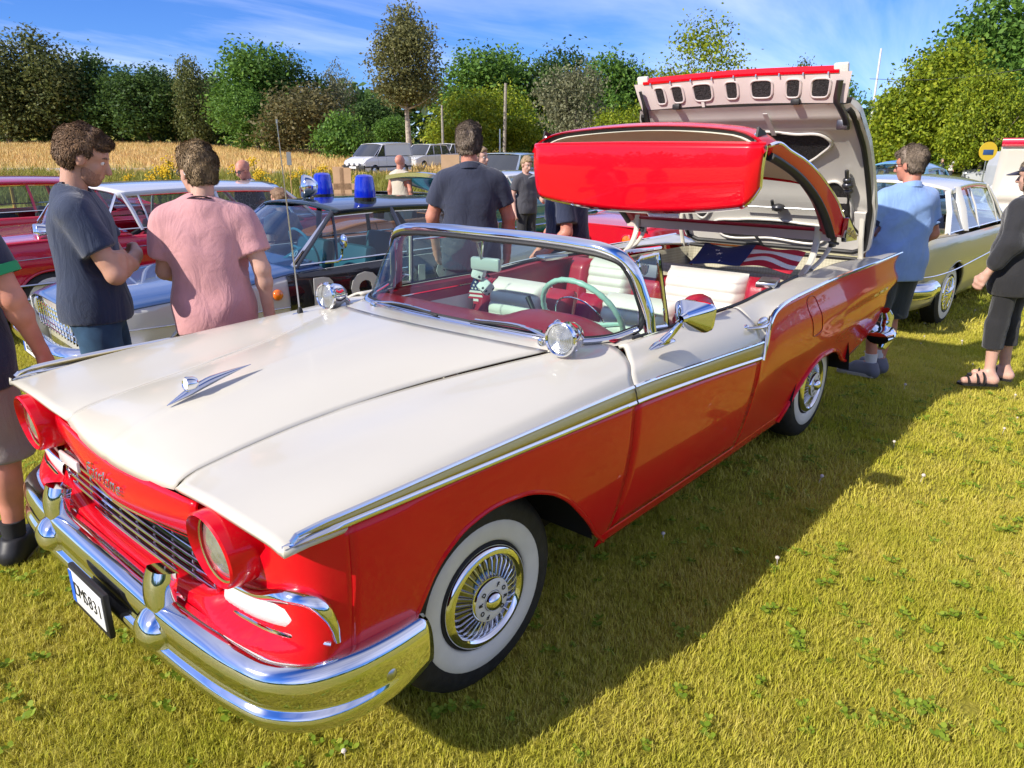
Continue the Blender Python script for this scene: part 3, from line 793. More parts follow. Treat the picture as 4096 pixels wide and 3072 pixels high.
# wings ------------------------------------------------------------
for s in (-1, 1):
    g_ = .005
    top = [[(-.745, .386, .866), (-.70, .389, .898), (-.62, .392, .914), (-.5, .396, .932), (-.367, .400, .9475), (-.28, .406, .9555), (-.16, .4255, .968), (.067, .4655, .983), (.35, .555, 1.006), (.577, .632, 1.022), (.70, .668, 1.028), (.80, .737, 1.031)],
           [(-.765, .45, .899), (-.66, .455, .920), (-.5, .460, .935), (-.3, .475, .952), (.067, .53, .982), (.35, .61, 1.003), (.577, .675, 1.018), (.80, .76, 1.030)],
           [(-.775, .62, .921), (-.5, .65, .950), (-.1, .70, .981), (.3, .745, 1.003), (.577, .775, 1.016), (.79, .80, 1.024)],
           [(-.772, .80, .918), (-.5, .825, .945), (-.1, .855, .968), (.3, .872, .984), (.577, .88, .994), (.735, .885, .998)],
           [(-.765, .90, .909), (-.5, .915, .932), (-.1, .93, .952), (.3, .937, .962), (.665, .94, .967)],
           [(-.76, .947, .899), (-.5, .962, .906), (-.1, .967, .912), (.3, .967, .915), (.652, .967, .918)]]
    xs = np.linspace(-.757, .645, 12)
    top.append([(x, float(W(x, zsp(x))) + .0005, float(zsp(x))) for x in xs])
    m = MB(); m.grid(side(loft(top, 50, 26), s), flip=(s > 0))
    wing = m.build('front_wing', WHITE, hero, solid=.014)
    Gf = low_panel(-.598, .645, 46, zsp, lambda x: np.maximum(arch_f(x), .275), 22, extra=np.linspace(-.42, .6, 40))
    m = MB(); m.grid(side(Gf, s))
    lo = m.build('wing_lower_panel', RED, wing, solid=.008)
    xs = np.linspace(-.40, .655, 50)
    m = MB(); P = np.stack([xs, s * (W(xs, arch_f(xs)) - .004), arch_f(xs)], 1); m.tube(P, .009, 8)
    m.build('arch_lip', RED, wing)

    # door
    dt = [[(.806, .788, 1.032), (1.3, .797, 1.032), (1.745, .80, 1.028)],
          [(.806, .808, 1.040), (1.3, .82, 1.040), (1.745, .825, 1.036)],
          [(.741, .885, 1.0), (1.2, .885, 1.005), (1.745, .885, 1.006)],
          [(.671, .94, .968), (1.2, .938, .966), (1.745, .938, .960)]]
    xs = np.linspace(.658, 1.745, 6)
    dt.append([(x, float(W(x, .918 - .03 * (x - .65))) , float(.918 - .03 * (x - .65))) for x in xs])
    xs = np.linspace(.651, 1.745, 8)
    dt.append([(x, float(W(x, zsp(x))) + .0005, float(zsp(x))) for x in xs])
    m = MB(); m.grid(side(loft(dt, 34, 22), s), flip=(s > 0))
    door = m.build('door', WHITE, hero, solid=.014)
    m = MB(); m.grid(side(low_panel(.651, 1.745, 22, zsp, lambda x: np.full_like(x, .345), 18), s))
    m.build('door_lower_panel', RED, door, solid=.008)
    # inner trim of the door: red vinyl with a cream insert and a chrome strip
    m = MB()
    Gd = [[(x, s * w, z) for w, z in ((.795, 1.034), (.775, 1.02), (.765, .95), (.77, .70), (.77, .42))] for x in np.linspace(.98, 1.74, 8)]
    m.grid(np.array(Gd), flip=(s > 0))
    m.build('door_trim', REDVINYL, door)
    m = MB(); m.grid(np.array([[(x, s * .762, .93), (x, s * .766, .70)] for x in np.linspace(1.05, 1.70, 4)]))
    m.build('trim_insert', WHITEVINYL, door, solid=.006)
    m = MB(); m.tube([(.98, s * .772, .985), (1.74, s * .772, .985)], .006, 6); m.build('trim_strip', CHROME, door)
    m = MB(); m.tube([(.90, s * .792, 1.043), (1.3, s * .80, 1.044), (1.745, s * .803, 1.040)], .006, 6); m.build('window_seal', BLACK, door)
    # sill below the door
    xs = np.linspace(.60, 2.42, 24)
    m = MB(); m.grid(side(np.stack([np.stack([xs, W(xs, np.full_like(xs, z)), np.full_like(xs, z)], 1) for z in (.340, .325, .305, .285, .272)], 1), s))
    m.build('sill_panel', RED, hero, solid=.006)

    # rear quarter
    qi = [(1.752, .80, 1.028), (1.9, .80, 1.033), (2.18, .80, 1.052), (2.5, .775, 1.055), (2.7, .752, 1.052), (3.4, .72, 1.045), (4.15, .69, 1.0)]
    q1 = [(1.752, .826, 1.036), (2.18, .825, 1.05), (2.6, .80, 1.055), (3.0, .785, 1.05), (3.6, .765, 1.045), (4.2, .76, 1.015)]
    q2 = [(1.752, .885, 1.0), (1.95, .872, 1.022), (2.18, .872, 1.038), (2.6, .862, 1.047), (3.0, .825, 1.045), (3.6, .815, 1.05), (4.25, .82, 1.035)]
    qo = [(1.752, .9725, .808), (1.80, .966, .868), (1.86, .948, .945), (1.95, .935, .995), (2.12, .926, 1.022), (2.5, .918, 1.036), (2.85, .912, 1.043), (3.5, .908, 1.043), (4.25, .900, 1.047)]
    def qrow(x):
        q = np.asarray(qo); return pchip(q[:, 0], q[:, 1], x), pchip(q[:, 0], q[:, 2], x)
    xs = np.unique(np.concatenate([np.linspace(1.752, 2.1, 18), np.linspace(2.1, 4.28, 34)]))
    rows = []
    for x in xs:
        w, z = qrow(x)
        k = [(float(pchip(np.array(q)[:, 0], np.array(q)[:, 1], x)), float(pchip(np.array(q)[:, 0], np.array(q)[:, 2], x))) for q in (qi, q1, q2)]
        rows.append(crv([(x, *k[0]), (x, *k[1]), (x, *k[2]), (x, float(w), float(z))], 14))
    m = MB(); m.grid(side(np.array(rows), s), flip=(s > 0))
    quarter = m.build('rear_quarter', WHITE, hero, solid=.012)
    def zt_q(x): return qrow(x)[1]
    def wq(X, Z):
        wt, zt = qrow(X); k = np.clip((Z - (zt - .16)) / .16, 0, 1); k = k * k * (3 - 2 * k)
        base = W(X, np.minimum(Z, .93))
        dip = .018 * np.exp(-((Z - .80) / .05) ** 2) * np.clip((X - 2.6) / .8, 0, 1)
        return base + (wt - base) * k - dip
    def zb_q(x):
        return np.where(x < 3.38, np.maximum(arch_r(x), .275), pchip([3.38, 3.7, 4.28], [.43, .465, .55], x))
    Gq = low_panel(1.752, 4.28, 40, zt_q, zb_q, 26, wf=wq, extra=np.concatenate([np.linspace(2.36, 3.42, 44), np.linspace(1.752, 2.0, 16)]))
    xr = pchip([.42, .5, .6, .77, .86, .97, 1.05], [3.93, 3.98, 4.02, 4.04, 4.20, 4.13, 4.28], Gq[..., 2])
    kk = np.clip((Gq[..., 0] - 3.35) / (4.28 - 3.35), 0, 1)
    Gq[..., 0] -= (4.28 - xr) * kk * kk
    m = MB(); m.grid(side(Gq, s))
    ql = m.build('quarter_lower_panel', RED, quarter, solid=.008)
    xs = np.linspace(2.37, 3.40, 50)
    m = MB(); P = np.stack([xs, s * (wq(xs, arch_r(xs)) + .002), arch_r(xs)], 1); m.tube(P, .013, 8)
    m.build('arch_lip', RED, quarter)
    # chrome moulding along kick-up and fin
    xs = np.concatenate([np.linspace(1.757, 2.0, 16), np.linspace(2.02, 4.275, 40)])
    w, z = qrow(xs)
    m = MB(); m.tube(np.stack([xs, s * (w + .003), z], 1), np.interp(xs, [1.75, 2.1, 4.28], [.013, .011, .009]), 8)
    m.build('fin_moulding', CHROME, quarter)
    # chrome spear and gold wedge
    for nm, a, b in (('wing', -.757, .643), ('door', .653, 1.748)):
        par = wing if nm == 'wing' else door
        xs = np.linspace(a, b, 40)
        z0 = zsp(xs); h = np.interp(xs, [-.757, -.70, -.6, 1.75], [.004, .018, .024, .022])
        P = np.stack([xs, s * W(xs, z0 + h / 2), z0], 1)
        m = MB()
        prof = [(-.004, 0), (.006, .02), (.011, .25), (.012, .5), (.008, .8), (.003, 1.0), (-.004, 1.0)]
        Gp = np.array([[(P[i, 0], P[i, 1] + s * o, P[i, 2] + h[i] * f_) for o, f_ in prof] for i in range(len(xs))])
        m.grid(Gp, flip=(s > 0)); m.build('chrome_spear', CHROME, par)
        xs = xs[xs > -.725]; xs = np.concatenate([[-.722], xs]) if nm == 'wing' else xs
        zl = zsp(xs) + .02; zu = np.maximum(zwt(xs) - .004, zl + .001)
        m = MB(); m.grid(side(np.stack([np.stack([xs, W(xs, zl + (zu - zl) * k) + .004, zl + (zu - zl) * k], 1) for k in (0, .33, .66, 1)], 1), s))
        m.build('gold_inlay', GOLD, par, solid=.004)
        P = np.stack([xs, s * (W(xs, zu) + .004), zu + .003], 1)
        if nm == 'wing':
            P = np.concatenate([[(-.738, s * (float(W(-.738, .905)) + .004), .914)], P])
        m = MB(); m.tube(P, .0075, 8); m.build('inlay_edge', CHROME, par)
    m = MB(); m.tube([(1.752, s * .982, .806), (1.765, s * .978, .845), (1.80, s * .962, .900)], .010, 8); m.build('inlay_end', CHROME, quarter)

# nose: red panel under the bonnet lip, grille, pan -----------------
m = MB()
ys = np.linspace(-.51, .51, 31)
def lipx(y): return -.772 + .022 * (np.abs(y) / .51) ** 2
def nosex(y): return -.006 + .052 * (np.abs(y) / .51) ** 1.3
rows = []
for dx, z, k in ((.004, .858, 0), (-.006, .842, .1), (-.015, .815, .3), (-.018, .785, .5), (-.013, .755, .75), (-.006, .732, .9), (.004, .720, 1), (.030, .714, 1)):
    rows.append([(lipx(y) + dx + k * nosex(y), y, z + .012 * (abs(y) / .51) ** 2 * (z > .75)) for y in ys])
m.grid(np.array(rows)); nose = m.build('nose_panel', RED, hero, solid=.008)
m = MB()
ys = np.linspace(-.58, .58, 21)
m.tube([(lipx(y) + .004 + nosex(y), y, .717) for y in ys], .006, 8); m.build('nose_moulding', CHROME, nose)
txt = text_mesh('Fairlane', .072, .002, tmat((-.795, .01, .796), (0, -1, 0), (-.05, 0, 1)), 'script_lettering', CHROME, nose, shear=.42, bev=.0006, bold=-.0016, spacing=1.12)
grille = thing('grille', None, None); grille.parent = hero
m = MB(); m.grid(np.array([[(-.68, y, z) for z in (.52, .74)] for y in (-.62, .62)])); m.build('grille_backing', DARK, grille)
for k in range(6):
    z = .698 - .0245 * k; r = .014 if k == 0 else .0075
    m = MB(); m.tube([(-.722 - .004 * k + .012 * (abs(y) / .58) ** 2 + (.006 if k == 0 else 0), y, z) for y in np.linspace(-.60, .60, 17)], r, 8, asp=.8)
    m.build('grille_bar', CHROME, grille)
for s in (-1, 1):
    m = MB(); m.box((-.722, s * .545, .64), (.03, .006, .15)); m.build('grille_end', CHROME, grille)
    if s > 0: m = MB(); m.box((-.745, s * .47, .700), (.012, .17, .040), bev=.004); m.build('grille_badge_lamp', mat('frosted_lens', (.72, .70, .68), .25, coat=.5, bump=.4, bscale=300), grille)
for y in np.linspace(-.5, .5, 9):
    m = MB(); m.tube([(-.728, y, .565), (-.712, y, .70)], .003, 6); m.build('grille_rib', STEEL, grille)
plan = [(-.596, float(W(-.596, .80))), (-.635, .952), (-.672, .930), (-.698, .895), (-.712, .84), (-.718, .77), (-.722, .68), (-.724, .58), (-.728, .40), (-.732, .2), (-.734, 0)]
ztop = [.9032, .900, .895, .889, .87, .80, .70, .62, .585, .570, .567]
full = [(x, w, z) for (x, w), z in zip(plan, ztop)]
full = crv(full, 50)
full = np.concatenate([full * [1, -1, 1], full[-2::-1]])
rows = []
for k in np.linspace(0, 1, 18):
    z = full[:, 2] + (.385 - full[:, 2]) * k
    oc = np.interp(z, [.385, .44, .50, .545, .575, .60, 1], [.0, .04, .055, .060, .055, .045, .02])
    oo = np.interp(z, [.385, .44, .49, .53, .56, .580, .597, .612, .70, .78, .85, 1], [.0, .03, .050, .056, .052, .040, .018, 0, 0, .010, .014, .004])
    aw_ = np.abs(full[:, 1]); kc = np.clip((.60 - aw_) / .08, 0, 1); out = oc * kc + oo * (1 - kc) * np.interp(aw_, [0, .70, .80, .92], [1.3, 1.3, .9, .35])
    nx = np.gradient(full[:, 0]); ny = np.gradient(full[:, 1]); L = np.hypot(nx, ny)
    ox, oy = -ny / L, nx / L
    front = np.clip((-.60 - full[:, 0]) / .11, 0, 1); front = front * front * (3 - 2 * front)
    tuck = (W(-.6, z) - float(W(-.6, .80))) * (1 - front)
    rows.append(np.stack([full[:, 0] + ox * (out * front + tuck * (front < 1)), full[:, 1] + oy * (out * front + tuck), z], 1))
r0 = rows[0].copy(); kc = np.clip((.62 - np.abs(full[:, 1])) / .05, 0, 1); r0[:, 0] += .10 * kc; r0[:, 2] += .012 * kc
m = MB(); m.grid(np.array([r0] + rows)); pan = m.build('front_valance', RED, hero, solid=.001)

for s in (-1, 1):
    # headlamp in its hooded tunnel
    hl = thing('headlight', None, None, (-.79, s * .664, .808)); hl.parent = hero
    t = np.linspace(0, 2 * np.pi, 40, endpoint=False)
    rings = []
    for dx, rw, rz, dz, tilt in ((.022, .089, .089, 0, .10), (-.002, .093, .093, 0, .11), (-.012, .099, .099, 0, .11), (-.007, .106, .104, 0, .11), (.01, .110, .105, 0, .09), (.05, .114, .105, -.002, .03), (.10, .117, .104, -.004, 0), (.15, .119, .102, -.008, 0)):
        rings.append([(dx - tilt * rz * math.sin(a), rw * math.cos(a), dz + rz * math.sin(a)) for a in t])
    m = MB(); m.grid(np.array(rings), cv=True, flip=True); m.build('headlight_bezel', RED, hl)
    m = MB(); m.lathe([(.0, -.002), (.03, .000), (.06, .008), (.082, .019), (.090, .026)], n=36)
    m.build('lens', LENS, hl)
    m = MB(); m.lathe([(.086, .012), (.091, .010), (.093, .018), (.090, .03)], n=36); m.build('lens_ring', CHROME, hl)
    # red backing between bonnet, brow and pan
    m = MB()
    Gb = [[(-.690 + .03 * (w > .8) - .03 * k, s * w, z0 + (z1 - z0) * k) for k in (0, .5, 1)] for w, z0, z1 in ((.385, .60, .876), (.5, .60, .90), (.65, .60, .912), (.8, .62, .91), (.9, .70, .895))]
    m.grid(np.array(Gb)); m.build('headlight_panel', RED, hl).location = (.79, -s * .664, -.808)
    # front indicator lamp under the headlight, wrapped round the corner
    pl = thing('indicator_lamp', None, None); pl.parent = hero
    a0 = crv([(-.728, .585, .650), (-.726, .66, .658), (-.722, .75, .672), (-.706, .83, .682), (-.672, .895, .688)], 14)
    m = MB()
    for G0, nm, mt, lo_, hi_, o in ((a0, 'lamp_lens', mat('frosted_lens', (.72, .70, .68), .25, coat=.5, bump=.4, bscale=300), -.066, .006, .012), ):
        Gl = []
        for p in G0:
            Gl.append([(p[0] - o * k, s * (p[1] + o * .3), p[2] + lo_ + (hi_ - lo_) * q) for q, k in ((0, -.4), (.15, .7), (.5, 1.2), (.85, .7), (1, -.4))])
        m.grid(np.array(Gl), flip=(s > 0)); m.build(nm, mt, pl)
    m = MB()
    up_ = crv([(-.735, .58, .664), (-.738, .67, .680), (-.735, .78, .706), (-.716, .87, .736), (-.684, .925, .728), (-.656, .945, .675), (-.642, .948, .602)], 26)
    rad = np.interp(np.linspace(0, 1, 26), [0, .3, .6, .8, 1], [.006, .014, .026, .026, .012])
    m.tube(up_ * [1, s, 1], rad, 10, asp=.75); m.build('lamp_hood', CHROME, pl)
    m = MB(); m.tube(crv([(-.742, .60, .590), (-.740, .70, .600), (-.730, .80, .606), (-.70, .88, .606), (-.655, .94, .596)], 14) * [1, s, 1], .006, 8); m.build('lamp_edge', CHROME, pl)

# bumper -----------------------------------------------------------
bplan = [(-.372, .965), (-.5, .975), (-.62, .966), (-.72, .925), (-.783, .850), (-.818, .735), (-.838, .58), (-.848, .40), (-.850, .2), (-.850, 0)]
bp = crv([(x, w, 0) for x, w in bplan], 60)
bp = np.concatenate([bp * [1, -1, 1], bp[-2::-1]])
nx = np.gradient(bp[:, 0]); ny = np.gradient(bp[:, 1]); L = np.hypot(nx, ny); ox, oy = -ny / L, nx / L
aw = np.abs(bp[:, 1]); xx = bp[:, 0]
zt = np.interp(xx, [-.9, -.845, -.79, -.65, -.372], [.578, .560, .545, .546, .532]); zb = np.interp(xx, [-.9, -.85, -.79, -.65, -.45, -.372], [.425, .400, .375, .362, .365, .380])
prof = [(-.055, 1.0), (-.03, 1.03), (-.008, 1.015), (.006, .95), (.014, .86), (.017, .74), (.015, .60), (.011, .49), (.009, .42), (.013, .375), (.021, .345), (.026, .29), (.025, .19), (.016, .10), (.002, .03), (-.02, .0), (-.045, .02)]
prof = [(o, f_) for o, f_ in prof]
fd_ = np.interp(xx, [-.9, -.70, -.55, -.45], [1, 1, .55, 0]); pr2 = [(-.055, 1.0), (-.03, 1.03), (-.008, 1.015), (.006, .95), (.014, .86), (.019, .74), (.021, .60), (.022, .47), (.022, .40), (.022, .355), (.022, .325), (.021, .27), (.019, .19), (.013, .10), (.002, .03), (-.02, .0), (-.045, .02)]
Gb = np.array([[(bp[i, 0] + ox[i] * (prof[j][0] * fd_[i] + pr2[j][0] * (1 - fd_[i])), bp[i, 1] + oy[i] * (prof[j][0] * fd_[i] + pr2[j][0] * (1 - fd_[i])), zb[i] + (zt[i] - zb[i]) * prof[j][1]) for j in range(17)] for i in range(len(bp))])
Gb0 = np.array([[(bp[i, 0] + ox[i] * o, bp[i, 1] + oy[i] * o, zb[i] + (zt[i] - zb[i]) * f_) for o, f_ in prof] for i in range(len(bp))])
m = MB(); m.grid(Gb)
bumper = m.build('front_bumper', CHROME, hero, angle=80, solid=.006)
for s in (-1, 1):
    m = MB()
    m.lathe([(.0, -.915), (.025, -.912), (.048, -.902), (.066, -.882), (.077, -.855), (.082, -.825), (.080, -.75)], n=30)
    m.v = [(x + .006, y * 1.0 + s * .395, z * .86 + .485 + (x + .915) * .12) for x, y, z in m.v]
    P = crv([(-.826, s * .392, .50), (-.843, s * .392, .555), (-.840, s * .392, .61), (-.824, s * .392, .655)], 14)
    wd = np.interp(np.linspace(0, 1, 14), [0, .3, .8, 1], [.068, .050, .048, .042])
    sec = [(-1, -.9), (-1.0, .1), (-.8, .85), (-.4, 1.1), (0, 1.15), (.4, 1.1), (.8, .85), (1.0, .1), (1, -.9)]
    Gp = np.array([[(P[i, 0] - .030 * b + .01, P[i, 1] + a * wd[i], P[i, 2] + .010 * b * (i / 13)) for a, b in sec] for i in range(14)])
    m.grid(Gp, cv=True); m.poly([tuple(q) for q in Gp[-1]])
    m.build('bumper_guard', CHROME, bumper, angle=55)
    for px, pz in ((-.525, .455), (-.822, .43)):
        j = np.argmin(np.abs(bp[:, 0] - px) + (np.sign(bp[:, 1]) != s) * 9)
        m = MB(); M = frame((bp[j, 0] + ox[j] * .02, bp[j, 1] + oy[j] * .02, pz), (ox[j], oy[j], 0)); m.lathe([(.019, -.004), (.018, .003), (.012, .008), (.0, .010)], M, 16)
        m.build('bumper_bolt', STEEL, bumper)
# number plate: small format
plate = thing('number_plate', None, None, (-.908, -.045, .447)); plate.parent = hero
m = MB(); m.box((.006, 0, 0), (.018, .275, .150), bev=.006); m.build('plate_holder', BLACK, plate)
m = MB(); m.box((-.0045, 0, .006), (.003, .252, .112), bev=.001); m.build('plate_face', mat('plate_white', (.74, .74, .72), .4), plate)
m = MB(); m.box((-.0058, .113, .006), (.003, .026, .110)); m.build('plate_band', mat('plate_blue', (.01, .12, .62), .4), plate)
text_chars('DMS831', .0355, .066, .001, tmat((-.0068, -.014, .004), (0, -1, 0), (0, 0, 1)), 'plate_character', mat('plate_ink', (.015, .015, .017), .5), plate, bold=-.0008)

# wheels -----------------------------------------------------------
WH_PAINT = mat('wheel_ring_white', (.70, .69, .66), .35)
def wheel(name_parent, x, s, steer=0.0):
    w = thing('wheel', None, None, (x, s * .835, .352)); w.parent = name_parent
    w.rotation_euler = (0, 0, (math.pi if s > 0 else 0) + steer)
    # local: axle along -y (outwards)
    M = Matrix(((0, 1, 0, 0), (-1, 0, 0, 0), (0, 0, 1, 0), (0, 0, 0, 1)))
    m = MB()
    prof = [(.185, -.17), (.24, -.185), (.30, -.182), (.335, -.165), (.349, -.14), (.352, -.095), (.349, -.045), (.338, -.018), (.315, -.002), (.290, .004), (.263, .0055), (.2625, .0035)]
    m.lathe(prof, M, 56); m.build('tyre', TYRE, w)
    m = MB(); m.lathe([(.2625, .004), (.258, .0075), (.23, .0085), (.205, .006), (.194, .001), (.19, -.006)], M, 56); m.build('whitewall', WWALL, w)
    m = MB(); m.lathe([(.192, -.012), (.187, .003), (.183, .006), (.178, -.004)], M, 48); m.build('tyre_bead', TYRE, w)
    hc = MB()
    hc.lathe([(.181, -.012), (.181, .004), (.176, .014), (.166, .021), (.154, .022), (.146, .015), (.141, .004), (.139, -.006)], M, 56)
    hc.lathe([(.079, .010), (.078, .028), (.074, .034)], M, 48)
    hc.lathe([(.036, .030), (.034, .042), (.028, .054), (.017, .062), (.0, .065)], M, 32)
    hub = hc.build('hubcap', CHROME, w, angle=35)
    r = MB(); r.lathe([(.140, -.005), (.11, .002), (.085, .011), (.078, .016)], M, 48); r.build('hubcap_recess', mat('dark_chrome', (.22, .22, .23), .10, metal=1), hub)
    r = MB(); r.lathe([(.075, .0335), (.070, .0365), (.042, .0385), (.036, .036)], M, 48); r.build('hubcap_ring', WH_PAINT, hub)
    for k in range(32):
        a = 2 * math.pi * k / 32
        b = MB(); u = Vector((math.cos(a), 0, math.sin(a)))
        P0 = u * .138 + Vector((0, .002, 0)); P1 = u * .080 + Vector((0, -.020, 0))
        b.tube([tuple(P0 + Vector((0, -.002, 0))), tuple(P0 * .8 + P1 * .2 + Vector((0, -.006, 0))), tuple(P1)], [.0036, .0032, .0018], 5, up=(0, 1, 0), asp=1.3)
        b.build('hubcap_vane', mat('satin_alloy', (.72, .73, .74), .22, metal=.9), hub)
    for j, word in enumerate(('FORD', 'FORD')):
        for i, ch in enumerate(word):
            a = math.radians(65 - i * 36 if j == 0 else 245 - i * 36)
            u = Vector((math.cos(a), 0, math.sin(a))); rt = Vector((math.sin(a), 0, -math.cos(a)))
            text_mesh(ch, .022, .0006, tmat(u * .055 + Vector((0, -.0395, 0)), rt, u), 'hubcap_letter', BLACK, hub, bold=.0006)
    return w
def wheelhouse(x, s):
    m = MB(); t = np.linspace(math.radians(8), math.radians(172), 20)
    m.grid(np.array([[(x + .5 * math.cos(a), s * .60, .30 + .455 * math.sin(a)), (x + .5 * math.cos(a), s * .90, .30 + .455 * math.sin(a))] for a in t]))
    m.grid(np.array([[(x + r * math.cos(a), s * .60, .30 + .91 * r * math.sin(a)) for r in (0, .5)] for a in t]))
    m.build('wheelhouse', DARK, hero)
for s in (-1, 1):
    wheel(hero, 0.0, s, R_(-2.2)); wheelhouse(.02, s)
for s in (-1, 1):
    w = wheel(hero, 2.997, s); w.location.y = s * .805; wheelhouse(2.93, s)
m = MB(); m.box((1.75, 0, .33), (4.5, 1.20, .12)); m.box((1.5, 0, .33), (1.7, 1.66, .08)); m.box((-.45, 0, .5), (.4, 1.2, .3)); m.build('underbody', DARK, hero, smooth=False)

# tail -------------------------------------------------------------
m = MB()
rows = []
for z in np.linspace(.50, .98, 8):
    xr_ = float(pchip([.42, .5, .6, .77, .86, .97], [3.93, 3.98, 4.02, 4.04, 4.16, 4.10], z))
    rows.append([(xr_ - .03 + .05 * (1 - (y / .84) ** 2), y, z) for y in np.linspace(-.84, .84, 15)])
m.grid(np.array(rows)); tail = m.build('tail_panel', RED, hero)
rb = crv([(3.86, .935, .50), (4.0, .945, .50), (4.14, .90, .50), (4.22, .78, .50), (4.26, .4, .50), (4.27, 0, .50)], 24)
rb = np.concatenate([rb * [1, -1, 1], rb[-2::-1]])
m = MB(); m.tube(rb, .075, 14, asp=.55); rbm = m.build('rear_bumper', CHROME, hero)
for s in (-1, 1):
    m = MB(); P = crv([(4.09, s * .905, .655), (4.13, s * .915, .60), (4.12, s * .915, .53), (4.15, s * .92, .46), (4.11, s * .91, .375)], 16)
    m.tube(P, np.interp(np.linspace(0, 1, 16), [0, .2, .5, .75, 1], [.028, .040, .036, .055, .030]), 12); m.build('bumper_guard', CHROME, rbm)
    m = MB(); M = frame((4.03, s * .70, .80), (1, 0, 0)); m.lathe([(.125, -.02), (.125, .02), (.105, .035)], M, 32); tl = m.build('tail_light', CHROME, hero)
    m = MB(); m.lathe([(.105, .025), (.06, .05), (0, .055)], M, 32); m.build('tail_lens', REDLENS, tl)
    # fuel flap outline and side script
    if s < 0:
        c = [(2.40, .985), (2.51, .990), (2.585, .83), (2.60, .80), (2.47, .785), (2.455, .81)]
        c = crv([(x, 0, z) for x, z in c], 40, closed=True)
        m = MB(); m.tube(np.stack([c[:, 0], s * (wq(c[:, 0], c[:, 2]) + .001), c[:, 2]], 1), .0022, 6, closed=True); m.build('fuel_flap_edge', mat('red_paint_dark', (.25, .003, .006), .35), quarter)
text_mesh('Fairlane', .115, .003, tmat((3.76, -.925, .86), (1, 0, .02), (0, .12, 1)), 'script_lettering', CHROME, quarter, shear=.42, bev=.0014)
# ------------------------------------------------------------------ windscreen
WS_TOP = [(.905, 0, 1.368), (.910, .3, 1.366), (.922, .5, 1.357), (.938, .62, 1.343), (.955, .69, 1.318), (.972, .722, 1.270)]
wtop = crv([(a, -b, c) for a, b, c in WS_TOP[:0:-1]] + WS_TOP, 61)
m = MB()
mid = wsb * .5 + wtop * .5 + np.stack([-.012 * np.ones(61), .02 * np.sign(wsb[:, 1]) * np.clip(np.abs(wsb[:, 1]) / .7, 0, 1) ** 4, np.zeros(61)], 1)
rows = [crv([wsb[i], mid[i], wtop[i]], 9) for i in range(61)]
m.grid(np.array(rows))
screen = m.build('windscreen', GLASS, hero)
# chrome header and pillars as one swept frame, black seal inside it
HP = [(.93, 0, 1.388), (.934, .3, 1.386), (.946, .5, 1.377), (.958, .60, 1.366), (.972, .675, 1.340), (.988, .722, 1.290), (1.010, .755, 1.20), (1.026, .780, 1.12), (1.030, .795, 1.045)]
hp = crv([(a, -b, c) for a, b, c in HP[:0:-1]] + HP, 91)
aw = np.abs(hp[:, 1])
rad = np.interp(aw, [0, .60, .70, .74, .80], [.026, .027, .027, .026, .024])
m = MB(); m.tube(hp, rad, 14, up=(1, 0, 0), asp=1.15); m.build('windscreen_frame', CHROME, screen)
hb = hp + np.stack([np.interp(aw, [0, .6, .75, .8], [.03, .03, .012, .012]), -np.sign(hp[:, 1]) * np.interp(aw, [0, .6, .72, .8], [0, .0, .01, .012]), np.interp(aw, [0, .6, .72, .8], [-.012, -.012, 0, 0])], 1)
m = MB(); m.tube(hb, rad * .95, 10, up=(1, 0, 0)); m.build('frame_trim', REDVINYL, screen)
sp = wtop + np.stack([-.004 * np.ones(61), 0 * wtop[:, 0], -.002 * np.ones(61)], 1)
for s in (-1, 1):
    P = crv([(.972, s * .722, 1.270), (.992, s * .748, 1.19), (1.002, s * .766, 1.12), (.985, s * .774, 1.072), (.94, s * .765, 1.052)], 16)
    m = MB(); m.tube(P, .012, 8); m.build('screen_seal', BLACK, screen)
m = MB(); m.tube(sp, .010, 8); m.build('screen_seal', BLACK, screen)
m = MB(); m.tube(wsb + [-.012, 0, .004], .016, 10, asp=.8); m.build('screen_moulding', CHROME, screen)
m = MB(); m.tube(wsb + [.0, 0, .016], .006, 6); m.build('screen_seal', BLACK, screen)
# wipers
for pts, piv in ((((.612, -.60, 1.068), (.640, -.45, 1.085), (.628, -.20, 1.078)), (.60, -.575, 1.04)), (((.615, .46, 1.066), (.628, .30, 1.080), (.620, .06, 1.075)), (.60, .43, 1.045))):
    wp = thing('wiper', None, None); wp.parent = hero
    m = MB(); m.tube(crv(pts, 14), np.linspace(.009, .004, 14), 6, asp=.6); m.build('wiper_arm', CHROME, wp)
    a = np.array(pts[1]); d = np.array(pts[2]) - a
    bl = np.array([a - d * .35 + [0.01, 0, -.002], a + d * .4 + [.008, 0, .004], a + d * 1.15 + [.01, 0, -.004]])
    m = MB(); m.tube(crv(bl, 12) + [-.004, 0, -.010], .0055, 6); m.build('wiper_blade', BLACK, wp)
    m = MB(); M = frame(piv, (-.2, 0, 1)); m.lathe([(.014, -.01), (.013, .018), (.008, .026), (0, .028)], M, 14); m.build('wiper_pivot', CHROME, wp)
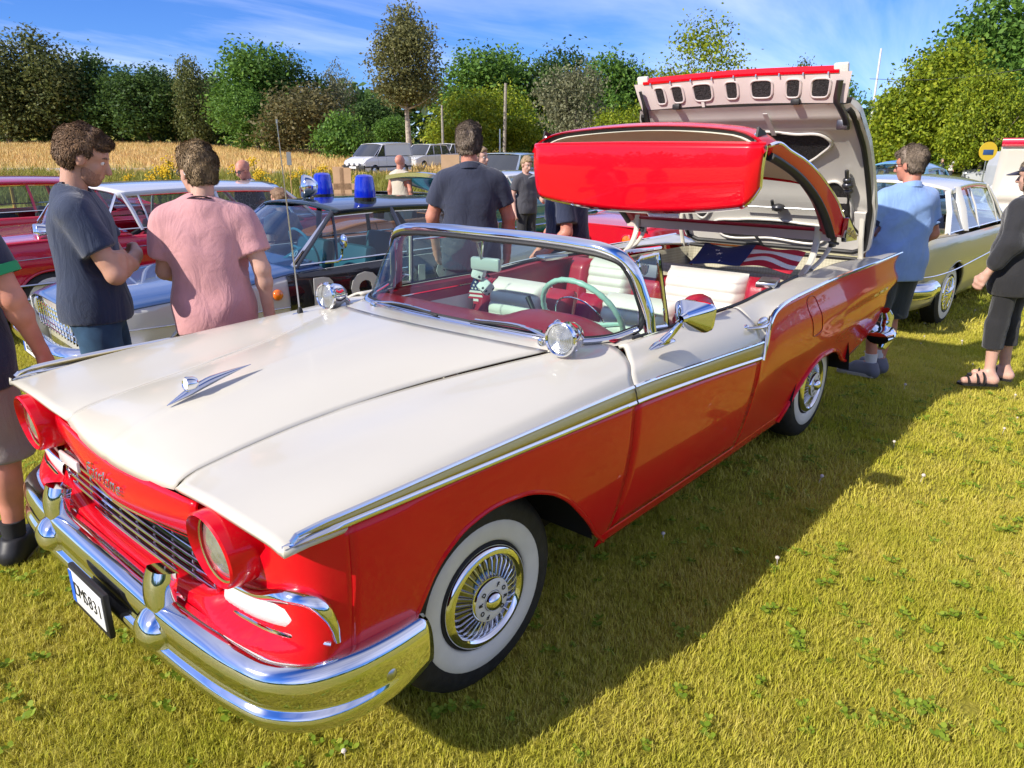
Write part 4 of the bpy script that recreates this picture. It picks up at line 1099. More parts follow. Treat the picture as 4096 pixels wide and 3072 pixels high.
# quarter lights (vent windows) and the raised far window
for s in (-1, 1):
    vt = thing('vent_window', None, None); vt.parent = hero
    A, B, C_2, D_ = (1.046, s * .792, 1.058), (1.150, s * .800, 1.050), (1.122, s * .752, 1.345), (1.005, s * .728, 1.335)
    m = MB(); m.tube(lin([A, B, C_2, D_, A], 33), .0075, 6, asp=1.2); m.build('vent_frame', CHROME if s < 0 else mat('cream_paint', (.62, .60, .50), .35), vt)
    m = MB(); m.tube(lin([B, C_2], 9) + np.array([.012, 0, 0]), .007, 6); m.build('vent_seal', BLACK, vt)
    m = MB(); m.poly([A, B, C_2, D_]); m.build('vent_glass', GLASS, vt, smooth=False)
    m = MB(); m.tube(crv([(.985, s * .690, 1.362), (1.05, s * .722, 1.366), (1.19, s * .722, 1.362)], 10), .010, 8, asp=.8); m.build('vent_rail', CHROME, vt)
    m = MB(); m.tube(crv([(1.07, s * .785, 1.075), (1.085, s * .77, 1.10), (1.11, s * .765, 1.095)], 8), .006, 6); m.build('vent_catch', CHROME, vt)
fw = thing('far_side_window', None, None); fw.parent = hero
q = [(1.17, .800, 1.045), (1.72, .805, 1.045), (1.70, .762, 1.275), (1.14, .762, 1.285)]
m = MB(); m.poly(q); m.build('window_glass', GLASS, fw, smooth=False)
m = MB(); m.tube(lin([q[1], q[2], q[3]], 15), .007, 6); m.build('window_frame', CHROME, fw)

# ------------------------------------------------------------------ cabin
cab = thing('cabin', None, None); cab.parent = hero
m = MB(); m.box((1.75, 0, .43), (2.1, 1.50, .02)); m.build('cabin_floor', CARPET, cab, smooth=False)
m = MB(); rows = []
for y in np.linspace(-.755, .755, 41):
    hump = .062 * math.exp(-((y + .41) / .24) ** 4)
    base = float(np.interp(abs(y), [0, .4, .6, .7, .755], [.67, .69, .73, .82, .9]))
    zb_ = 1.022
    rows.append([(base, y, zb_ + .004), (.82, y, zb_ + .012 + hump * .7), (.92, y, zb_ + .008 + hump), (.965, y, zb_ - .010 + hump * .9), (.985, y, zb_ - .045 + hump * .5), (.975, y, zb_ - .10), (.93, y, .86), (.90, y, .70)])
m.grid(np.array([crv(r, 20) for r in rows])); m.build('dashboard', REDVINYL, cab)
m = MB(); m.tube([(.990, y, .955) for y in np.linspace(-.74, .74, 9)], .012, 8, asp=1.5); m.build('dash_strip', CHROME, cab)
sw = thing('steering_wheel', None, None, (1.10, -.405, 1.035)); sw.parent = hero
sw.rotation_euler = (0, R_(60), 0)
t = np.linspace(0, 2*np.pi, 64, endpoint=False)
m = MB(); rr = .0125 + .0016 * np.sin(t * 26)
m.tube(np.stack([.208 * np.cos(t), .208 * np.sin(t), 0*t], 1), rr, 10, closed=True); m.build('wheel_rim', MINT, sw)
m = MB(); m.tube([(0, -.2, 0), (0, -.1, -.03), (0, 0, -.045), (0, .1, -.03), (0, .2, 0)], [.010, .014, .03, .014, .010], 8); m.build('wheel_spoke', MINT, sw)
m = MB(); m.tube(np.stack([.13 * np.cos(t), .13 * np.sin(t), 0*t - .02], 1), .004, 6, closed=True); m.build('horn_ring', CHROME, sw)
m = MB(); m.tube([(0, 0, -.04), (0, 0, -.16), (0, 0, -.30)], [.035, .04, .05], 12); m.build('steering_column', REDVINYL, sw)
m = MB(); m.tube([(1.02, -.30, .99), (1.03, -.18, 1.05)], .006, 8); m.build('gear_lever', CHROME, cab)
m = MB(); m.tube([(1.028, -.185, 1.045), (1.045, -.135, 1.10)], [.011, .013], 10); m.build('lever_knob', BLACK, cab)
def cushion(m, x0, x1, y0, y1, z0, z1, lean=.10, bul=.02, ribs=0, nx_=5, corner=.06):
    """upright padded back: front face towards -x"""
    ny_, nz_ = 21, 30 + 6 * ribs
    for face in (0, 1):
        G = []
        for i in range(ny_):
            a = i / (ny_ - 1); row = []
            for j in range(nz_):
                b = j / (nz_ - 1)
                ea = min(a, 1 - a) * (y1 - y0); eb = min(b, 1 - b) * (z1 - z0)
                puff = (min(1, ea / .05) * (2 - min(1, ea / .05))) ** .5 * (min(1, eb / .06) * (2 - min(1, eb / .06))) ** .5
                rib = .014 * abs(math.sin(math.pi * ribs * b)) ** .7 if ribs and face == 0 else 0
                th = (x1 - x0) / 2
                xc = (x0 + x1) / 2 + lean * (b - .5)
                x = xc + (-1 if face == 0 else 1) * (th * puff + rib * puff)
                row.append((x, y0 + (y1 - y0) * a, z0 + (z1 - z0) * b))
            G.append(row)
        m.grid(np.array(G), flip=(face == 0))
def bench(name, xb, lay, z1, zc, depth):
    st = thing(name, None, None); st.parent = hero
    for nm, mt, y0, y1, ribs, dz, dx in lay:
        m = MB(); cushion(m, xb - .075 + dx, xb + .085, y0, y1, zc - .02, z1 + dz, ribs=ribs)
        m.build(nm, mt, st, angle=180)
    for nm, mt, y0, y1, ribs, dz, dx in lay:
        m = MB(); m.box((xb - depth / 2 - .06, (y0 + y1) / 2, zc - .06), (depth, y1 - y0 - .004, .16), bev=.035); m.build('seat_cushion', mt, st)
    return st
bench('front_bench', 1.60, [('back_bolster', REDVINYL, .60, .735, 0, -.015, .0), ('back_panel', WHITEVINYL, .215, .598, 7, .0, -.004), ('back_bolster', REDVINYL, .045, .213, 0, -.02, .0),
      ('back_bolster', REDVINYL, -.17, .0, 0, -.02, .0), ('back_panel', WHITEVINYL, -.585, -.172, 7, .005, -.004), ('back_bolster', REDVINYL, -.735, -.587, 0, -.02, .0)], 1.040, .62, .50)
bench('rear_bench', 2.47, [('back_bolster', REDVINYL, .53, .70, 0, -.01, .0), ('back_panel', WHITEVINYL, .20, .528, 9, .005, -.004), ('back_bolster', REDVINYL, -.04, .198, 0, -.06, .0),
      ('back_panel', WHITEVINYL, -.545, -.042, 9, .005, -.004), ('back_bolster', REDVINYL, -.70, -.547, 0, -.01, .0)], 1.065, .60, .50)
m = MB(); P = crv([(1.50, -.66, .985), (1.62, -.675, 1.035), (1.70, -.68, 1.03), (1.76, -.68, .98)], 12); m.tube(P, [.03, .04, .05, .055, .058, .06, .06, .058, .055, .05, .04, .03], 12); m.build('seat_shoulder', REDVINYL, cab)
m = MB(); m.box((2.43, .08, 1.035), (.02, .17, .08), rot=Matrix.Rotation(.2, 3, 'Y'), bev=.008); em = m.build('seat_emblem_panel', mat('grey_vinyl', (.16, .16, .19), .5), cab)
m = MB(); sh = [(-.022, .028), (.022, .028), (.022, -.005), (.012, -.022), (0, -.032), (-.012, -.022), (-.022, -.005)]
m.prism([(2.412, .08 + a, 1.038 + b) for a, b in sh], (.004, 0, 0)); m.prism([(2.409, .08 + a * .6, 1.036 + b * .6) for a, b in sh], (.003, 0, 0))
for k in (-1, 0, 1): m.prism([(2.412, .08 + k * .017 - .006, 1.068), (2.412, .08 + k * .017 + .006, 1.068), (2.412, .08 + k * .02, 1.082)], (.004, 0, 0))
m.build('seat_crest', CHROME, em, smooth=False)
for s in (-1, 1):   # side trim beside the rear seat, chrome-capped, with the edge of the well
    m = MB(); xs = np.linspace(1.75, 2.72, 14)
    wq_ = pchip([1.75, 2.18, 2.5, 2.72], [.792, .792, .768, .745], xs); zq_ = pchip([1.75, 1.9, 2.18, 2.5, 2.72], [1.026, 1.030, 1.048, 1.052, 1.05], xs)
    m.grid(np.array([[(xs[i], s * wq_[i], zq_[i]), (xs[i], s * (wq_[i] - .03), zq_[i] - .01), (xs[i], s * (wq_[i] - .05), zq_[i] - .06), (xs[i], s * (wq_[i] - .06), .75), (xs[i], s * (wq_[i] - .06), .45)] for i in range(14)]), flip=(s > 0))
    m.build('rear_side_trim', REDVINYL, cab)
    m = MB(); m.tube(np.stack([xs, s * wq_, zq_ + .006], 1), .008, 6); m.build('trim_cap', BLACK, cab)
    m = MB(); m.box((2.33, s * .735, 1.068), (.20, .10, .03), rot=Matrix.Rotation(-s * .25, 3, 'Z'), bev=.008); m.build('roof_latch_plate', STEEL, cab)

# ------------------------------------------------------------------ boot well
def plaidmat():
    m = bpy.data.materials.new('plaid_trim'); m.use_nodes = True; nt = m.node_tree; b = nt.nodes['Principled BSDF']; b.inputs['Roughness'].default_value = .8
    tc = nt.nodes.new('ShaderNodeTexCoord'); last = None
    for d in ('X', 'Y', 'Z'):
        for sc, am in ((14, .5), (55, .3)):
            w = nt.nodes.new('ShaderNodeTexWave'); w.bands_direction = d; w.inputs['Scale'].default_value = sc; nt.links.new(tc.outputs['Object'], w.inputs[0])
            mu = nt.nodes.new('ShaderNodeMath'); mu.operation = 'MULTIPLY'; mu.inputs[1].default_value = am * .35; nt.links.new(w.outputs['Fac'], mu.inputs[0])
            if last is None: last = mu.outputs[0]
            else:
                ad = nt.nodes.new('ShaderNodeMath'); nt.links.new(last, ad.inputs[0]); nt.links.new(mu.outputs[0], ad.inputs[1]); last = ad.outputs[0]
    r = nt.nodes.new('ShaderNodeValToRGB'); r.color_ramp.elements[0].color = (.22, .20, .13, 1); r.color_ramp.elements[1].color = (.56, .53, .40, 1)
    nt.links.new(last, r.inputs[0]); nt.links.new(r.outputs[0], b.inputs['Base Color']); return m
PLAID = plaidmat()
well = thing('boot_well', None, None); well.parent = hero
m = MB(); m.box((3.45, 0, .555), (1.40, 1.36, .02)); m.build('boot_floor', mat('boot_mat', (.05, .05, .05), .9), well)
m = MB()
rw = [(2.78, -.70), (3.4, -.69), (4.0, -.665), (4.09, -.62), (4.10, 0), (4.09, .62), (4.0, .665), (3.4, .69), (2.78, .70)]
rwp = lin([(x, y, 0) for x, y in rw], 60)
m.grid(np.array([[(p[0], p[1], z) for z in (.56, .75, .985)] for p in rwp])); m.build('boot_lining', PLAID, well, solid=.012)
m = MB(); m.box((2.72, 0, .82), (.04, 1.40, .46)); m.build('boot_bulkhead', PLAID, well, smooth=False)
m = MB(); rows = []
for y in np.linspace(-.84, .84, 15):
    rows.append([(4.09, y, .985), (4.11, y, 1.0), (4.16, y, 1.0), (4.205, y, .975), (4.21, y, .93)])
m.grid(np.array(rows)); m.build('rear_deck_edge', WHITE, well, solid=.01)
m = MB(); m.tube([(4.085, y, .998) for y in np.linspace(-.66, .66, 9)], .012, 8); m.build('boot_seal', BLACK, well)

# ------------------------------------------------------------------ opened boot lid (hinged at the tail)
lid = thing('boot_lid', None, None); lid.parent = hero
LP = crv([(4.165, 0, 1.015), (4.075, 0, 1.18), (3.90, 0, 1.455), (3.65, 0, 1.74), (3.46, 0, 1.90), (3.315, 0, 2.015)], 40)
LT = np.gradient(LP, axis=0); LT /= np.linalg.norm(LT, axis=1)[:, None]
LN = np.stack([LT[:, 2] * 0 - LT[:, 2], 0 * LT[:, 0], LT[:, 0]], 1)      # towards the cabin / camera
if LN[20, 0] > 0: LN = -LN
def lidw(b): return np.interp(b, [0, .05, .3, .7, .93, 1], [.66, .725, .775, .780, .765, .725])
def L_(a, b, o=0.0):
    """a = -1..1 across, b = 0..1 from hinge to lip"""
    i = np.clip(b, 0, 1) * 39; i0 = int(min(math.floor(i), 38)); k = i - i0
    P = LP[i0] * (1 - k) + LP[i0+1] * k; N = LN[i0] * (1 - k) + LN[i0+1] * k
    return np.array([P[0] + N[0] * o, a * float(lidw(b)), P[2] + N[2] * o])
m = MB()
aa = np.linspace(-1, 1, 33); bb = np.linspace(0, 1, 40)
def emboss(a, b):
    v = 0
    v += .012 * math.exp(-((abs(a) - .93) / .05) ** 2) + .014 * math.exp(-((b - .90) / .03) ** 2) + .010 * math.exp(-((b - .82) / .025) ** 2)
    v += .012 * math.exp(-((b - .36) / .05) ** 2)
    return v
m.grid(np.array([[L_(a, b, .006 + emboss(a, b)) for b in bb] for a in aa])); 
CREAMW = mat('lid_inner_paint', (.66, .63, .58), .34, coat=.3, var=.03, vscale=5)
m.build('lid_inner_panel', CREAMW, lid, angle=180)
m = MB(); m.grid(np.array([[L_(a, b, -.035 - .02 * (1 - a * a)) for b in bb] for a in np.linspace(-1.0, 1.0, 21)])); m.build('lid_outer_skin', WHITE, lid, angle=180)
for s in (-1, 1):
    m = MB(); m.grid(np.array([[L_(s, b, o) for o in (.008, -.01, -.036)] for b in bb])); m.build('lid_edge', WHITE, lid)
ed = [L_(-.955, b, .020) for b in np.linspace(.97, .06, 30)] + [L_(a, .03, .020) for a in np.linspace(-.88, .88, 20)] + [L_(.955, b, .020) for b in np.linspace(.06, .97, 30)]
m = MB(); m.tube(np.array(ed), .017, 8); m.build('lid_seal', BLACK, lid)
INSUL = mat('insulation_felt', (.028, .025, .026), .95, bump=1.0, bscale=120, var=.35, vscale=60)
def patch(name, poly, o=.016):
    c = crv(poly, 40, closed=True)
    cen = c.mean(0)
    m = MB()
    G = np.array([[L_(*(cen + (p - cen) * k), o) for k in (0.02, .35, .7, 1.0)] for p in c])
    m.grid(G, cu=True); e = m.build(name, INSUL, lid)
    m = MB(); m.tube(np.array([L_(p[0], p[1], o - .001) for p in c]), .011, 8, closed=True, asp=.9); m.build('cutout_rim', CREAMW, e)
for s in (-1, 1):
    patch('insulation_pad', [(s * .10, .78), (s * .45, .785), (s * .66, .77), (s * .71, .72), (s * .60, .64), (s * .42, .57), (s * .14, .55), (s * .07, .66)])
    patch('insulation_pad', [(s * .58, .44), (s * .70, .47), (s * .78, .40), (s * .79, .24), (s * .72, .20), (s * .62, .24), (s * .55, .34)])
patch('insulation_pad', [(-.58, .11), (0, .085), (.58, .11), (.60, .16), (.3, .205), (0, .215), (-.3, .205), (-.60, .16)])
# latch mechanism on the near edge with its cable, long drive rods across the panel
m = MB()
for b, r in ((.50, .028), (.47, .038), (.435, .030)):
    c = L_(-.80, b, .045); m.ell(c, (r, r, r * .8), 6, 10)
m.tube([L_(-.80, .55, .03), L_(-.80, .50, .05), L_(-.80, .40, .05)], .014, 8); m.build('latch_motor', mat('dark_steel', (.10, .10, .11), .35, metal=.8), lid, angle=60)
m = MB(); m.tube(crv([L_(-.80, .42, .05), L_(-.79, .32, .055), L_(-.82, .24, .05), L_(-.90, .17, .04)], 20), .008, 8); m.build('latch_cable', BLACK, lid)
m = MB(); m.tube([L_(a, .315, .05) for a in np.linspace(-.75, .2, 8)], .006, 8); m.build('drive_rod', STEEL, lid)
m = MB(); m.ell(L_(-.15, .315, .05), (.05, .05, .03), 8, 12); m.tube([L_(-.1, .30, .05), L_(-.1, .36, .05)], .012, 8); m.build('drive_motor', mat('dark_steel', (.10, .10, .11), .35, metal=.8), lid)
for s in (-1, 1):
    m = MB(); m.tube(crv([L_(s * .9, .27, .03), (3.985, s * .70, 1.14), (4.03, s * .70, 1.03), (4.05, s * .70, .96)], 14), .018, 8, asp=.6); m.build('lid_strut', WHITE, lid)
    m = MB(); m.prism([tuple(L_(s * .83, .30, .02)), tuple(L_(s * .93, .30, .02)), tuple(L_(s * .93, .17, .02)), tuple(L_(s * .86, .17, .02))], tuple(LN[8] * .02)); m.build('strut_bracket', CREAMW, lid, smooth=False)
m = MB(); m.tube(crv([(3.98, .22, 1.13), (3.95, .10, 1.15), (3.96, .02, 1.09), (4.0, -.01, 1.01), (4.04, .01, .97)], 20), .010, 8); m.build('wiring_loom', BLACK, lid)
# fold-out tray along the lip with seven lightening holes
tray = thing('lid_tray', None, None); tray.parent = hero
TB = np.array([(3.300, .700, 2.010), (3.325, 0, 2.030), (3.300, -.700, 2.010)]); TT = np.array([(3.232, .735, 2.178), (3.250, 0, 2.196), (3.232, -.735, 2.178)])
tb, ttp = crv(TB, 71), crv(TT, 71)
tn = np.array([-.92, 0, -.38])
def T_(u, v, o=0.0):
    i = np.clip(u, 0, 1) * 70; i0 = int(min(math.floor(i), 69)); k = i - i0
    B = tb[i0] * (1 - k) + tb[i0+1] * k; T = ttp[i0] * (1 - k) + ttp[i0+1] * k
    return B * (1 - v) + T * v + tn * o
holes = [(.10, .150), (.185, .245), (.295, .390), (.455, .515), (.575, .675), (.735, .800), (.845, .925)]
m = MB(); m.grid(np.array([[T_(u, v, .004 * math.sin(math.pi * v)) for v in np.linspace(0, 1, 9)] for u in np.linspace(0, 1, 71)])); m.build('tray_panel', mat('tray_paint', (.62, .55, .52), .36, coat=.3, var=.03, vscale=6), tray)
for u0, u1 in holes:
    c, r = [], .035
    uc, hw = (u0 + u1) / 2, (u1 - u0) / 2
    for k in range(28):
        a = 2 * math.pi * k / 28; ca, sa = math.cos(a), math.sin(a)
        c.append((uc + hw * math.copysign(abs(ca) ** .5, ca), .50 + .31 * math.copysign(abs(sa) ** .5, sa)))
    m = MB(); m.poly([tuple(T_(u, v, .0075)) for u, v in c]); h_ = m.build('tray_hole', INSUL, tray, smooth=False)
    m = MB(); m.tube(np.array([T_(u, v, .006) for u, v in c]), .009, 8, closed=True, asp=.7); m.build('hole_rim', mat('tray_paint', (1, 1, 1)), h_)
m = MB(); m.grid(np.array([[T_(u, 1, o) + np.array([0, 0, dz]) for o, dz in ((.004, -.006), (.010, .010), (-.02, .028), (-.05, .016))] for u in np.linspace(.05, .95, 41)])); m.build('tray_lip', RED, tray)
for k in range(9):
    m = MB(); p = T_(.09 + .82 * k / 8, .965, .010); m.box(p, (.008, .008, .020)); m.build('tray_clip', STEEL, tray, smooth=False)
for u in (.20, .785):
    m = MB(); p = T_(u, .07, .018); m.box(p, (.03, .055, .035), bev=.006); m.build('tray_bump_stop', BLACK, tray)
for s, u in ((-1, .965), (1, .035)):
    m = MB(); p = T_(u, .55, 0); m.box((p[0] + .004, p[1], p[2] + .03), (.03, .085, .20), rot=Matrix.Rotation(-.35, 3, 'Y'), bev=.01); m.build('tray_end', CREAMW, tray)
    m = MB(); P = lin([T_(u, .78, .03), T_(u, .1, .035), L_(s * .90, .90, .045), L_(s * .88, .84, .04)], 12); m.tube(P, .020, 6, asp=.35); m.build('tray_hinge', mat('dark_steel', (1, 1, 1)), tray)
    m = MB(); c = L_(s * .86, .87, .035); m.box(c, (.03, .07, .06), bev=.008); m.build('hinge_bracket', mat('dark_steel', (1, 1, 1)), tray)
m = MB(); m.prism([tuple(T_(u, v, .012)) for u, v in ((.33, -.02), (.345, -.02), (.345, .16), (.33, .16))], tuple(tn * .004)); m.prism([tuple(L_(-.29 + .0, b, .035)) for b in (.97, .80)] + [tuple(L_(-.25, b, .035)) for b in (.80, .97)], tuple(LN[30] * .004)); m.build('tray_strap', CREAMW, tray, smooth=False)

# ------------------------------------------------------------------ retracting hardtop
roof = thing('folding_hardtop', None, None); roof.parent = hero
def rs(x): return pchip([2.13, 2.25, 2.42, 2.75, 3.05, 3.25, 3.42, 3.61], [1.800, 1.812, 1.765, 1.670, 1.545, 1.445, 1.330, 1.190], x)
RXs = np.linspace(2.13, 3.02, 22)
def rsec(x, o=0.0):
    z0 = float(rs(x)); k = np.interp(x, [2.1, 2.3, 3.0], [.090, .100, .085])
    Y = np.concatenate([np.linspace(-.735, -.60, 8), np.linspace(-.55, .55, 17), np.linspace(.60, .735, 8)])
    out = []
    for y in Y:
        a = abs(y) / .735
        drop = (1 - max(0, 1 - ((abs(y) - .53) / .205) ** 2) ** .5) if abs(y) > .53 else 0
        z = z0 - .02 + k * (1 - (y / .75) ** 2) * .62 + .040 - .085 * drop
        out.append((x + .10 * (1 - (y / .735) ** 2) * np.interp(x, [2.13, 2.5], [1, 0]), y * (1 - .012 * (o > 0)), z - o))
    return out
m = MB(); m.grid(np.array([rsec(x) for x in RXs])); m.build('roof_skin', RED, roof)
m = MB(); m.grid(np.array([[(p[0] + .012, p[1] * .955, p[2]) for p in rsec(x, .032)] for x in RXs])); m.build('headlining', mat('headlining_cloth', (.80, .68, .52), .9, bump=.2, bscale=500), roof)
fr_o = np.array(rsec(2.13)); fr_i = np.array([(p[0] + .012, p[1] * .965, p[2]) for p in rsec(2.13, .030)])
m = MB(); m.grid(np.stack([fr_o, fr_o + [-.016, 0, -.006], fr_o * .75 + fr_i * .25 + [-.010, 0, -.004]], 0)); m.build('roof_leading_edge', RED, roof)
m = MB(); m.grid(np.stack([fr_o * .75 + fr_i * .25 + [-.009, 0, -.004], fr_o * .12 + fr_i * .88 + [.008, 0, 0]], 0)); m.build('roof_seal', BLACK, roof)
m = MB(); m.grid(np.stack([fr_o * .12 + fr_i * .88 + [.008, 0, 0], fr_i + [.0, 0, -.002], fr_i + [.02, 0, -.003]], 0)); m.build('headlining_edge', mat('cream_paint', (.62, .60, .50), .35), roof)
for s in (-1, 1):
    # side: cant rail and rear pillar with window cut-out
    xo = np.linspace(2.16, 3.61, 40)
    zo = rs(xo) - .045 * np.interp(xo, [2.1, 2.6, 3.61], [1, .4, 0]); wo = np.interp(xo, [2.13, 2.6, 3.1, 3.61], [.733, .738, .742, .735])
    inn = crv([(2.19, 1.715), (2.30, 1.690), (2.55, 1.620), (2.80, 1.520), (3.02, 1.400), (3.16, 1.300), (3.235, 1.235)], 40)
    rows = []
    for i in range(40):
        A = np.array((xo[i], s * wo[i], zo[i])); B = np.array((inn[i, 0], s * (wo[i] - .012), inn[i, 1]))
        rows.append([A, A * .93 + B * .07 + [0, s * .010, 0], A * .5 + B * .5 + [0, s * .012, 0], A * .05 + B * .95 + [0, s * .004, 0], B])
    m = MB(); m.grid(np.array(rows), flip=(s > 0)); pil = m.build('roof_side', RED, roof, solid=.02)
    m = MB(); m.tube(np.stack([xo, s * (wo + .004), zo + .002], 1), .010, 8); m.build('drip_moulding', CHROME, pil)
    P = np.array([r[3] for r in rows])
    m = MB(); m.tube(P + np.array([0, s * .004, -.004]), .026, 10, asp=.8); m.build('window_seal', BLACK, pil)
    m = MB(); P2 = np.array([r[4] for r in rows]); G = np.stack([P2, P2 + [0, -s * .035, .01], P2 + [0, -s * .06, .05]], 1); m.grid(G, flip=(s < 0)); m.build('inner_rail', REDVINYL, pil)
    # chrome badge plate low on the pillar, with script
    c = [(3.43, 1.320), (3.595, 1.205), (3.60, 1.175), (3.50, 1.17), (3.30, 1.215), (3.335, 1.275)]
    c = [(3.395, 1.340), (3.605, 1.215), (3.612, 1.180), (3.40, 1.188), (3.385, 1.215)]
    m = MB(); m.prism([(x, s * .750, z) for x, z in c], (0, s * .032, 0)); bd = m.build('pillar_badge', CHROME, pil, smooth=False, bevel=.003)
    if s < 0:
        text_mesh('Skyliner', .062, .002, tmat((3.495, -.7845, 1.235), (1, 0, -.28), (0, .05, 1)), 'badge_script', mat('brass', (.72, .55, .22), .25, metal=1), bd, shear=.4, bev=.0008)
# back light and cross member
m = MB(); G = []
for y in np.linspace(-.66, .66, 17):
    k = 1 - (y / .7) ** 2
    G.append([(3.02 + .05 * k, y, 1.535 + .05 * k), (3.14 + .06 * k, y, 1.43 + .02 * k), (3.27 + .03 * k, y, 1.275)])
m.grid(np.array(G)); m.build('rear_window', CLEAR, roof)
m = MB(); P = crv([(3.26, -.735, 1.250), (3.31, -.4, 1.245), (3.33, 0, 1.243), (3.31, .4, 1.245), (3.26, .735, 1.250)], 30)
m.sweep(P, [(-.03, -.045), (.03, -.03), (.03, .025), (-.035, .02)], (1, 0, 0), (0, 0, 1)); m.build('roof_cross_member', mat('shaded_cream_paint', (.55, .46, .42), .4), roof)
m = MB(); m.tube(P + [-.035, 0, .022], .012, 8); m.build('cross_member_trim', REDVINYL, roof)
m = MB(); m.grid(np.stack([np.array(rsec(3.02)), np.array(rsec(3.02)) + [.03, 0, -.02], np.array(rsec(3.02)) + [.02, 0, -.05]], 0)[:, 3:-3]); m.build('roof_trailing_edge', RED, roof)
# front flap hanging down from the leading edge
m = MB()
FB = 1.425
def flap(y, v):
    a = abs(y) / .725
    ztop = 1.768 + .006 * (1 - a * a)
    zbot = 1.425 + .060 * a ** 2.2 + .085 * max(0, (a - .88) / .12) ** 2.4
    z = zbot + (ztop - zbot) * v
    x = 2.105 - .030 * (1 - a * a) - .010 * math.sin(math.pi * v) + .03 * max(0, (a - .90) / .10) ** 2 + .012 * (1 - v)
    return (x, y * (1 - .022 * (1 - v) * (y < 0)), z)
ysf = np.concatenate([np.linspace(-.725, -.58, 12), np.linspace(-.53, .53, 23), np.linspace(.58, .725, 12)])
m.grid(np.array([[flap(y, v) for v in np.linspace(0, 1, 16)] for y in ysf])); fl = m.build('roof_flap', RED, roof, solid=.018, off=0)
cn = np.array([flap(y, 0) for y in ysf]); up1 = np.array([flap(-.725, v) for v in np.linspace(1, 0, 12)]); up2 = np.array([flap(.725, v) for v in np.linspace(0, 1, 12)])
m = MB(); m.tube(np.concatenate([up1, cn, up2])[::1] + np.array([.012, 0, -.004]), .012, 8); m.build('flap_moulding', CHROME, fl)
m = MB(); m.tube(np.array([flap(y, 1.0) for y in ysf]) + np.array([.004, 0, .004]), .010, 8); m.build('flap_top_edge', RED, fl)
for s in (-1, 1):
    m = MB(); m.box((2.19, s * .672, 1.79), (.10, .012, .10), rot=Matrix.Rotation(.3, 3, 'Y')); m.box((2.17, s * .66, 1.77), (.03, .03, .05), bev=.006); m.tube([(2.16, s * .665, 1.76), (2.24, s * .665, 1.83)], .012, 8); m.build('flap_hinge', BLACK, fl)
    m = MB(); M = frame((2.155, s * .665, 1.815), (-1, 0, .2)); m.lathe([(.010, -.004), (.009, .004), (0, .006)], M, 10); m.build('hinge_bolt', STEEL, fl)
# white lifting arms
for s in (-1, 1):
    m = MB(); m.tube(crv([(3.235, s * .655, 1.29), (3.225, s * .655, 1.17), (3.17, s * .655, 1.085), (3.00, s * .655, .985), (2.93, s * .655, .90)], 22), .022, 8, asp=.55); m.build('lifting_arm', WHITE, roof)
    m = MB(); m.tube(crv([(3.40, s * .70, 1.225), (3.385, s * .69, 1.15), (3.30, s * .68, 1.085), (3.16, s * .665, 1.03)], 18), .017, 8, asp=.6); m.build('lifting_arm', WHITE, roof)
    m = MB(); m.box((3.40, s * .70, 1.185), (.06, .03, .07), bev=.006); m.tube([(3.33, s * .70, 1.19), (3.44, s * .72, 1.17)], .010, 6); m.build('arm_bracket', mat('dark_steel', (1, 1, 1)), roof)

# ------------------------------------------------------------------ lamps, mirror, handles, ornament, aerial
def spotlamp(c, s):
    sl = thing('spotlight', None, None); sl.parent = hero
    ax = Vector((-1, -.10 * 1, .02)).normalized()
    M = frame(c, ax)
    m = MB(); m.lathe([(0.0, -.085), (.022, -.082), (.040, -.070), (.053, -.045), (.060, -.010), (.062, .022), (.0655, .026), (.0655, .038), (.060, .041), (.055, .036)], M, 36); m.build('spotlight_shell', CHROME, sl)
    m = MB(); m.lathe([(.056, .033)] + [(.054 - .003 * k, .034 + .0009 * k + (.0022 if k % 2 else 0)) for k in range(17)] + [(0, .050)], M, 36); m.build('spotlight_lens', LENS, sl)
    m = MB(); P = crv([(c[0] + .05, c[1] - s * .01, c[2] - .01), (c[0] + .085, c[1] - s * .02, c[2] - .045), (c[0] + .075, c[1] - s * .01, 1.005)], 12)
    m.tube(P, [.017] * 4 + [.013] * 4 + [.011, .012, .016, .022], 10); m.build('spotlight_bracket', CHROME, sl)
    m = MB(); m.ell((c[0] + .01, c[1] + .045, c[2] + .045), (.018, .014, .016), 6, 10); m.build('spotlight_knob', CHROME, sl)
spotlamp((.585, -.70, 1.090), -1)
spotlamp((.555, .70, 1.072), 1)
mi = thing('door_mirror', None, None); mi.parent = hero
m = MB()
for k in range(1):
    P = crv([(.84, -.905, 1.028), (.90, -.912, 1.040), (.96, -.917, 1.043), (1.02, -.915, 1.030)], 14)
    m.tube(P, [.006, .012, .017, .020, .022, .023, .024, .024, .023, .022, .020, .016, .011, .004], 10, asp=.55)
m.tube(crv([(.92, -.915, 1.045), (.95, -.94, 1.085), (.955, -.975, 1.135)], 10), np.linspace(.017, .010, 10), 10); m.build('mirror_arm', CHROME, mi)
m = MB(); hub_ = np.array((.945, -.985, 1.145))
rings = []
for r, dx, sq in ((.014, -.030, 0), (.017, -.012, 0), (.020, .0, 0), (.026, .004, .3), (1, .050, 1), (1, .066, 1)):
    row = []
    for k in range(32):
        a = 2*math.pi*k/32; ca, sa = math.cos(a), math.sin(a)
        e = .45
        qx, qz = math.copysign(abs(ca) ** e, ca), math.copysign(abs(sa) ** e, sa)
        rx, rz = .080, .058
        if sq < 1:
            row.append(hub_ + np.array([dx, r * ca, r * sa]))
        else:
            row.append(hub_ + np.array([dx, rx * qx * (1 + .07 * qz) - .012, rz * qz]))
    rings.append(row)
m.grid(np.array(rings), cv=True); m.build('mirror_head', CHROME, mi, angle=30)
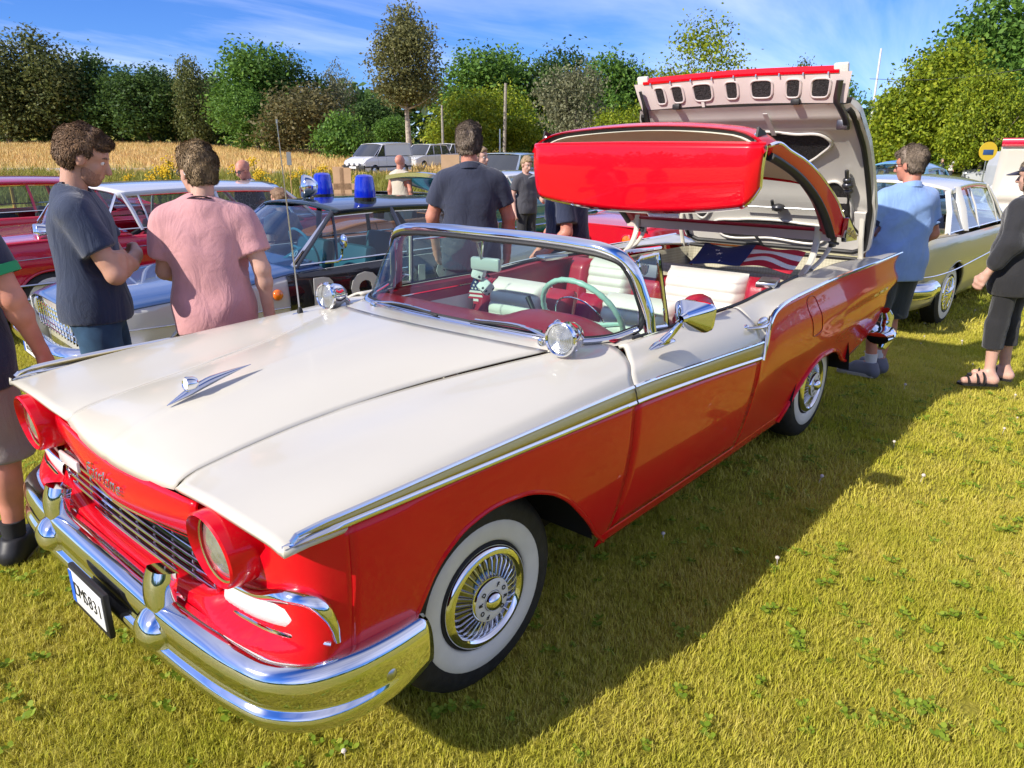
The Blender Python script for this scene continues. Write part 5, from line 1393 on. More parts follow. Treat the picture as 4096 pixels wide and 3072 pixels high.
m = MB(); m.poly([tuple(np.array(p) + [.001, 0, 0]) for p in rings[-1]]); m.build('mirror_glass', mat('mirror_glass', (.8, .82, .84), .01, metal=1), mi, smooth=False)
for s in (-1, 1):
    dh = thing('door_handle', None, None); dh.parent = hero
    m = MB(); m.tube(crv([(1.64, s * .936, .972), (1.68, s * .968, .972), (1.76, s * .972, .970), (1.84, s * .955, .972), (1.90, s * .935, .985)], 16), [.007, .009, .010, .011, .012, .013, .013, .013, .012, .012, .011, .010, .009, .008, .007, .005], 10, asp=.75); m.build('handle_pull', CHROME, dh)
    m = MB(); m.ell((1.81, s * .938, .975), (.055, .016, .022), 8, 14); m.ell((1.655, s * .925, .972), (.02, .014, .014), 6, 10); m.build('handle_base', CHROME, dh)
orn = thing('bonnet_ornament', None, None); orn.parent = hero
m = MB(); P = crv([(-.575, 0, .972), (-.50, 0, .998), (-.42, 0, 1.022), (-.34, 0, 1.035), (-.275, 0, 1.043)], 20)
m.tube(P, np.interp(np.linspace(0, 1, 20), [0, .25, .5, 1], [.002, .020, .022, .002]), 10, asp=.6); m.build('ornament_spear', CHROME, orn)
m = MB(); M = frame((-.502, 0, 1.027), (-1, 0, .15)); m.lathe([(.0, -.03), (.018, -.03), (.0235, -.02), (.0235, .004), (.021, .007), (.018, .004)], M, 24); m.build('ornament_medallion', CHROME, orn)
m = MB(); m.lathe([(.018, .0045), (.010, .006), (.0, .0065)], M, 20); m.build('medallion_face', mat('frosted_lens', (1, 1, 1)), orn)
aer = thing('radio_aerial', None, None); aer.parent = hero
m = MB(); m.ell((.40, .735, .998), (.055, .022, .014), 8, 18); m.build('aerial_base', CHROME, aer)
m = MB(); m.lathe([(.016, 0), (.012, .018), (.007, .03)], frame((.40, .735, 1.006), (-.03, 0, 1)), 12); m.build('aerial_boot', BLACK, aer)
m = MB(); m.tube([(.398, .735, 1.02), (.385, .737, 1.45), (.372, .738, 1.86)], [.0042, .0034, .002], 8); m.tube([(.372, .738, 1.855), (.3715, .738, 1.872)], .0045, 8); m.build('aerial_rod', STEEL, aer)
rv = thing('rear_view_mirror', None, None); rv.parent = hero
m = MB(); m.tube(crv([(.945, .095, 1.355), (.975, .105, 1.30), (1.01, .12, 1.245)], 10), .006, 8); m.ell((.945, .09, 1.352), (.02, .035, .012), 6, 12); m.build('mirror_stalk', mat('mint_metal', (.45, .55, .50), .3, metal=.5), rv)
m = MB(); m.box((1.015, .10, 1.232), (.03, .17, .062), rot=Matrix.Rotation(.1, 3, 'Z'), bev=.012); m.build('mirror_shell', mat('mirror_shell_grey', (.45, .48, .46), .3, coat=.5), rv)

# things hung from the mirror, flag on the rear seat (each a thing of its own)
DICEW = mat('dice_plush', (.72, .73, .70), .9, bump=.5, bscale=300, sheen=.3)
for nm, c, ra, lab in (('hanging_dice', (1.035, .165, 1.180), (.3, .2, .5), 'upper white plush dice with black dots hung from the mirror'), ('hanging_dice', (1.05, .135, 1.115), (.5, .6, .2), 'lower white plush dice with black dots beside the flag tree')):
    d = thing(nm, lab, 'hanging dice', c, 0, 'pair of plush dice hung from the mirror'); d.rotation_euler = ra
    m = MB(); m.box((0, 0, 0), (.062, .062, .062), bev=.014); m.build('dice_body', DICEW, d)
    for ax in range(3):
        for sg in (-1, 1):
            for k, (a, b) in enumerate([(-.015, -.015), (.015, .015), (-.015, .015), (.015, -.015), (0, 0)][:(ax * 2 + (sg > 0)) % 5 + 1]):
                n = [0, 0, 0]; n[ax] = sg; p = [0, 0, 0]; p[ax] = sg * .031; p[(ax+1) % 3] = a; p[(ax+2) % 3] = b
                m = MB(); m.lathe([(.0065, 0), (.005, .0012), (0, .0016)], frame(p, n), 10); m.build('dice_dot', BLACK, d)
    m = MB(); m.tube([(0, 0, .03), (0, 0, .06)], .0012, 4)
    R3 = Matrix.Rotation(0, 4, 'X'); m.build('dice_cord', BLACK, d)
af = thing('air_freshener', 'tree shaped card with stars and stripes hung between the dice', 'air freshener', (1.025, .178, 1.105)); af.rotation_euler = (0, 0, .25)
tree = [(-.014, -.075), (.014, -.075), (.014, -.05), (.045, -.05), (.030, -.025), (.040, -.025), (.024, .005), (.032, .005), (.014, .04), (.006, .06), (-.006, .06), (-.014, .04), (-.032, .005), (-.024, .005), (-.040, -.025), (-.030, -.025), (-.045, -.05), (-.014, -.05)]
def clip_h(poly, lo, hi):
    def cl(P, z, keep_above):
        out = []
        for i in range(len(P)):
            a, b = P[i], P[(i+1) % len(P)]
            ia, ib = (a[1] >= z) == keep_above, (b[1] >= z) == keep_above
            if ia: out.append(a)
            if ia != ib and abs(a[1] - b[1]) > 1e-9:
                t = (z - a[1]) / (b[1] - a[1]); out.append((a[0] + t * (b[0] - a[0]), z))
        return out
    return cl(cl(poly, lo, True), hi, False)
FLB, FLR, FLW = mat('flag_blue', (.012, .022, .10), .8, bump=.2, bscale=300), mat('flag_red', (.42, .012, .03), .75, bump=.2, bscale=300), mat('flag_white', (.70, .68, .62), .75, bump=.2, bscale=300)
for lo_, hi_, mt in ((-.075, -.062, FLR), (-.062, -.05, FLW), (-.0499, -.040, FLR), (-.040, -.030, FLW), (-.030, -.020, FLR), (-.020, -.010, FLW), (-.010, .06, FLB)):
    P = clip_h(tree, lo_, hi_)
    if len(P) > 2: m = MB(); m.prism([(-.0015, a, b) for a, b in P], (.003, 0, 0)); m.build('card_stripe', mt, af, smooth=False)
def star(c, r, n=5):
    return [(c[0] + (r if k % 2 == 0 else r * .42) * math.sin(math.pi * k / n), c[1] + (r if k % 2 == 0 else r * .42) * math.cos(math.pi * k / n)) for k in range(2 * n)]
for a, b in ((-.018, .0), (.0, .0), (.018, .0), (-.010, .016), (.010, .016), (0, .032)):
    m = MB(); m.prism([(-.0024, x, z) for x, z in star((a, b), .0075)], (.0008, 0, 0)); m.build('card_star', FLW, af, smooth=False)
fg = thing('flag_cloth', 'starred and striped flag draped over the back of the rear seat', 'flag', (2.66, 0, 1.098))
def flagz(x, y): return (x + .06) * .42 + .012 * math.sin(y * 21 + 1) * math.cos(x * 17) + .010 * math.sin(y * 9) - .05 * max(0, -x - .02) * 2 - .03 * max(0, -y - .60)
def cloth(y0, y1, x0, x1, mt, nm, dz=0):
    m = MB(); m.grid(np.array([[(x, y, flagz(x, y) + dz) for x in np.linspace(x0, x1, 6)] for y in np.linspace(y0, y1, max(3, int(abs(y1 - y0) / .02)))])); return m.build(nm, mt, fg, solid=.004)
cloth(-.12, -.45, -.06, .14, FLB, 'flag_canton')
for k in range(5): cloth(-.452, -.75, -.06 + .04 * k, -.06 + .04 * (k + 1), (FLR, FLW)[k % 2], 'flag_stripe')
for i in range(4):
    for j in range(3):
        y, x = -.155 - .078 * i - (.038 if j % 2 else 0), -.03 + .06 * j
        m = MB(); m.prism([(x + a, y + b, flagz(x + a, y + b) + .002) for a, b in star((0, 0), .022)], (0, 0, .002)); m.build('flag_star', FLW, fg, smooth=False)
# ================================================================== other vehicles
SIDEGLASS = glassmat('side_glass', (.62, .72, .74), 1.2)
BLUEGLASS = glassmat('blue_tinted_glass', (.42, .62, .72), 1.4)
INTERIOR = mat('dark_interior', (.03, .03, .033), .7)
def paint(name, c, **k): return mat('paint_' + name, c, k.pop('rough', .22), coat=1.0, coatr=.015, **k)
def bgcar(name, label, cat, pos, rz, P, group=None, dz=None):
    L, w = P['L'], P['w'] / 2
    z0 = float(gz(*pos)) if dz is None else dz
    car = thing(name, label, cat, (pos[0], pos[1], z0), rz, group)
    tx = np.array(P['top'], float); bx = np.array(P['belt'], float); wx = np.array(P.get('plan', [(0, .80), (.12, .90), (.45, .97), (1.2, 1), (L - 1.3, 1), (L - .4, .95), (L, .84)]), float)
    zs = np.array(P.get('side', [(.22, .88), (.32, .93), (.5, .985), (.68, 1.0), (.85, .985), (1.0, .94), (1.1, .92)]), float)
    top = lambda x: pchip(tx[:, 0], tx[:, 1], x); belt = lambda x: pchip(bx[:, 0], bx[:, 1], x); pl = lambda x: w * pchip(wx[:, 0], wx[:, 1], x)
    Wf = lambda x, z: pl(x) * pchip(zs[:, 0], zs[:, 1], z)
    sill = P.get('sill', .26); ar = P['arch']; R = P['R']; rw = P.get('arch_r', R + .06)
    def bot(x):
        z = np.full_like(x, sill)
        for a, sk in zip(ar, P.get('skirt', (0, 0))):
            t = np.clip(1 - ((x - a) / rw) ** 2, 0, None); z = np.where(np.abs(x - a) < rw, np.maximum(sill, R * .9 + rw * np.sqrt(t) * (1 - sk) - .02), z)
        return z
    ex = np.concatenate([a + rw * np.linspace(-1.01, 1.01, 24) for a in ar])
    split = P.get('split')           # height of a two-tone line as (x,z)
    pts = P['paint']
    G = low_panel(0.0, L, 40, belt, bot, 14, wf=Wf, extra=np.clip(ex, 0, L))
    for s in (-1, 1):
        m = MB(); m.grid(side(G, s)); body = m.build('body_side', pts['side'], car, solid=.01)
        if split is not None:
            sp = np.array(split, float); xa, xb = sp[0, 0], sp[-1, 0]
            x = np.linspace(xa, xb, 60); zb_ = np.maximum(bot(x), sp[:, 1].min() * 0 + sill); zt_ = np.interp(x, sp[:, 0], sp[:, 1])
            GG = low_panel(xa, xb, 40, lambda q: np.interp(q, sp[:, 0], sp[:, 1]), bot, 10, wf=lambda a_, b_: Wf(a_, b_) + .006, extra=np.clip(ex, xa, xb))
            m = MB(); m.grid(side(GG, s)); m.build('body_lower_panel', pts['lower'], car)
        for st in P.get('strips', []):
            q = np.array(st[0], float); x = np.linspace(q[0, 0], q[-1, 0], 30); z = pchip(q[:, 0], q[:, 1], x)
            m = MB(); m.tube(np.stack([x, s * (Wf(x, z) + .006), z], 1), st[1], 6, asp=.7); m.build('side_moulding', CHROME, car)
        for dx in P.get('doors', []):
            z = np.linspace(sill + .06, float(belt(np.array([dx]))[0]), 12); m = MB(); m.tube(np.stack([np.full(12, dx), s * (Wf(np.full(12, dx), z) + .001), z], 1), .004, 5); m.build('door_gap', DARK, car)
        for hx, hz in P.get('handles', []):
            m = MB(); yy = s * (float(Wf(np.array([hx]), np.array([hz]))[0]) + .02); m.tube([(hx - .08, yy - s * .015, hz), (hx - .06, yy, hz), (hx + .06, yy, hz), (hx + .08, yy - s * .015, hz)], .010, 6); m.build('door_handle', CHROME, car)
    xs = np.linspace(0, L, 56)
    wb, bb = P['gh']['wb'], P['gh']['bb']
    for nm, xa, xb, mt in (('bonnet', 0, wb[0] + .25, pts.get('bonnet', pts['top'])), ('boot_lid', bb[0] - .25, L, pts['top'])):
        x = np.linspace(xa, xb, 30); rows = []
        for q in x:
            q_ = np.array([q]); t, b, ww = float(top(q_)[0]), float(belt(q_)[0]), float(Wf(q_, belt(q_))[0])
            rows.append([(q, y * ww, b + (t - b) * (1 - abs(y) ** P.get('crown', 3.0)) + P.get('fin', 0) * 0) for y in np.linspace(-1, 1, 21)])
        m = MB(); m.grid(np.array(rows)); m.build(nm, mt, car, solid=.01)
        if nm == 'bonnet' and P.get('nohood'): pass
    for nm, q, sg in (('front_panel', 0.0, 1), ('rear_panel', L, -1)):
        q_ = np.array([q]); b = float(belt(q_)[0]); t = float(top(q_)[0]); rows = []
        for z in np.linspace(sill, b, 8):
            ww = float(Wf(q_, np.array([z]))[0]); rows.append([(q + sg * .10 * (abs(y) ** 3), y * ww, z + (t - b) * (1 - y * y) * (z - sill) / (b - sill)) for y in np.linspace(-1, 1, 15)])
        m = MB(); m.grid(np.array(rows)); m.build(nm, pts.get(nm, pts['side']), car)
    # greenhouse
    g = P['gh']
    if g.get('roof', True):
        wbz, wr = w * g.get('wb_k', .86), w * g.get('wr_k', .70)
        rf, rr_ = g['rf'], g['rr']; bulge = g.get('bulge', .10); crown = g.get('crown', .05)
        def ring(base, bot_, tp, yb, yt, bow):
            return [[(bot_[0] - bow * (1 - (y) ** 2), y * yb, bot_[1]), ((bot_[0] + tp[0]) / 2 - bow * (1 - y * y), y * (yb + yt) / 2, (bot_[1] + tp[1]) / 2 + .01), (tp[0] - bow * .6 * (1 - y * y), y * yt, tp[1] + crown * .5 * (1 - y * y))] for y in np.linspace(-1, 1, 17)]
        m = MB(); m.grid(np.array(ring(0, wb, rf, wbz * .98, wr, bulge))); m.build('windscreen', pts.get('screen', SIDEGLASS), car, angle=180)
        m = MB(); m.grid(np.array(ring(0, bb, rr_, wbz * .96, wr * .97, -bulge))); m.build('rear_window', pts.get('screen', SIDEGLASS), car, angle=180)
        x = np.linspace(0, 1, 18); rows = []
        for k in x:
            q = rf[0] + (rr_[0] - rf[0]) * k; z = rf[1] + (rr_[1] - rf[1]) * k + g.get('arch', .05) * 4 * k * (1 - k)
            bow = (bulge * .6 * (1 - k) - (-bulge) * .6 * -k) if False else bulge * .6 * (1 - 2 * k)
            rows.append([(q - bow * (1 - min(1, abs(y)) ** 2), y * wr * 1.03, z + crown * (1 - abs(y) ** 2.6) - (.035 if abs(y) >= .999 else .0)) for y in np.concatenate([[-1.0, -.985], np.linspace(-.95, .95, 15), [.985, 1.0]])])
        m = MB(); m.grid(np.array(rows)); roofo = m.build('roof', pts['roof'], car, solid=.02)
        if 'visor' in pts:
            m = MB(); m.grid(np.array(rows[:7]) + [0, 0, .004]); m.build('roof_front_panel', pts['visor'], roofo)
        for s in (-1, 1):
            pil = g['pillars']          # list of (x_bottom, x_top, radius)
            for i, (a, b, r) in enumerate(pil):
                zb_, zt_ = float(np.interp(a, [wb[0], bb[0]], [wb[1], bb[1]])), float(np.interp(b, [rf[0], rr_[0]], [rf[1], rr_[1]])) + g.get('arch', .05) * .6 * (0 < i < len(pil) - 1)
                m = MB(); m.tube([(a, s * wbz, zb_ - .02), ((a + b) / 2, s * (wbz * .52 + wr * .51), (zb_ + zt_) / 2), (b, s * wr * 1.02, zt_ + .005)], r, 8, asp=.55); m.build('pillar', pts.get('pillar', pts['roof']), car)
            for (a, b, _), (c, d, _) in zip(pil[:-1], pil[1:]):
                za, zc = (float(np.interp(v, [wb[0], bb[0]], [wb[1], bb[1]])) for v in (a, c)); zb_, zd = (float(np.interp(v, [rf[0], rr_[0]], [rf[1], rr_[1]])) + .02 for v in (b, d))
                m = MB(); m.poly([(a, s * wbz, za), (c, s * wbz, zc), (d, s * wr, zd), (b, s * wr, zb_)]); m.build('side_window', pts.get('sideglass', SIDEGLASS), car, smooth=False)
            if g.get('rail', True):
                xq = np.linspace(rf[0], rr_[0], 14); k = (xq - rf[0]) / (rr_[0] - rf[0])
                m = MB(); m.tube(np.stack([xq, np.full(14, s * wr * 1.035), rf[1] + (rr_[1] - rf[1]) * k + g.get('arch', .05) * 4 * k * (1 - k) - .03], 1), .012, 6); m.build('drip_rail', pts.get('rail', CHROME), roofo)
                m = MB(); m.tube([(wb[0], s * wbz, wb[1]), (bb[0], s * wbz, bb[1])], .010, 6); m.build('belt_moulding', CHROME, car)
            m = MB(); m.tube([(wb[0], s * wbz * .98, wb[1]), ((wb[0] + rf[0]) / 2, s * (wbz + wr) / 2, (wb[1] + rf[1]) / 2 + .01), (rf[0], s * wr, rf[1])], .014, 6); m.build('screen_moulding', pts.get('smould', CHROME), car)
    for sx in P.get('seats', []):
        for s in (-1, 1):
            m = MB(); m.box((sx, s * w * .42, .78), (.14, w * .62, .42), rot=Matrix.Rotation(.18, 3, 'Y'), bev=.05); m.build('seat', pts.get('seat', INTERIOR), car)
    m = MB(); m.box((L / 2, 0, sill + .12), (L * .9, w * 1.45, .16)); m.build('underbody', DARK, car, smooth=False)
    if P.get('wheel_x') is not None:
        m = MB(); M = Matrix.Translation((P['wheel_x'], -w * .42, 1.0)) @ Matrix.Rotation(R_(65), 4, 'Y'); t = np.linspace(0, 2*np.pi, 32, endpoint=False); m.tube(np.stack([.19 * np.cos(t), .19 * np.sin(t), 0 * t], 1), .012, 8, closed=True); m.tube([(0, -.19, 0), (0, 0, -.03), (0, .19, 0)], .012, 6); m.tube([(0, 0, -.03), (0, 0, -.3)], .03, 8); m.xform(M); m.build('steering_wheel', pts.get('swheel', INTERIOR), car)
    # wheels
    for a in ar:
        for s in (-1, 1):
            wh = thing('wheel', None, None, (a, s * (w - .045), R)); wh.parent = car
            M = Matrix(((0, s, 0, 0), (s, 0, 0, 0), (0, 0, 1, 0), (0, 0, 0, 1)))
            m = MB(); m.lathe([(R * .55, -.18), (R * .8, -.19), (R * .97, -.16), (R, -.09), (R * .97, -.02), (R * .88, .0), (R * .72, .004), (R * .58, .0), (R * .55, -.01)], M, 28); m.build('tyre', TYRE, wh)
            if P.get('ww', True): m = MB(); m.lathe([(R * .80, .0035), (R * .74, .008), (R * .60, .006)], M, 32); m.build('whitewall', WWALL, wh)
            m = MB(); m.lathe([(R * .56, -.004), (R * .53, .012), (R * .46, .014), (R * .42, -.006), (R * .24, .008), (R * .2, .03), (R * .1, .042), (0, .045)], M, 28); hb = m.build('hubcap', P.get('cap', CHROME), wh)
            for k in range(P.get('spokes', 0)):
                an = 2 * math.pi * k / P['spokes']; u = np.array((math.cos(an), math.sin(an))); m = MB()
                m.tube([tuple(M @ Vector((.026, u[0] * R * .12, u[1] * R * .12))), tuple(M @ Vector((.010, u[0] * R * .5, u[1] * R * .5)))], .008, 5); m.build('spoke', P.get('cap', CHROME), hb)
        for s in (-1, 1):
            m = MB(); t = np.linspace(-.2, math.pi + .2, 14); m.grid(np.array([[(a + (rw + .01) * math.cos(q), s * w * .55, R * .9 + (rw + .01) * math.sin(q)), (a + (rw + .01) * math.cos(q), s * w * .95, R * .9 + (rw + .01) * math.sin(q))] for q in t])); m.grid(np.array([[(a + k * math.cos(q), s * w * .55, R * .9 + k * math.sin(q)) for k in (0, rw)] for q in t])); m.build('wheel_arch', DARK, car)
            xa = a + rw * np.linspace(-1, 1, 30); m = MB(); m.tube(np.stack([xa, s * (Wf(xa, bot(xa)) + .002), bot(xa)], 1), .012, 6); m.build('arch_lip', pts.get('lip', pts['side']), car)
    # bumpers
    for nm, bp_ in (('front_bumper', P.get('fb')), ('rear_bumper', P.get('rb'))):
        if not bp_: continue
        zc, hh, off, wrap, mt = bp_; x0, sg = (0, -1) if nm == 'front_bumper' else (L, 1)
        pth = crv([(x0 + sg * (off - wrap), w * 1.01, zc), (x0 + sg * (off - wrap * .35), w * 1.0, zc), (x0 + sg * off, w * .80, zc), (x0 + sg * (off + .05), 0, zc)], 20)
        pth = np.concatenate([pth * [1, -1, 1], pth[-2::-1]])
        m = MB(); m.tube(pth, hh, 12, asp=.45 if False else 1.0, up=(0, 0, 1)); m.v = [(x, y, zc + (z - zc)) for x, y, z in m.v]
        m.build(nm, mt, car)
    for hx, hy, hz, hr in P.get('heads', []):
        for s in (-1, 1):
            hl = thing('headlight', None, None); hl.parent = car
            M = frame((hx, s * hy, hz), (-1, 0, 0)); m = MB(); m.lathe([(hr * 1.18, -.06), (hr * 1.2, .01), (hr * 1.05, .02)], M, 20); m.build('headlight_rim', CHROME, hl)
            m = MB(); m.lathe([(hr * 1.05, .012), (hr * .6, .03), (0, .036)], M, 20); m.build('headlight_lens', LENS, hl)
    for hx, hy, hz, hr, mt in P.get('tails', []):
        for s in (-1, 1):
            tl = thing('tail_light', None, None); tl.parent = car
            M = frame((hx, s * hy, hz), (1, 0, 0)); m = MB(); m.lathe([(hr * 1.2, -.04), (hr * 1.2, .012), (hr * 1.02, .018)], M, 20); m.build('tail_rim', P.get('tailrim', CHROME), tl)
            m = MB(); m.lathe([(hr * 1.02, .01), (hr * .5, .026), (0, .03)], M, 20); m.build('tail_lens', mt, tl)
    if P.get('grille'):
        x_, zz0, zz1, yw, n_ = P['grille']; gr = thing('grille', None, None); gr.parent = car
        m = MB(); m.box((x_ + .01, 0, (zz0 + zz1) / 2), (.03, yw * 2, zz1 - zz0)); m.build('grille_backing', DARK, gr, smooth=False)
        for k in range(n_):
            z = zz0 + (zz1 - zz0) * (k + .5) / n_; m = MB(); m.tube([(x_ - .012, -yw, z), (x_ - .02, 0, z), (x_ - .012, yw, z)], .008, 6); m.build('grille_bar', CHROME, gr)
        for k in range(P.get('gv', 0)):
            y = -yw + 2 * yw * (k + .5) / P['gv']; m = MB(); m.tube([(x_ - .02, y, zz0), (x_ - .02, y, zz1)], .006, 6); m.build('grille_rib', CHROME, gr)
    car['_w'] = w
    return car, Wf, top, belt
def plate_on(car, c, txt, w=.52, h=.11, out=(-1, 0, 0)):
    pl = thing('number_plate', None, None, c); pl.parent = car
    o = Vector(out)
    m = MB(); m.box((0, 0, 0), (.014, w + .02, h + .02), bev=.003); m.build('plate_holder', BLACK, pl)
    m = MB(); m.box((out[0] * .008, 0, 0), (.002, w, h)); m.build('plate_face', mat('plate_white', (0, 0, 0)), pl, smooth=False)
    m = MB(); m.box((out[0] * .0095, -out[0] * w * .46, 0), (.002, .04, h - .004)); m.build('plate_band', mat('plate_blue', (0, 0, 0)), pl, smooth=False)
    text_chars(txt, h * .52, h * .72, .0008, tmat((out[0] * .0105, out[0] * .02, 0), (0, out[0], 0), (0, 0, 1)), 'plate_character', mat('plate_ink', (0, 0, 0)), pl)

# ---- black and white police saloon -----------------------------------------
PW, PK, PB = paint('police_white', (.60, .60, .58)), paint('police_black', (.010, .011, .014), var=0), paint('police_blue_bonnet', (.035, .085, .22), rough=.35)
PGREEN = paint('police_roof', (.010, .022, .028))
POL = dict(L=4.78, w=1.80, R=.325, arch=(.86, 3.60), top=[(0, .72), (.3, .79), (.9, .84), (1.6, .91), (1.9, .93), (3.4, .95), (4.2, .93), (4.78, .86)], belt=[(0, .67), (.3, .74), (1.0, .79), (1.7, .87), (3.5, .90), (4.4, .89), (4.78, .80)],
    side=[(.2, .90), (.32, .95), (.5, .985), (.62, 1.0), (.78, .985), (.86, .955), (.93, .93)], sill=.25, crown=6,
    gh=dict(wb=(1.60, .915), rf=(2.10, 1.315), rr=(3.55, 1.30), bb=(3.95, .95), wb_k=.90, wr_k=.70, pillars=[(1.62, 2.10, .026), (2.02, 2.10, .012), (2.78, 2.72, .03), (3.42, 3.30, .022), (3.95, 3.55, .05)], crown=.05, arch=.02),
    paint=dict(side=PW, top=PK, bonnet=PB, roof=PGREEN, pillar=PK, lower=PW, screen=BLUEGLASS, sideglass=SIDEGLASS, seat=mat('teal_seat', (.03, .13, .16), .6), swheel=mat('teal_wheel', (.08, .28, .32), .3)),
    fb=(.45, .065, .10, .45, CHROME), rb=(.45, .06, .08, .4, CHROME), heads=[(.04, .68, .60, .085)], grille=(.02, .47, .68, .56, 5), gv=14, seats=[2.45, 3.3], wheel_x=1.95, ww=False, strips=[([(.1, .60), (1.6, .60)], .005)], handles=[(2.62, .80), (3.3, .80)], doors=[1.63, 2.80])
police, pW, pT, pB_ = bgcar('police_car', 'old black and white police saloon with two blue beacons and POLIS lettering', 'police car', (.33, 4.03), R_(-4.8), POL, dz=-.093)
for s in (-1, 1):      # black doors with white block letters
    x = np.linspace(1.50, 3.85, 30); zz = np.linspace(.30, .905, 14)
    m = MB(); m.grid(np.array([[(q, s * (float(pW(np.array([q]), np.array([z]))[0]) + .012), min(z, float(pB_(np.array([q]))[0]) - .002)) for z in zz] for q in x])); dr = m.build('black_doors', PK, police)
    m = MB(); M = frame((1.40, s * (float(pW(np.array([1.40]), np.array([.72]))[0]) + .004), .715), (0, s, 0))
    m.lathe([(.045, -.005), (.045, .012), (.03, .03), (0, .036)], M, 18); m.build('side_marker', AMBER, police)
dsd = [p for p in police.children if p.name.startswith('black_doors')][0]
for ch, xx in zip('POLIS', (1.80, 2.22, 2.58, 2.84, 3.10)):
    y_ = -(float(pW(np.array([xx]), np.array([.66]))[0]) + .020)
    text_mesh(ch, .34, .002, tmat((xx, y_, .665), (1, 0, 0), (0, -.06, 1)), 'door_letter', mat('letter_white', (.66, .66, .64), .4), dsd, bold=.022)
text_chars('201', .055, .085, .0008, tmat((1.80, -.60, 1.0) if False else (1.715, -.655, .992), (.15, -.98, 0), (.55, .08, .8)), 'screen_number', mat('letter_white', (0, 0, 0)), police)
text_chars('POLIS', .19, .24, .001, tmat((.60, .05, .822), (0, -1, 0), (1, 0, .05)), 'bonnet_lettering', mat('letter_white', (0, 0, 0)), police, bold=.018)
BEAC = mat('blue_beacon_dome', (.004, .02, .50), .08, coat=1.0, trans=.25, emis=(.0, .01, .25, .15))
for y in (.38, -.38):
    bc = thing('beacon', None, None, (2.62, y, 1.362)); bc.parent = police
    m = MB(); m.lathe([(0, -.01), (.105, -.01), (.105, .045), (.095, .055)], frame((0, 0, 0), (0, 0, 1)), 24); m.build('beacon_base', mat('beacon_black', (.01, .01, .012), .2, coat=.5), bc)
    m = MB(); m.lathe([(.100, .05), (.098, .10), (.088, .20), (.080, .235), (.06, .25), (0, .255)], frame((0, 0, 0), (0, 0, 1)), 24); m.build('beacon_dome', BEAC, bc)
sp = thing('search_lamp', None, None, (2.30, .12, 1.50)); sp.parent = police
m = MB(); m.lathe([(0, -.10), (.06, -.09), (.10, -.03), (.11, .03), (.10, .05), (0, .06)], frame((0, 0, 0), (-1, .3, .1)), 20); m.tube([(0, 0, -.08), (0, 0, -.17)], .018, 8); m.build('search_lamp_shell', CHROME, sp, angle=60)
pm = thing('door_mirror', None, None, (1.98, -.93, .98)); pm.parent = police
m = MB(); m.tube(crv([(-.12, .05, -.05), (0, 0, -.03), (.02, -.01, .06)], 8), .012, 6); m.ell((.03, -.02, .12), (.025, .06, .06), 8, 12); m.build('mirror_head', CHROME, pm)
m = MB(); m.box((1.64, -.70, .93), (.02, .02, .02)); plate_on(police, (-.17, .10, .36), 'GUZ 521'.replace('GUZ 521', 'GUZ 521'))
# ---- red car with white roof behind the police car -----------------------------
RD = paint('crimson', (.50, .004, .030)); WR = paint('roof_white', (.62, .63, .66))
REDB = dict(L=5.35, w=2.0, R=.34, arch=(.95, 4.05), top=[(0, .88), (.4, .97), (1.2, 1.0), (1.8, 1.02), (2.2, 1.02), (3.9, 1.02), (4.6, 1.0), (5.35, .93)], belt=[(0, .84), (.4, .95), (1.2, .97), (1.8, .96), (3.8, .95), (4.6, 1.0), (5.35, 1.02)],
    side=[(.2, .90), (.35, .95), (.55, .985), (.66, .97), (.74, 1.0), (.90, .985), (1.0, .95)], crown=5,
    gh=dict(wb=(1.55, 1.02), rf=(1.80, 1.38), rr=(3.85, 1.36), bb=(4.30, 1.02), wb_k=.90, wr_k=.72, bulge=.22, pillars=[(1.95, 1.86, .030), (2.05, 2.02, .012), (2.95, 2.95, .02), (3.95, 3.80, .03), (4.28, 3.88, .04)], crown=.06, arch=.03),
    paint=dict(side=RD, top=RD, roof=WR, visor=RD, pillar=WR, screen=SIDEGLASS, seat=mat('red_seat', (.30, .01, .03), .5)), fb=(.50, .08, .10, .5, CHROME), rb=(.50, .08, .10, .5, CHROME), heads=[(.03, .74, .74, .09)], grille=(.02, .52, .70, .60, 5), seats=[2.7, 3.6], wheel_x=2.25,
    strips=[([(.2, .56), (5.2, .56)], .018), ([(.2, .42), (5.2, .42)], .024), ([(.3, .80), (2.1, .84), (3.0, .80)], .006)], doors=[2.08, 3.35], handles=[(3.2, .86)])
redb, rW, rT, rB_ = bgcar('fifties_car', 'bright red fifties saloon with white roof behind the police car', 'car', (-.02, 7.00), R_(2.8), REDB)
m = MB(); m.lathe([(.0, -.17), (.05, -.15), (.085, -.06), (.09, .02), (.085, .03), (0, .04)], frame((.95, -.80, 1.045), (-1, 0, 0)), 20); m.tube([(1.0, -.80, 1.0), (1.0, -.80, .95)], .02, 8); m.build('fender_lamp', CHROME, redb, angle=60)
# ---- second red car, only its screen shows over the first one -----------------------
redc, _, _, _ = bgcar('fifties_car', 'red fifties car whose bluish windscreen shows over the red bonnet at far left', 'car', (-1.02, 10.35), R_(5), dict(REDB, paint=dict(side=RD, top=RD, roof=RD, pillar=RD, screen=BLUEGLASS)))
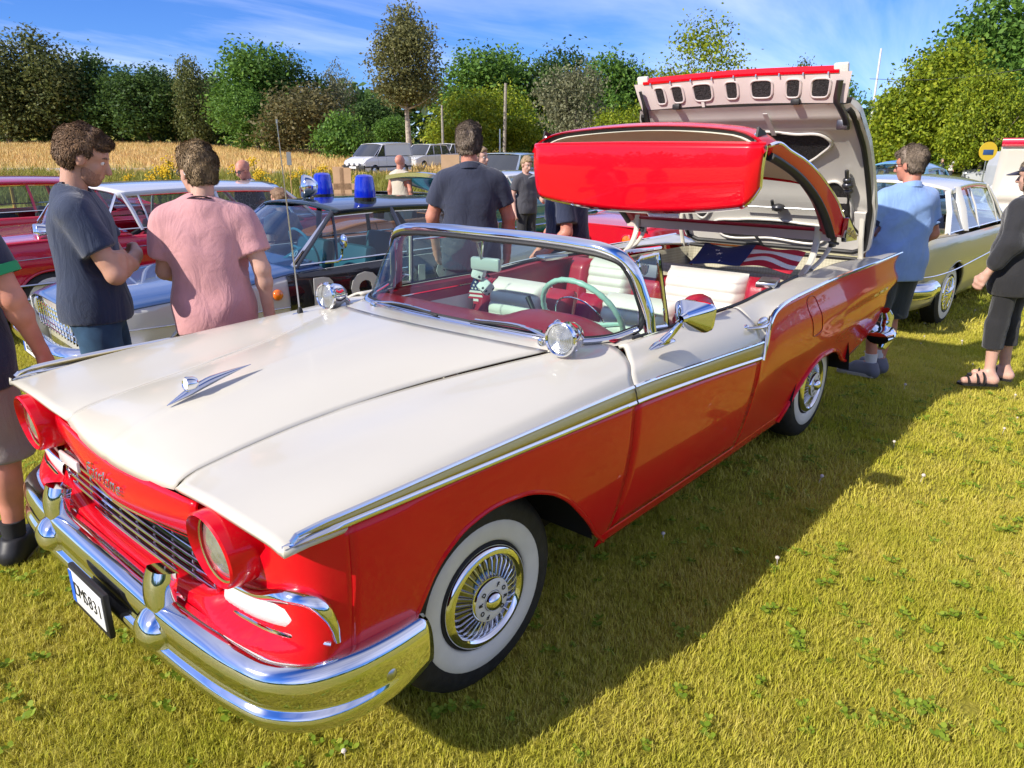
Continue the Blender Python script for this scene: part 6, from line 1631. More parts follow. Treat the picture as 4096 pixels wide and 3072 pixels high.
# ---- gold and white saloon on the right ------------------------------------------------
GO, CRW = mat('paint_gold', (.36, .25, .03), .3, coat=.5), paint('cream_white', (.64, .62, .55))
GLD = dict(L=5.2, w=1.95, R=.35, arch=(.95, 4.05), top=[(0, .90), (.4, .98), (1.8, 1.02), (3.8, 1.02), (4.6, .99), (5.2, .90)], belt=[(0, .86), (.4, .93), (1.7, .97), (3.9, .97), (4.7, .98), (5.2, .93)], side=[(.2, .90), (.35, .95), (.55, .99), (.75, 1.0), (.9, .985), (1.0, .94)], crown=5, sill=.28,
    gh=dict(wb=(1.75, 1.0), rf=(2.20, 1.42), rr=(3.75, 1.40), bb=(4.25, 1.0), wb_k=.90, wr_k=.70, bulge=.12, pillars=[(1.95, 2.2, .03), (2.18, 2.28, .014), (3.02, 3.02, .022), (3.62, 3.52, .06), (4.22, 3.80, .028)], crown=.08, arch=.05),
    paint=dict(side=mat('paint_pale_gold', (.42, .39, .23), .3, coat=.5), lower=GO, top=GO, roof=CRW, pillar=CRW, lip=mat('paint_pale_gold', (0, 0, 0)), screen=SIDEGLASS, seat=mat('tan_seat', (.30, .20, .12), .6)), split=[(.05, .70), (1.5, .74), (3.0, .66), (4.6, .60), (5.18, .62)],
    fb=(.50, .08, .10, .5, CHROME), rb=(.52, .085, .12, .45, CHROME), heads=[(.03, .74, .74, .09)], tails=[(5.17, .86, .78, .07, REDLENS)], seats=[2.7, 3.55], spokes=16, strips=[([(.05, .71), (1.5, .75), (3.0, .67), (4.6, .61), (5.15, .63)], .010)], doors=[1.95, 3.35], handles=[(2.2, .86)])
bgcar('fifties_saloon', 'gold and cream fifties saloon with whitewall tyres behind the man in light blue', 'car', (11.66, .03), R_(176.4), GLD)
# ---- red sports car tail, seen under the hanging roof ------------------------------------
VR = paint('sports_red', (.52, .006, .020))
VET = dict(L=4.5, w=1.88, R=.33, arch=(.85, 3.45), top=[(0, .55), (.6, .72), (1.4, .84), (2.0, .88), (3.3, .93), (4.1, .90), (4.5, .84)], belt=[(0, .50), (.6, .70), (1.5, .82), (3.2, .90), (4.2, .87), (4.5, .82)], side=[(.2, .9), (.4, .97), (.6, 1.0), (.75, .98), (.9, .93)], sill=.22, crown=6, plan=[(0, .8), (.5, .95), (1.2, .97), (3.2, 1), (4.2, .98), (4.5, .93)],
    gh=dict(wb=(1.35, .86), rf=(2.05, 1.16), rr=(2.7, 1.15), bb=(3.75, .92), wb_k=.80, wr_k=.60, pillars=[(1.4, 2.05, .03), (2.75, 2.6, .05), (3.75, 2.72, .04)], crown=.04, arch=.02),
    paint=dict(side=VR, top=VR, roof=VR, pillar=VR, screen=SIDEGLASS), tails=[(4.47, .70, .66, .075, REDLENS), (4.48, .47, .66, .075, AMBER)], tailrim=VR, ww=False, cap=STEEL, doors=[1.5, 2.8])
bgcar('sports_car', 'red sports car with round tail lights parked beyond the convertible', 'car', (11.55, 3.0), R_(172), VET)
# ---- smaller cars further off ---------------------------------------------------------------
def at_px(u, d): x, y, z = px_at(u, d); return (x, y)
ORG = paint('orange', (.62, .17, .01))
x_, y_ = at_px(372, 11.0)
bgcar('roadster', 'low orange open car behind the blue beacons', 'car', (x_ - 2.2, y_ - .1), R_(8), dict(VET, gh=dict(wb=(1.5, .86), bb=(3.0, .9), roof=False), L=4.1, arch=(.8, 3.2), top=[(0, .62), (.6, .82), (1.5, .93), (3.0, .93), (4.1, .86)], belt=[(0, .58), (.6, .80), (1.5, .90), (3.0, .90), (4.1, .84)], seats=[2.5], paint=dict(side=ORG, top=ORG, roof=ORG), tails=[], heads=[(.05, .6, .62, .08)]))
DK = paint('dark_grey', (.03, .03, .035)); x_, y_ = at_px(372, 13.5)
bgcar('open_car', 'dark open car with grey headrest showing behind the orange one', 'car', (x_ - 1.2, y_ + .6), R_(10), dict(VET, gh=dict(wb=(1.5, .9), bb=(3.0, .95), roof=False), L=4.2, arch=(.8, 3.2), top=[(0, .72), (.6, .92), (1.5, 1.02), (3.0, 1.0), (4.2, .9)], belt=[(0, .68), (.6, .9), (1.5, .98), (3.0, .98), (4.2, .86)], seats=[1.9, 2.9], paint=dict(side=DK, top=DK, roof=DK, seat=mat('grey_leather', (.10, .10, .11), .5)), tails=[]))
TEAL = paint('teal', (.005, .17, .20)); x_, y_ = at_px(417, 13.5)
teal, _, _, _ = bgcar('fifties_car', 'turquoise fifties car with its bonnet propped wide open', 'car', (x_ - .2, y_), R_(3), dict(REDB, paint=dict(side=TEAL, top=TEAL, roof=CRW, pillar=CRW, screen=SIDEGLASS), L=5.0, arch=(.9, 3.8), gh=dict(REDB['gh'], bb=(4.0, 1.0), pillars=[(1.95, 1.86, .03), (2.9, 2.9, .02), (4.0, 3.7, .04)], rr=(3.6, 1.32), rf=(1.8, 1.34))))
lidm = MB(); rows = []
for k in np.linspace(0, 1, 8):
    rows.append([(1.45 - 1.25 * k, y, 1.04 + .42 * k - .07 * (abs(y) / .8) ** 2 * k - .03 * k * k) for y in np.linspace(-.78, .78, 13)])
lidm.grid(np.array(rows)); lb = lidm.build('raised_bonnet', TEAL, teal, solid=.04, angle=180)
m = MB(); m.sweep([tuple(q) for q in rows[-1]], [(-.05, -.05), (.03, -.03), (.03, .03), (-.05, .02)], (1, 0, 0), (0, 0, 1)); m.build('bonnet_lip', CHROME, lb)
SIL, SBL = paint('silver', (.42, .44, .46), rough=.3), paint('silver_blue', (.22, .28, .34), rough=.3)
MOD = dict(L=4.5, w=1.78, R=.32, arch=(.85, 3.5), top=[(0, .72), (.4, .86), (1.0, .96), (1.4, 1.0), (3.9, 1.05), (4.5, .98)], belt=[(0, .68), (.4, .82), (1.2, .94), (3.8, 1.0), (4.5, .92)], side=[(.2, .92), (.5, 1.0), (.8, .99), (1.0, .95)], sill=.26, crown=4,
    gh=dict(wb=(1.15, 1.0), rf=(1.95, 1.60), rr=(4.0, 1.60), bb=(4.4, 1.05), wb_k=.92, wr_k=.76, pillars=[(1.2, 1.95, .03), (2.2, 2.3, .03), (3.2, 3.25, .035), (4.35, 4.0, .06)], crown=.05, arch=.03, rail=False), ww=False, cap=STEEL, seats=[2.1, 3.1], heads=[(.12, .62, .72, .09)], doors=[1.3, 2.3, 3.25])
def modern(nm, lab, u, d, rz, pt, **k):
    P = dict(MOD); P.update(k); P['paint'] = dict(dict(side=pt, top=pt, roof=pt, pillar=pt, screen=mat('dark_screen', (.03, .035, .04), .06, coat=1), sideglass=mat('dark_screen', (0, 0, 0))), **k.get('paint', {}))
    x, y = at_px(u, d); L = P['L']; c, s = math.cos(rz), math.sin(rz)
    return bgcar(nm, lab, 'van' if 'van' in nm else 'car', (x - c * L / 2, y - s * L / 2), rz, P)
modern('parked_car', 'silver blue estate car parked right of the broad man in navy polo', 503, 24, R_(20), SBL)
modern('parked_car', 'white parked car half hidden by the open teal bonnet', 424, 52, R_(15), paint('car_white', (.62, .62, .62)))
modern('parked_car', 'white parked car between teal bonnet and cardboard sign', 446, 56, R_(15), paint('car_white', (0, 0, 0)))
VAN = dict(L=4.2, w=1.75, top=[(0, .72), (.2, .92), (.9, 1.10), (1.2, 1.14), (3.9, 1.14), (4.2, 1.0)], belt=[(0, .66), (.25, .88), (1.0, 1.06), (3.8, 1.08), (4.2, 1.0)], arch=(.8, 3.4), gh=dict(wb=(.85, 1.10), rf=(1.55, 1.70), rr=(4.05, 1.78), bb=(4.15, 1.1), wb_k=.94, wr_k=.86, pillars=[(1.0, 1.6, .03), (1.75, 1.8, .04), (4.15, 4.05, .05)], crown=.05, arch=.04, rail=False), heads=[(.22, .62, .84, .10)], doors=[1.1, 1.8])
VW = paint('van_white', (.66, .66, .66))
van, vW, _, _ = modern('delivery_van', 'small white van with three round spotlights parked by the hay field', 378, 44, R_(10), VW, **VAN)
for s in (-1, 1):
    m = MB(); q = VAN['gh']; m.poly([(1.78, s * .875 * .945, 1.12), (4.12, s * .875 * .945, 1.12), (4.03, s * .875 * .87, 1.76), (1.82, s * .875 * .87, 1.74)]); m.build('van_side_panel', VW, van, smooth=False, solid=.01)
    m = MB(); x = np.linspace(0.0, 4.1, 20); m.tube(np.stack([x, s * (vW(x, np.full(20, .52)) + .01), np.full(20, .52)], 1), .045, 8); m.build('side_protector', BLACKPLASTIC if 'BLACKPLASTIC' in globals() else BLACK, van)
m = MB(); m.box((-.02, 0, .45), (.12, 1.66, .34), bev=.04); m.build('front_bumper', BLACK, van)
for y in (-.38, 0, .38):
    m = MB(); m.lathe([(.10, -.05), (.105, .01), (.095, .02), (0, .035)], frame((-.12, y, .68), (-1, 0, 0)), 18); m.build('spotlight', mat('lamp_white_cover', (.72, .72, .72), .3), van)
m = MB(); m.box((-.085, 0, .50), (.012, .5, .11)); m.build('plate_face', mat('plate_white', (0, 0, 0)), van, smooth=False)
# light blue bubble car and others on the right
LB = paint('light_blue', (.10, .27, .40)); x_, y_ = at_px(930, 14.5)
BUB = dict(L=4.1, w=1.6, R=.33, arch=(.75, 3.15), top=[(0, .78), (.4, .92), (1.2, 1.0), (2.8, 1.02), (3.6, .90), (4.1, .70)], belt=[(0, .70), (.4, .85), (1.3, .93), (3.0, .93), (3.7, .82), (4.1, .62)], crown=2.4,
    gh=dict(wb=(1.25, 1.0), rf=(1.70, 1.42), rr=(2.75, 1.42), bb=(3.35, .98), wb_k=.86, wr_k=.66, pillars=[(1.35, 1.70, .035), (2.05, 2.05, .035), (2.75, 2.70, .05), (3.3, 2.82, .06)], crown=.12, arch=.05), paint=dict(side=LB, top=LB, roof=LB, pillar=LB, screen=SIDEGLASS), seats=[2.0, 2.8], rb=(.42, .05, .08, .3, CHROME), fb=(.42, .05, .08, .3, CHROME), heads=[(.05, .58, .66, .08)])
bgcar('small_saloon', 'light blue rounded saloon parked beyond the gold and cream car', 'car', (x_ + 2.0, y_ + .1), R_(174), BUB, dz=-.06)
x_, y_ = at_px(938, 19)
bgcar('estate_car', 'cream roofed car half hidden behind the light blue saloon', 'car', (x_ - .6, y_ + 1.5), R_(172), dict(GLD, split=None, paint=dict(side=CRW, top=CRW, roof=CRW, pillar=CRW, screen=SIDEGLASS)), dz=-.03)
OLV = paint('olive_gold', (.26, .21, .05)); x_, y_ = at_px(968, 17.0)
bgcar('small_saloon', 'olive gold rounded car with round headlight behind the stooping photographer', 'car', (x_ - .3, y_ - .2), R_(40), dict(BUB, paint=dict(side=OLV, top=OLV, roof=OLV, pillar=OLV, screen=SIDEGLASS), gh=dict(BUB['gh'], roof=False)), dz=-.2)
modern('parked_car', 'silver coupe parked across the lawn under the chestnuts', 983, 51, R_(8), SIL, gh=dict(MOD['gh'], rf=(2.1, 1.36), rr=(3.2, 1.36), bb=(4.0, 1.0), pillars=[(1.2, 2.1, .03), (2.6, 2.6, .03), (3.95, 3.2, .06)]))
# white fifties car at the right edge, boot raised
WC = paint('ivory', (.66, .62, .54)); x_, y_ = at_px(1012, 12.6)
wc, _, _, _ = bgcar('fifties_car', 'ivory fifties car with raised boot lid and round red tail lights at the right edge', 'car', (x_ + 4.4, y_ - .55), R_(180), dict(GLD, split=None, paint=dict(side=WC, top=WC, roof=WC, pillar=WC, screen=SIDEGLASS, rear_panel=paint('crimson', (0, 0, 0))), tails=[(5.19, .66, .74, .075, REDLENS), (5.19, .42, .74, .075, REDLENS), (5.19, -.0, .74, .05, REDLENS)]), dz=-.10)
m = MB(); rows = []
for k in np.linspace(0, 1, 8): rows.append([(4.35 + .35 * k, y, 1.0 + .95 * k) for y in np.linspace(-.75 + .1 * k, .75 - .1 * k, 11)])
m.grid(np.array(rows)); rl = m.build('raised_boot_lid', WC, wc, solid=.05, angle=180)
m = MB(); m.tube([tuple(q) for q in rows[-1]], .05, 8, asp=1.4); m.build('lid_lip', RD, rl)

# ================================================================== posts, signs, tent
WOOD = mat('raw_wood', (.48, .30, .13), .8, var=.2, vscale=12); CARD = mat('cardboard', (.52, .33, .18), .85, var=.06, vscale=6); GREYW = mat('weathered_wood', (.30, .27, .22), .9, var=.25, vscale=9, bump=.4, bscale=40)
def zpix(v, d): return (149 - v) / 728.6 * d * .953 + CAM_LOC[2]
def post(label, u, v0, v1, d, r, mt, name='post', cat='post', lean=0.0, cards=(), group=None):
    x, y, z = px_at(u, d); zt = zpix(v0, d); zb = min(zpix(v1, d), z)
    t = thing(name, label, cat, (x, y, zb), CAM_YAW, group)
    m = MB(); m.tube([(0, 0, 0), (0, lean * .5, (zt - zb) * .5), (0, lean, zt - zb)], [r, r, r * .85], 8); m.build('stake', mt, t)
    for cu, cv, cw, ch, mt2 in cards:
        l = -(cu - u) / 728.6 * d * .953; m = MB(); m.box((-.02 - r, l, zpix(cv, d) - zb), (.012, cw, ch)); m.build('board', mt2, t, smooth=False)
    return t
post('left wooden stake with two cardboard sheets above the police car roof', 332, 167, 200, 15.0, .016, WOOD, 'sign_post', 'sign', cards=[(337, 179, .22, .52, CARD), (344, 179.5, .22, .50, CARD), (341, 185, .48, .12, CARD)])
post('slim wooden stake just left of the cardboard sheets', 309.5, 163, 196, 15.2, .014, WOOD)
post('thin stake with a small dark notice standing by the hay field', 288, 151, 192, 17, .012, WOOD, 'sign_post', 'sign', cards=[(288.5, 158, .10, .28, mat('notice_grey', (.18, .19, .20), .6))])
post('wooden stake with cardboard sheet left of the broad man in navy polo', 453, 157, 190, 15, .018, WOOD, 'sign_post', 'sign', cards=[(450, 167.5, .36, .52, CARD)])
post('wooden utility pole standing in front of the yellow green oak', 504, 88, 166, 62, .13, GREYW, 'utility_pole', 'pole', lean=-.15)
post('grey lamp post beside the wooden utility pole', 500, 130, 166, 60, .07, STEEL, 'lamp_post', 'post')
post('rusty post at the right of the olive tree trunk', 443, 108, 164, 58, .09, GREYW, 'utility_pole', 'pole')
post('yellow wooden stake standing at the left edge beside the red cars', 3.0, 186, 215, 12, .03, mat('yellow_wood', (.55, .33, .05), .7))
fp = post('white flagpole rising behind the open boot lid', 867, 57, 160, 70, .10, mat('pole_white', (.68, .68, .68), .4), 'flagpole', 'flagpole', lean=0)
x0, y0, _ = px_at(860, 60); x1, y1, _ = px_at(1040, 45)
m = MB(); P = [(x0 + (x1 - x0) * k, y0 + (y1 - y0) * k, zpix(84, 60) * (1 - k) + zpix(70, 45) * k - .4 * math.sin(math.pi * k)) for k in np.linspace(0, 1, 14)]; m.tube(P, .018, 5)
tag(m.build('overhead_wire', mat('wire', (.05, .05, .05), .6)), 'thin overhead wire crossing in front of the chestnuts', 'wire')
x, y, z = px_at(1013, 46); tn_ = thing('market_tent', 'grey pitched market tent behind the woman in black', 'tent', (x, y, z), CAM_YAW + R_(10))
TG = mat('tent_grey', (.34, .36, .40), .7, var=.05, vscale=2, bump=.1, bscale=10)
m = MB(); a, b, c_, hh = .8, .85, 1.55, 2.1
m.grid(np.array([[(-a, -b, 0), (-a, -b, 1.3), (-a, -b * .7, hh), (-a, b * .7, hh), (-a, b, 1.3), (-a, b, 0)], [(a, -b, 0), (a, -b, 1.3), (a, -b * .7, hh), (a, b * .7, hh), (a, b, 1.3), (a, b, 0)]])); m.build('tent_canvas', TG, tn_, solid=.02, smooth=False)
m = MB(); m.poly([(-a, -b, 0), (-a, b, 0), (-a, b, 1.3), (-a, b * .7, hh), (-a, -b * .7, hh), (-a, -b, 1.3)]); m.build('tent_wall', TG, tn_, smooth=False)
for s in (-1, 1): m = MB(); m.tube([(-a, s * b, 0), (-a, s * b, 1.3)], .03, 6); m.build('tent_pole', STEEL, tn_)
x, y, z = px_at(988.5, 37.5); rs_ = thing('round_sign', 'round yellow sign with blue centre beside the grey tent', 'sign', (x, y, zpix(151, 37.5)), CAM_YAW)
m = MB(); m.lathe([(0, -.02), (.44, -.02), (.44, .02), (0, .02)], frame((0, 0, 0), (-1, 0, 0)), 28); m.build('sign_disc', mat('sign_yellow', (.62, .42, .03), .5), rs_, angle=30)
m = MB(); m.box((-.03, 0, -.05), (.012, .50, .24), bev=.004); m.build('sign_panel', mat('sign_blue', (.03, .08, .22), .5), rs_)
m = MB(); m.tube([(.04, 0, -.3), (.04, 0, zpix(151, 37.5) * -1 + z)], .03, 6); m.build('sign_post', STEEL, rs_)
# tall yellow-flowered weeds along the field edge
RAGL = leafmat('ragwort_leaf', [(.09, .13, .012), (.17, .20, .02), (.22, .24, .04)]); RAGF = mat('ragwort_flower', (.68, .44, .01), .7)
def ragwort(seed):
    r = random.Random(seed); t = bpy.data.objects.new('flowering_weed', None)
    m = MB(); fl_ = MB()
    for k in range(5):
        a = r.uniform(0, 6.28); tip = (r.uniform(.05, .28) * math.cos(a), r.uniform(.05, .28) * math.sin(a), r.uniform(.75, 1.15)); m.tube(crv([(0, 0, 0), (tip[0] * .3, tip[1] * .3, .5), tip], 6), .010, 5)
        for j in range(16):
            h_ = r.uniform(.1, .8) * tip[2]; q = (tip[0] * h_ / tip[2], tip[1] * h_ / tip[2], h_); b = r.uniform(0, 6.28); ln = r.uniform(.08, .16)
            e = (q[0] + ln * math.cos(b), q[1] + ln * math.sin(b), q[2] + .04); n_ = (-math.sin(b) * .025, math.cos(b) * .025)
            m.poly([q, ((q[0] + e[0]) / 2 + n_[0], (q[1] + e[1]) / 2 + n_[1], q[2] + .03), e, ((q[0] + e[0]) / 2 - n_[0], (q[1] + e[1]) / 2 - n_[1], q[2] + .03)])
        for j in range(14): fl_.ell((tip[0] + r.gauss(0, .06), tip[1] + r.gauss(0, .06), tip[2] + r.gauss(0, .04)), (.028, .028, .016), 3, 6)
    return m.mesh('stems_and_leaves', RAGL, smooth=False), fl_.mesh('flower_heads', RAGF)
RG = [ragwort(k) for k in range(3)]
for i, (u, v, d) in enumerate([(163, 158, 23), (159, 163, 24), (172, 166, 24), (153, 168, 22), (234, 160, 25), (254, 161, 25), (258, 168, 24), (262, 178, 22), (257, 174, 23), (297, 167, 26), (322, 163, 27), (309, 172, 25), (350, 176, 24), (120, 172, 26)]):
    x, y, z = px_at(u, d); t = thing('flowering_weed', 'tall yellow flowered weed ' + ('close right of the navy man|low beside the navy man|highest between the two men|left one between the two men|right of the fair head|left of the bald head|over the bald head|low right of the bald man|beside the floral shirt|left of the thin notice stake|right of the thin notice stake|low by the slim stake|between the two blue beacons|behind the navy shoulder').split('|')[i], 'wild flower', (x, y, z), rng.uniform(0, 6.28), 'yellow flowered weeds by the field')
    k = max(.5, (zpix(v, d) - z) / 1.05); t.scale = (k, k, k)
    for nm, me in zip(('foliage', 'flower_heads'), RG[i % 3]):
        o = bpy.data.objects.new(nm, me); COL.objects.link(o); o.parent = t
# ================================================================== people (one continuous surface per body, from a distance field)
def _cap(P, a, b, ra, rb):
    a = np.asarray(a, float); b = np.asarray(b, float); ab = b - a
    t = np.clip(((P - a) @ ab) / max(ab @ ab, 1e-9), 0, 1)
    return np.linalg.norm(P - a - t[..., None] * ab, axis=-1) - (ra + (rb - ra) * t)
def _ell(P, c, r, rot=None):
    q = P - np.asarray(c, float)
    if rot is not None: q = q @ rot
    r = np.asarray(r, float); k0 = np.linalg.norm(q / r, axis=-1); k1 = np.linalg.norm(q / (r * r), axis=-1)
    return k0 * (k0 - 1) / np.maximum(k1, 1e-9)
def prim_box(p, pad):
    if p[0] == 'c':
        a, b = np.array(p[1], float), np.array(p[2], float); r = max(p[3], p[4]) + pad
        return np.minimum(a, b) - r, np.maximum(a, b) + r
    c = np.array(p[1], float); r = max(p[2]) + pad
    return c - r, c + r
def prim_eval(p, P):
    return _cap(P, *p[1:5]) if p[0] == 'c' else _ell(P, p[1], p[2], p[3] if len(p) > 3 else None)
def sdf_mesh(prims, h, k=.03, inflate=0.0, cuts=(), disp=None, relax=1):
    pad = max(k, .02) + 2 * h + inflate
    bx = [prim_box(p, pad) for p in prims]
    lo = np.min([b[0] for b in bx], 0) - h; hi = np.max([b[1] for b in bx], 0) + h
    n = np.ceil((hi - lo) / h).astype(int) + 1
    D = np.full(n, .5)
    ax = [lo[i] + h * np.arange(n[i]) for i in range(3)]
    for p, b in zip(prims, bx):
        i0 = np.clip(np.floor((b[0] - lo) / h).astype(int), 0, n); i1 = np.clip(np.ceil((b[1] - lo) / h).astype(int) + 1, 0, n)
        X = np.stack(np.meshgrid(*[ax[j][i0[j]:i1[j]] for j in range(3)], indexing='ij'), -1)
        d = prim_eval(p, X); S = D[i0[0]:i1[0], i0[1]:i1[1], i0[2]:i1[2]]
        kk = np.clip(.5 + .5 * (S - d) / k, 0, 1)
        S[...] = np.where(S > .4, d, S * (1 - kk) + d * kk - k * kk * (1 - kk))
    D -= inflate
    if cuts or disp:
        X = np.stack(np.meshgrid(*ax, indexing='ij'), -1)
        if disp: D -= disp(X)
        for c in cuts: D = np.maximum(D, c(X))
    # surface nets
    s = D < 0
    cx = [s[i:n[0]-1+i, j:n[1]-1+j, l:n[2]-1+l] for i in (0, 1) for j in (0, 1) for l in (0, 1)]
    tot = sum(c.astype(np.int8) for c in cx); act = (tot > 0) & (tot < 8)
    idx = -np.ones(act.shape, int); I = np.argwhere(act); idx[act] = np.arange(len(I))
    acc = np.zeros((len(I), 3)); cnt = np.zeros(len(I))
    for a0 in [(i, j, l) for i in (0, 1) for j in (0, 1) for l in (0, 1)]:
        for d_ in range(3):
            if a0[d_]: continue
            b0 = list(a0); b0[d_] = 1
            A = D[I[:, 0] + a0[0], I[:, 1] + a0[1], I[:, 2] + a0[2]]; B = D[I[:, 0] + b0[0], I[:, 1] + b0[1], I[:, 2] + b0[2]]
            m_ = (A < 0) != (B < 0); t = np.where(m_, A / np.where(m_, A - B, 1), 0)
            pt = np.array(a0, float)[None] + t[:, None] * (np.array(b0) - np.array(a0))[None]
            acc[m_] += pt[m_]; cnt[m_] += 1
    V = lo + h * (I + acc / np.maximum(cnt, 1)[:, None])
    F = []
    for d_ in range(3):
        u, v = (d_ + 1) % 3, (d_ + 2) % 3
        sl0 = [slice(None)] * 3; sl1 = [slice(None)] * 3; sl0[d_] = slice(0, -1); sl1[d_] = slice(1, None)
        ch = s[tuple(sl0)] != s[tuple(sl1)]; E = np.argwhere(ch)
        E = E[(E[:, u] > 0) & (E[:, v] > 0) & (E[:, u] < n[u] - 1) & (E[:, v] < n[v] - 1)]
        neg = s[E[:, 0], E[:, 1], E[:, 2]]
        def cell(du, dv):
            c = E.copy(); c[:, u] += du; c[:, v] += dv; return idx[c[:, 0], c[:, 1], c[:, 2]]
        q = np.stack([cell(-1, -1), cell(0, -1), cell(0, 0), cell(-1, 0)], 1)
        q[~neg] = q[~neg][:, ::-1]
        F.append(q[(q >= 0).all(1)])
    F = np.concatenate(F)
    for _ in range(relax):
        acc = np.zeros_like(V); cnt = np.zeros(len(V))
        for a, b in ((0, 1), (1, 2), (2, 3), (3, 0)):
            np.add.at(acc, F[:, a], V[F[:, b]]); np.add.at(acc, F[:, b], V[F[:, a]]); np.add.at(cnt, F[:, a], 1); np.add.at(cnt, F[:, b], 1)
        V = V * .5 + .5 * acc / np.maximum(cnt, 1)[:, None]
    return V, F
def sdf_obj(name, mt, parent, *a, **k):
    V, F = sdf_mesh(*a, **k)
    me = bpy.data.meshes.new(name); me.from_pydata(V.tolist(), [], F.tolist()); me.materials.append(mt); me.shade_smooth()
    o = bpy.data.objects.new(name, me); COL.objects.link(o); o.parent = parent; return o
def strandmat(name, c1, c2, rough=.5):
    if name in MT: return MT[name]
    m = bpy.data.materials.new(name); m.use_nodes = True; nt = m.node_tree; b = nt.nodes['Principled BSDF']; b.inputs['Roughness'].default_value = rough
    b.inputs['Specular IOR Level'].default_value = .3
    tc = nt.nodes.new('ShaderNodeTexCoord'); mp = nt.nodes.new('ShaderNodeMapping'); mp.inputs['Scale'].default_value = (220, 220, 28); mp.inputs['Rotation'].default_value = (.2, .5, 0)
    nt.links.new(tc.outputs['Object'], mp.inputs[0]); n = nt.nodes.new('ShaderNodeTexNoise'); n.inputs['Scale'].default_value = 1; n.inputs['Detail'].default_value = 4; n.inputs['Distortion'].default_value = .6
    nt.links.new(mp.outputs[0], n.inputs['Vector']); r = nt.nodes.new('ShaderNodeValToRGB'); r.color_ramp.elements[0].position = .35; r.color_ramp.elements[1].position = .65
    r.color_ramp.elements[0].color = c1 + (1,); r.color_ramp.elements[1].color = c2 + (1,); nt.links.new(n.outputs[0], r.inputs[0]); nt.links.new(r.outputs[0], b.inputs['Base Color'])
    bp = nt.nodes.new('ShaderNodeBump'); bp.inputs['Strength'].default_value = .9; bp.inputs['Distance'].default_value = .006; nt.links.new(n.outputs[0], bp.inputs['Height']); nt.links.new(bp.outputs[0], b.inputs['Normal'])
    MT[name] = m; return m
SKIN = mat('skin', (.50, .27, .19), .5, sub=.12, var=.07, vscale=14, bump=.06, bscale=220)
SKIN2 = mat('skin_pale', (.56, .33, .25), .5, sub=.12, var=.07, vscale=14, bump=.06, bscale=220)
SKINR = mat('skin_ruddy', (.52, .22, .15), .5, sub=.12, var=.08, vscale=14, bump=.06, bscale=220)
HBROWN = strandmat('hair_brown', (.10, .055, .030), (.33, .20, .115))
HFAIR = strandmat('hair_fair', (.17, .11, .060), (.46, .33, .19))
HGREY = strandmat('hair_grey_brown', (.11, .080, .058), (.38, .30, .23))
HBLOND = strandmat('hair_blond_grey', (.26, .19, .12), (.50, .41, .30))
def cloth_mat(name, c, bump=.25):
    return mat('cloth_' + name, c, .85, var=.06, vscale=9, bump=bump, bscale=260, sheen=.25, wr=.28)
def folds(amp, seed, zlo=-9, zhi=9):
    r = np.random.default_rng(seed); ks = r.uniform(-1, 1, (5, 3)) * np.array([16, 16, 26]) ; ph = r.uniform(0, 6.28, 5)
    def f(X):
        v = 0
        for k_, p_ in zip(ks, ph): v = v + np.sin(X @ k_ + p_ + 1.6 * np.sin(X @ (k_[[1, 2, 0]] * .45)))
        v = np.tanh(v * .55)
        return amp * v * np.clip((X[..., 2] - zlo) / .1, 0, 1)
    return f
def plane(n, p):       # keeps the side where (x-p).n < 0
    n = np.asarray(n, float); n = n / np.linalg.norm(n); p = np.asarray(p, float)
    return lambda X: (X - p) @ n
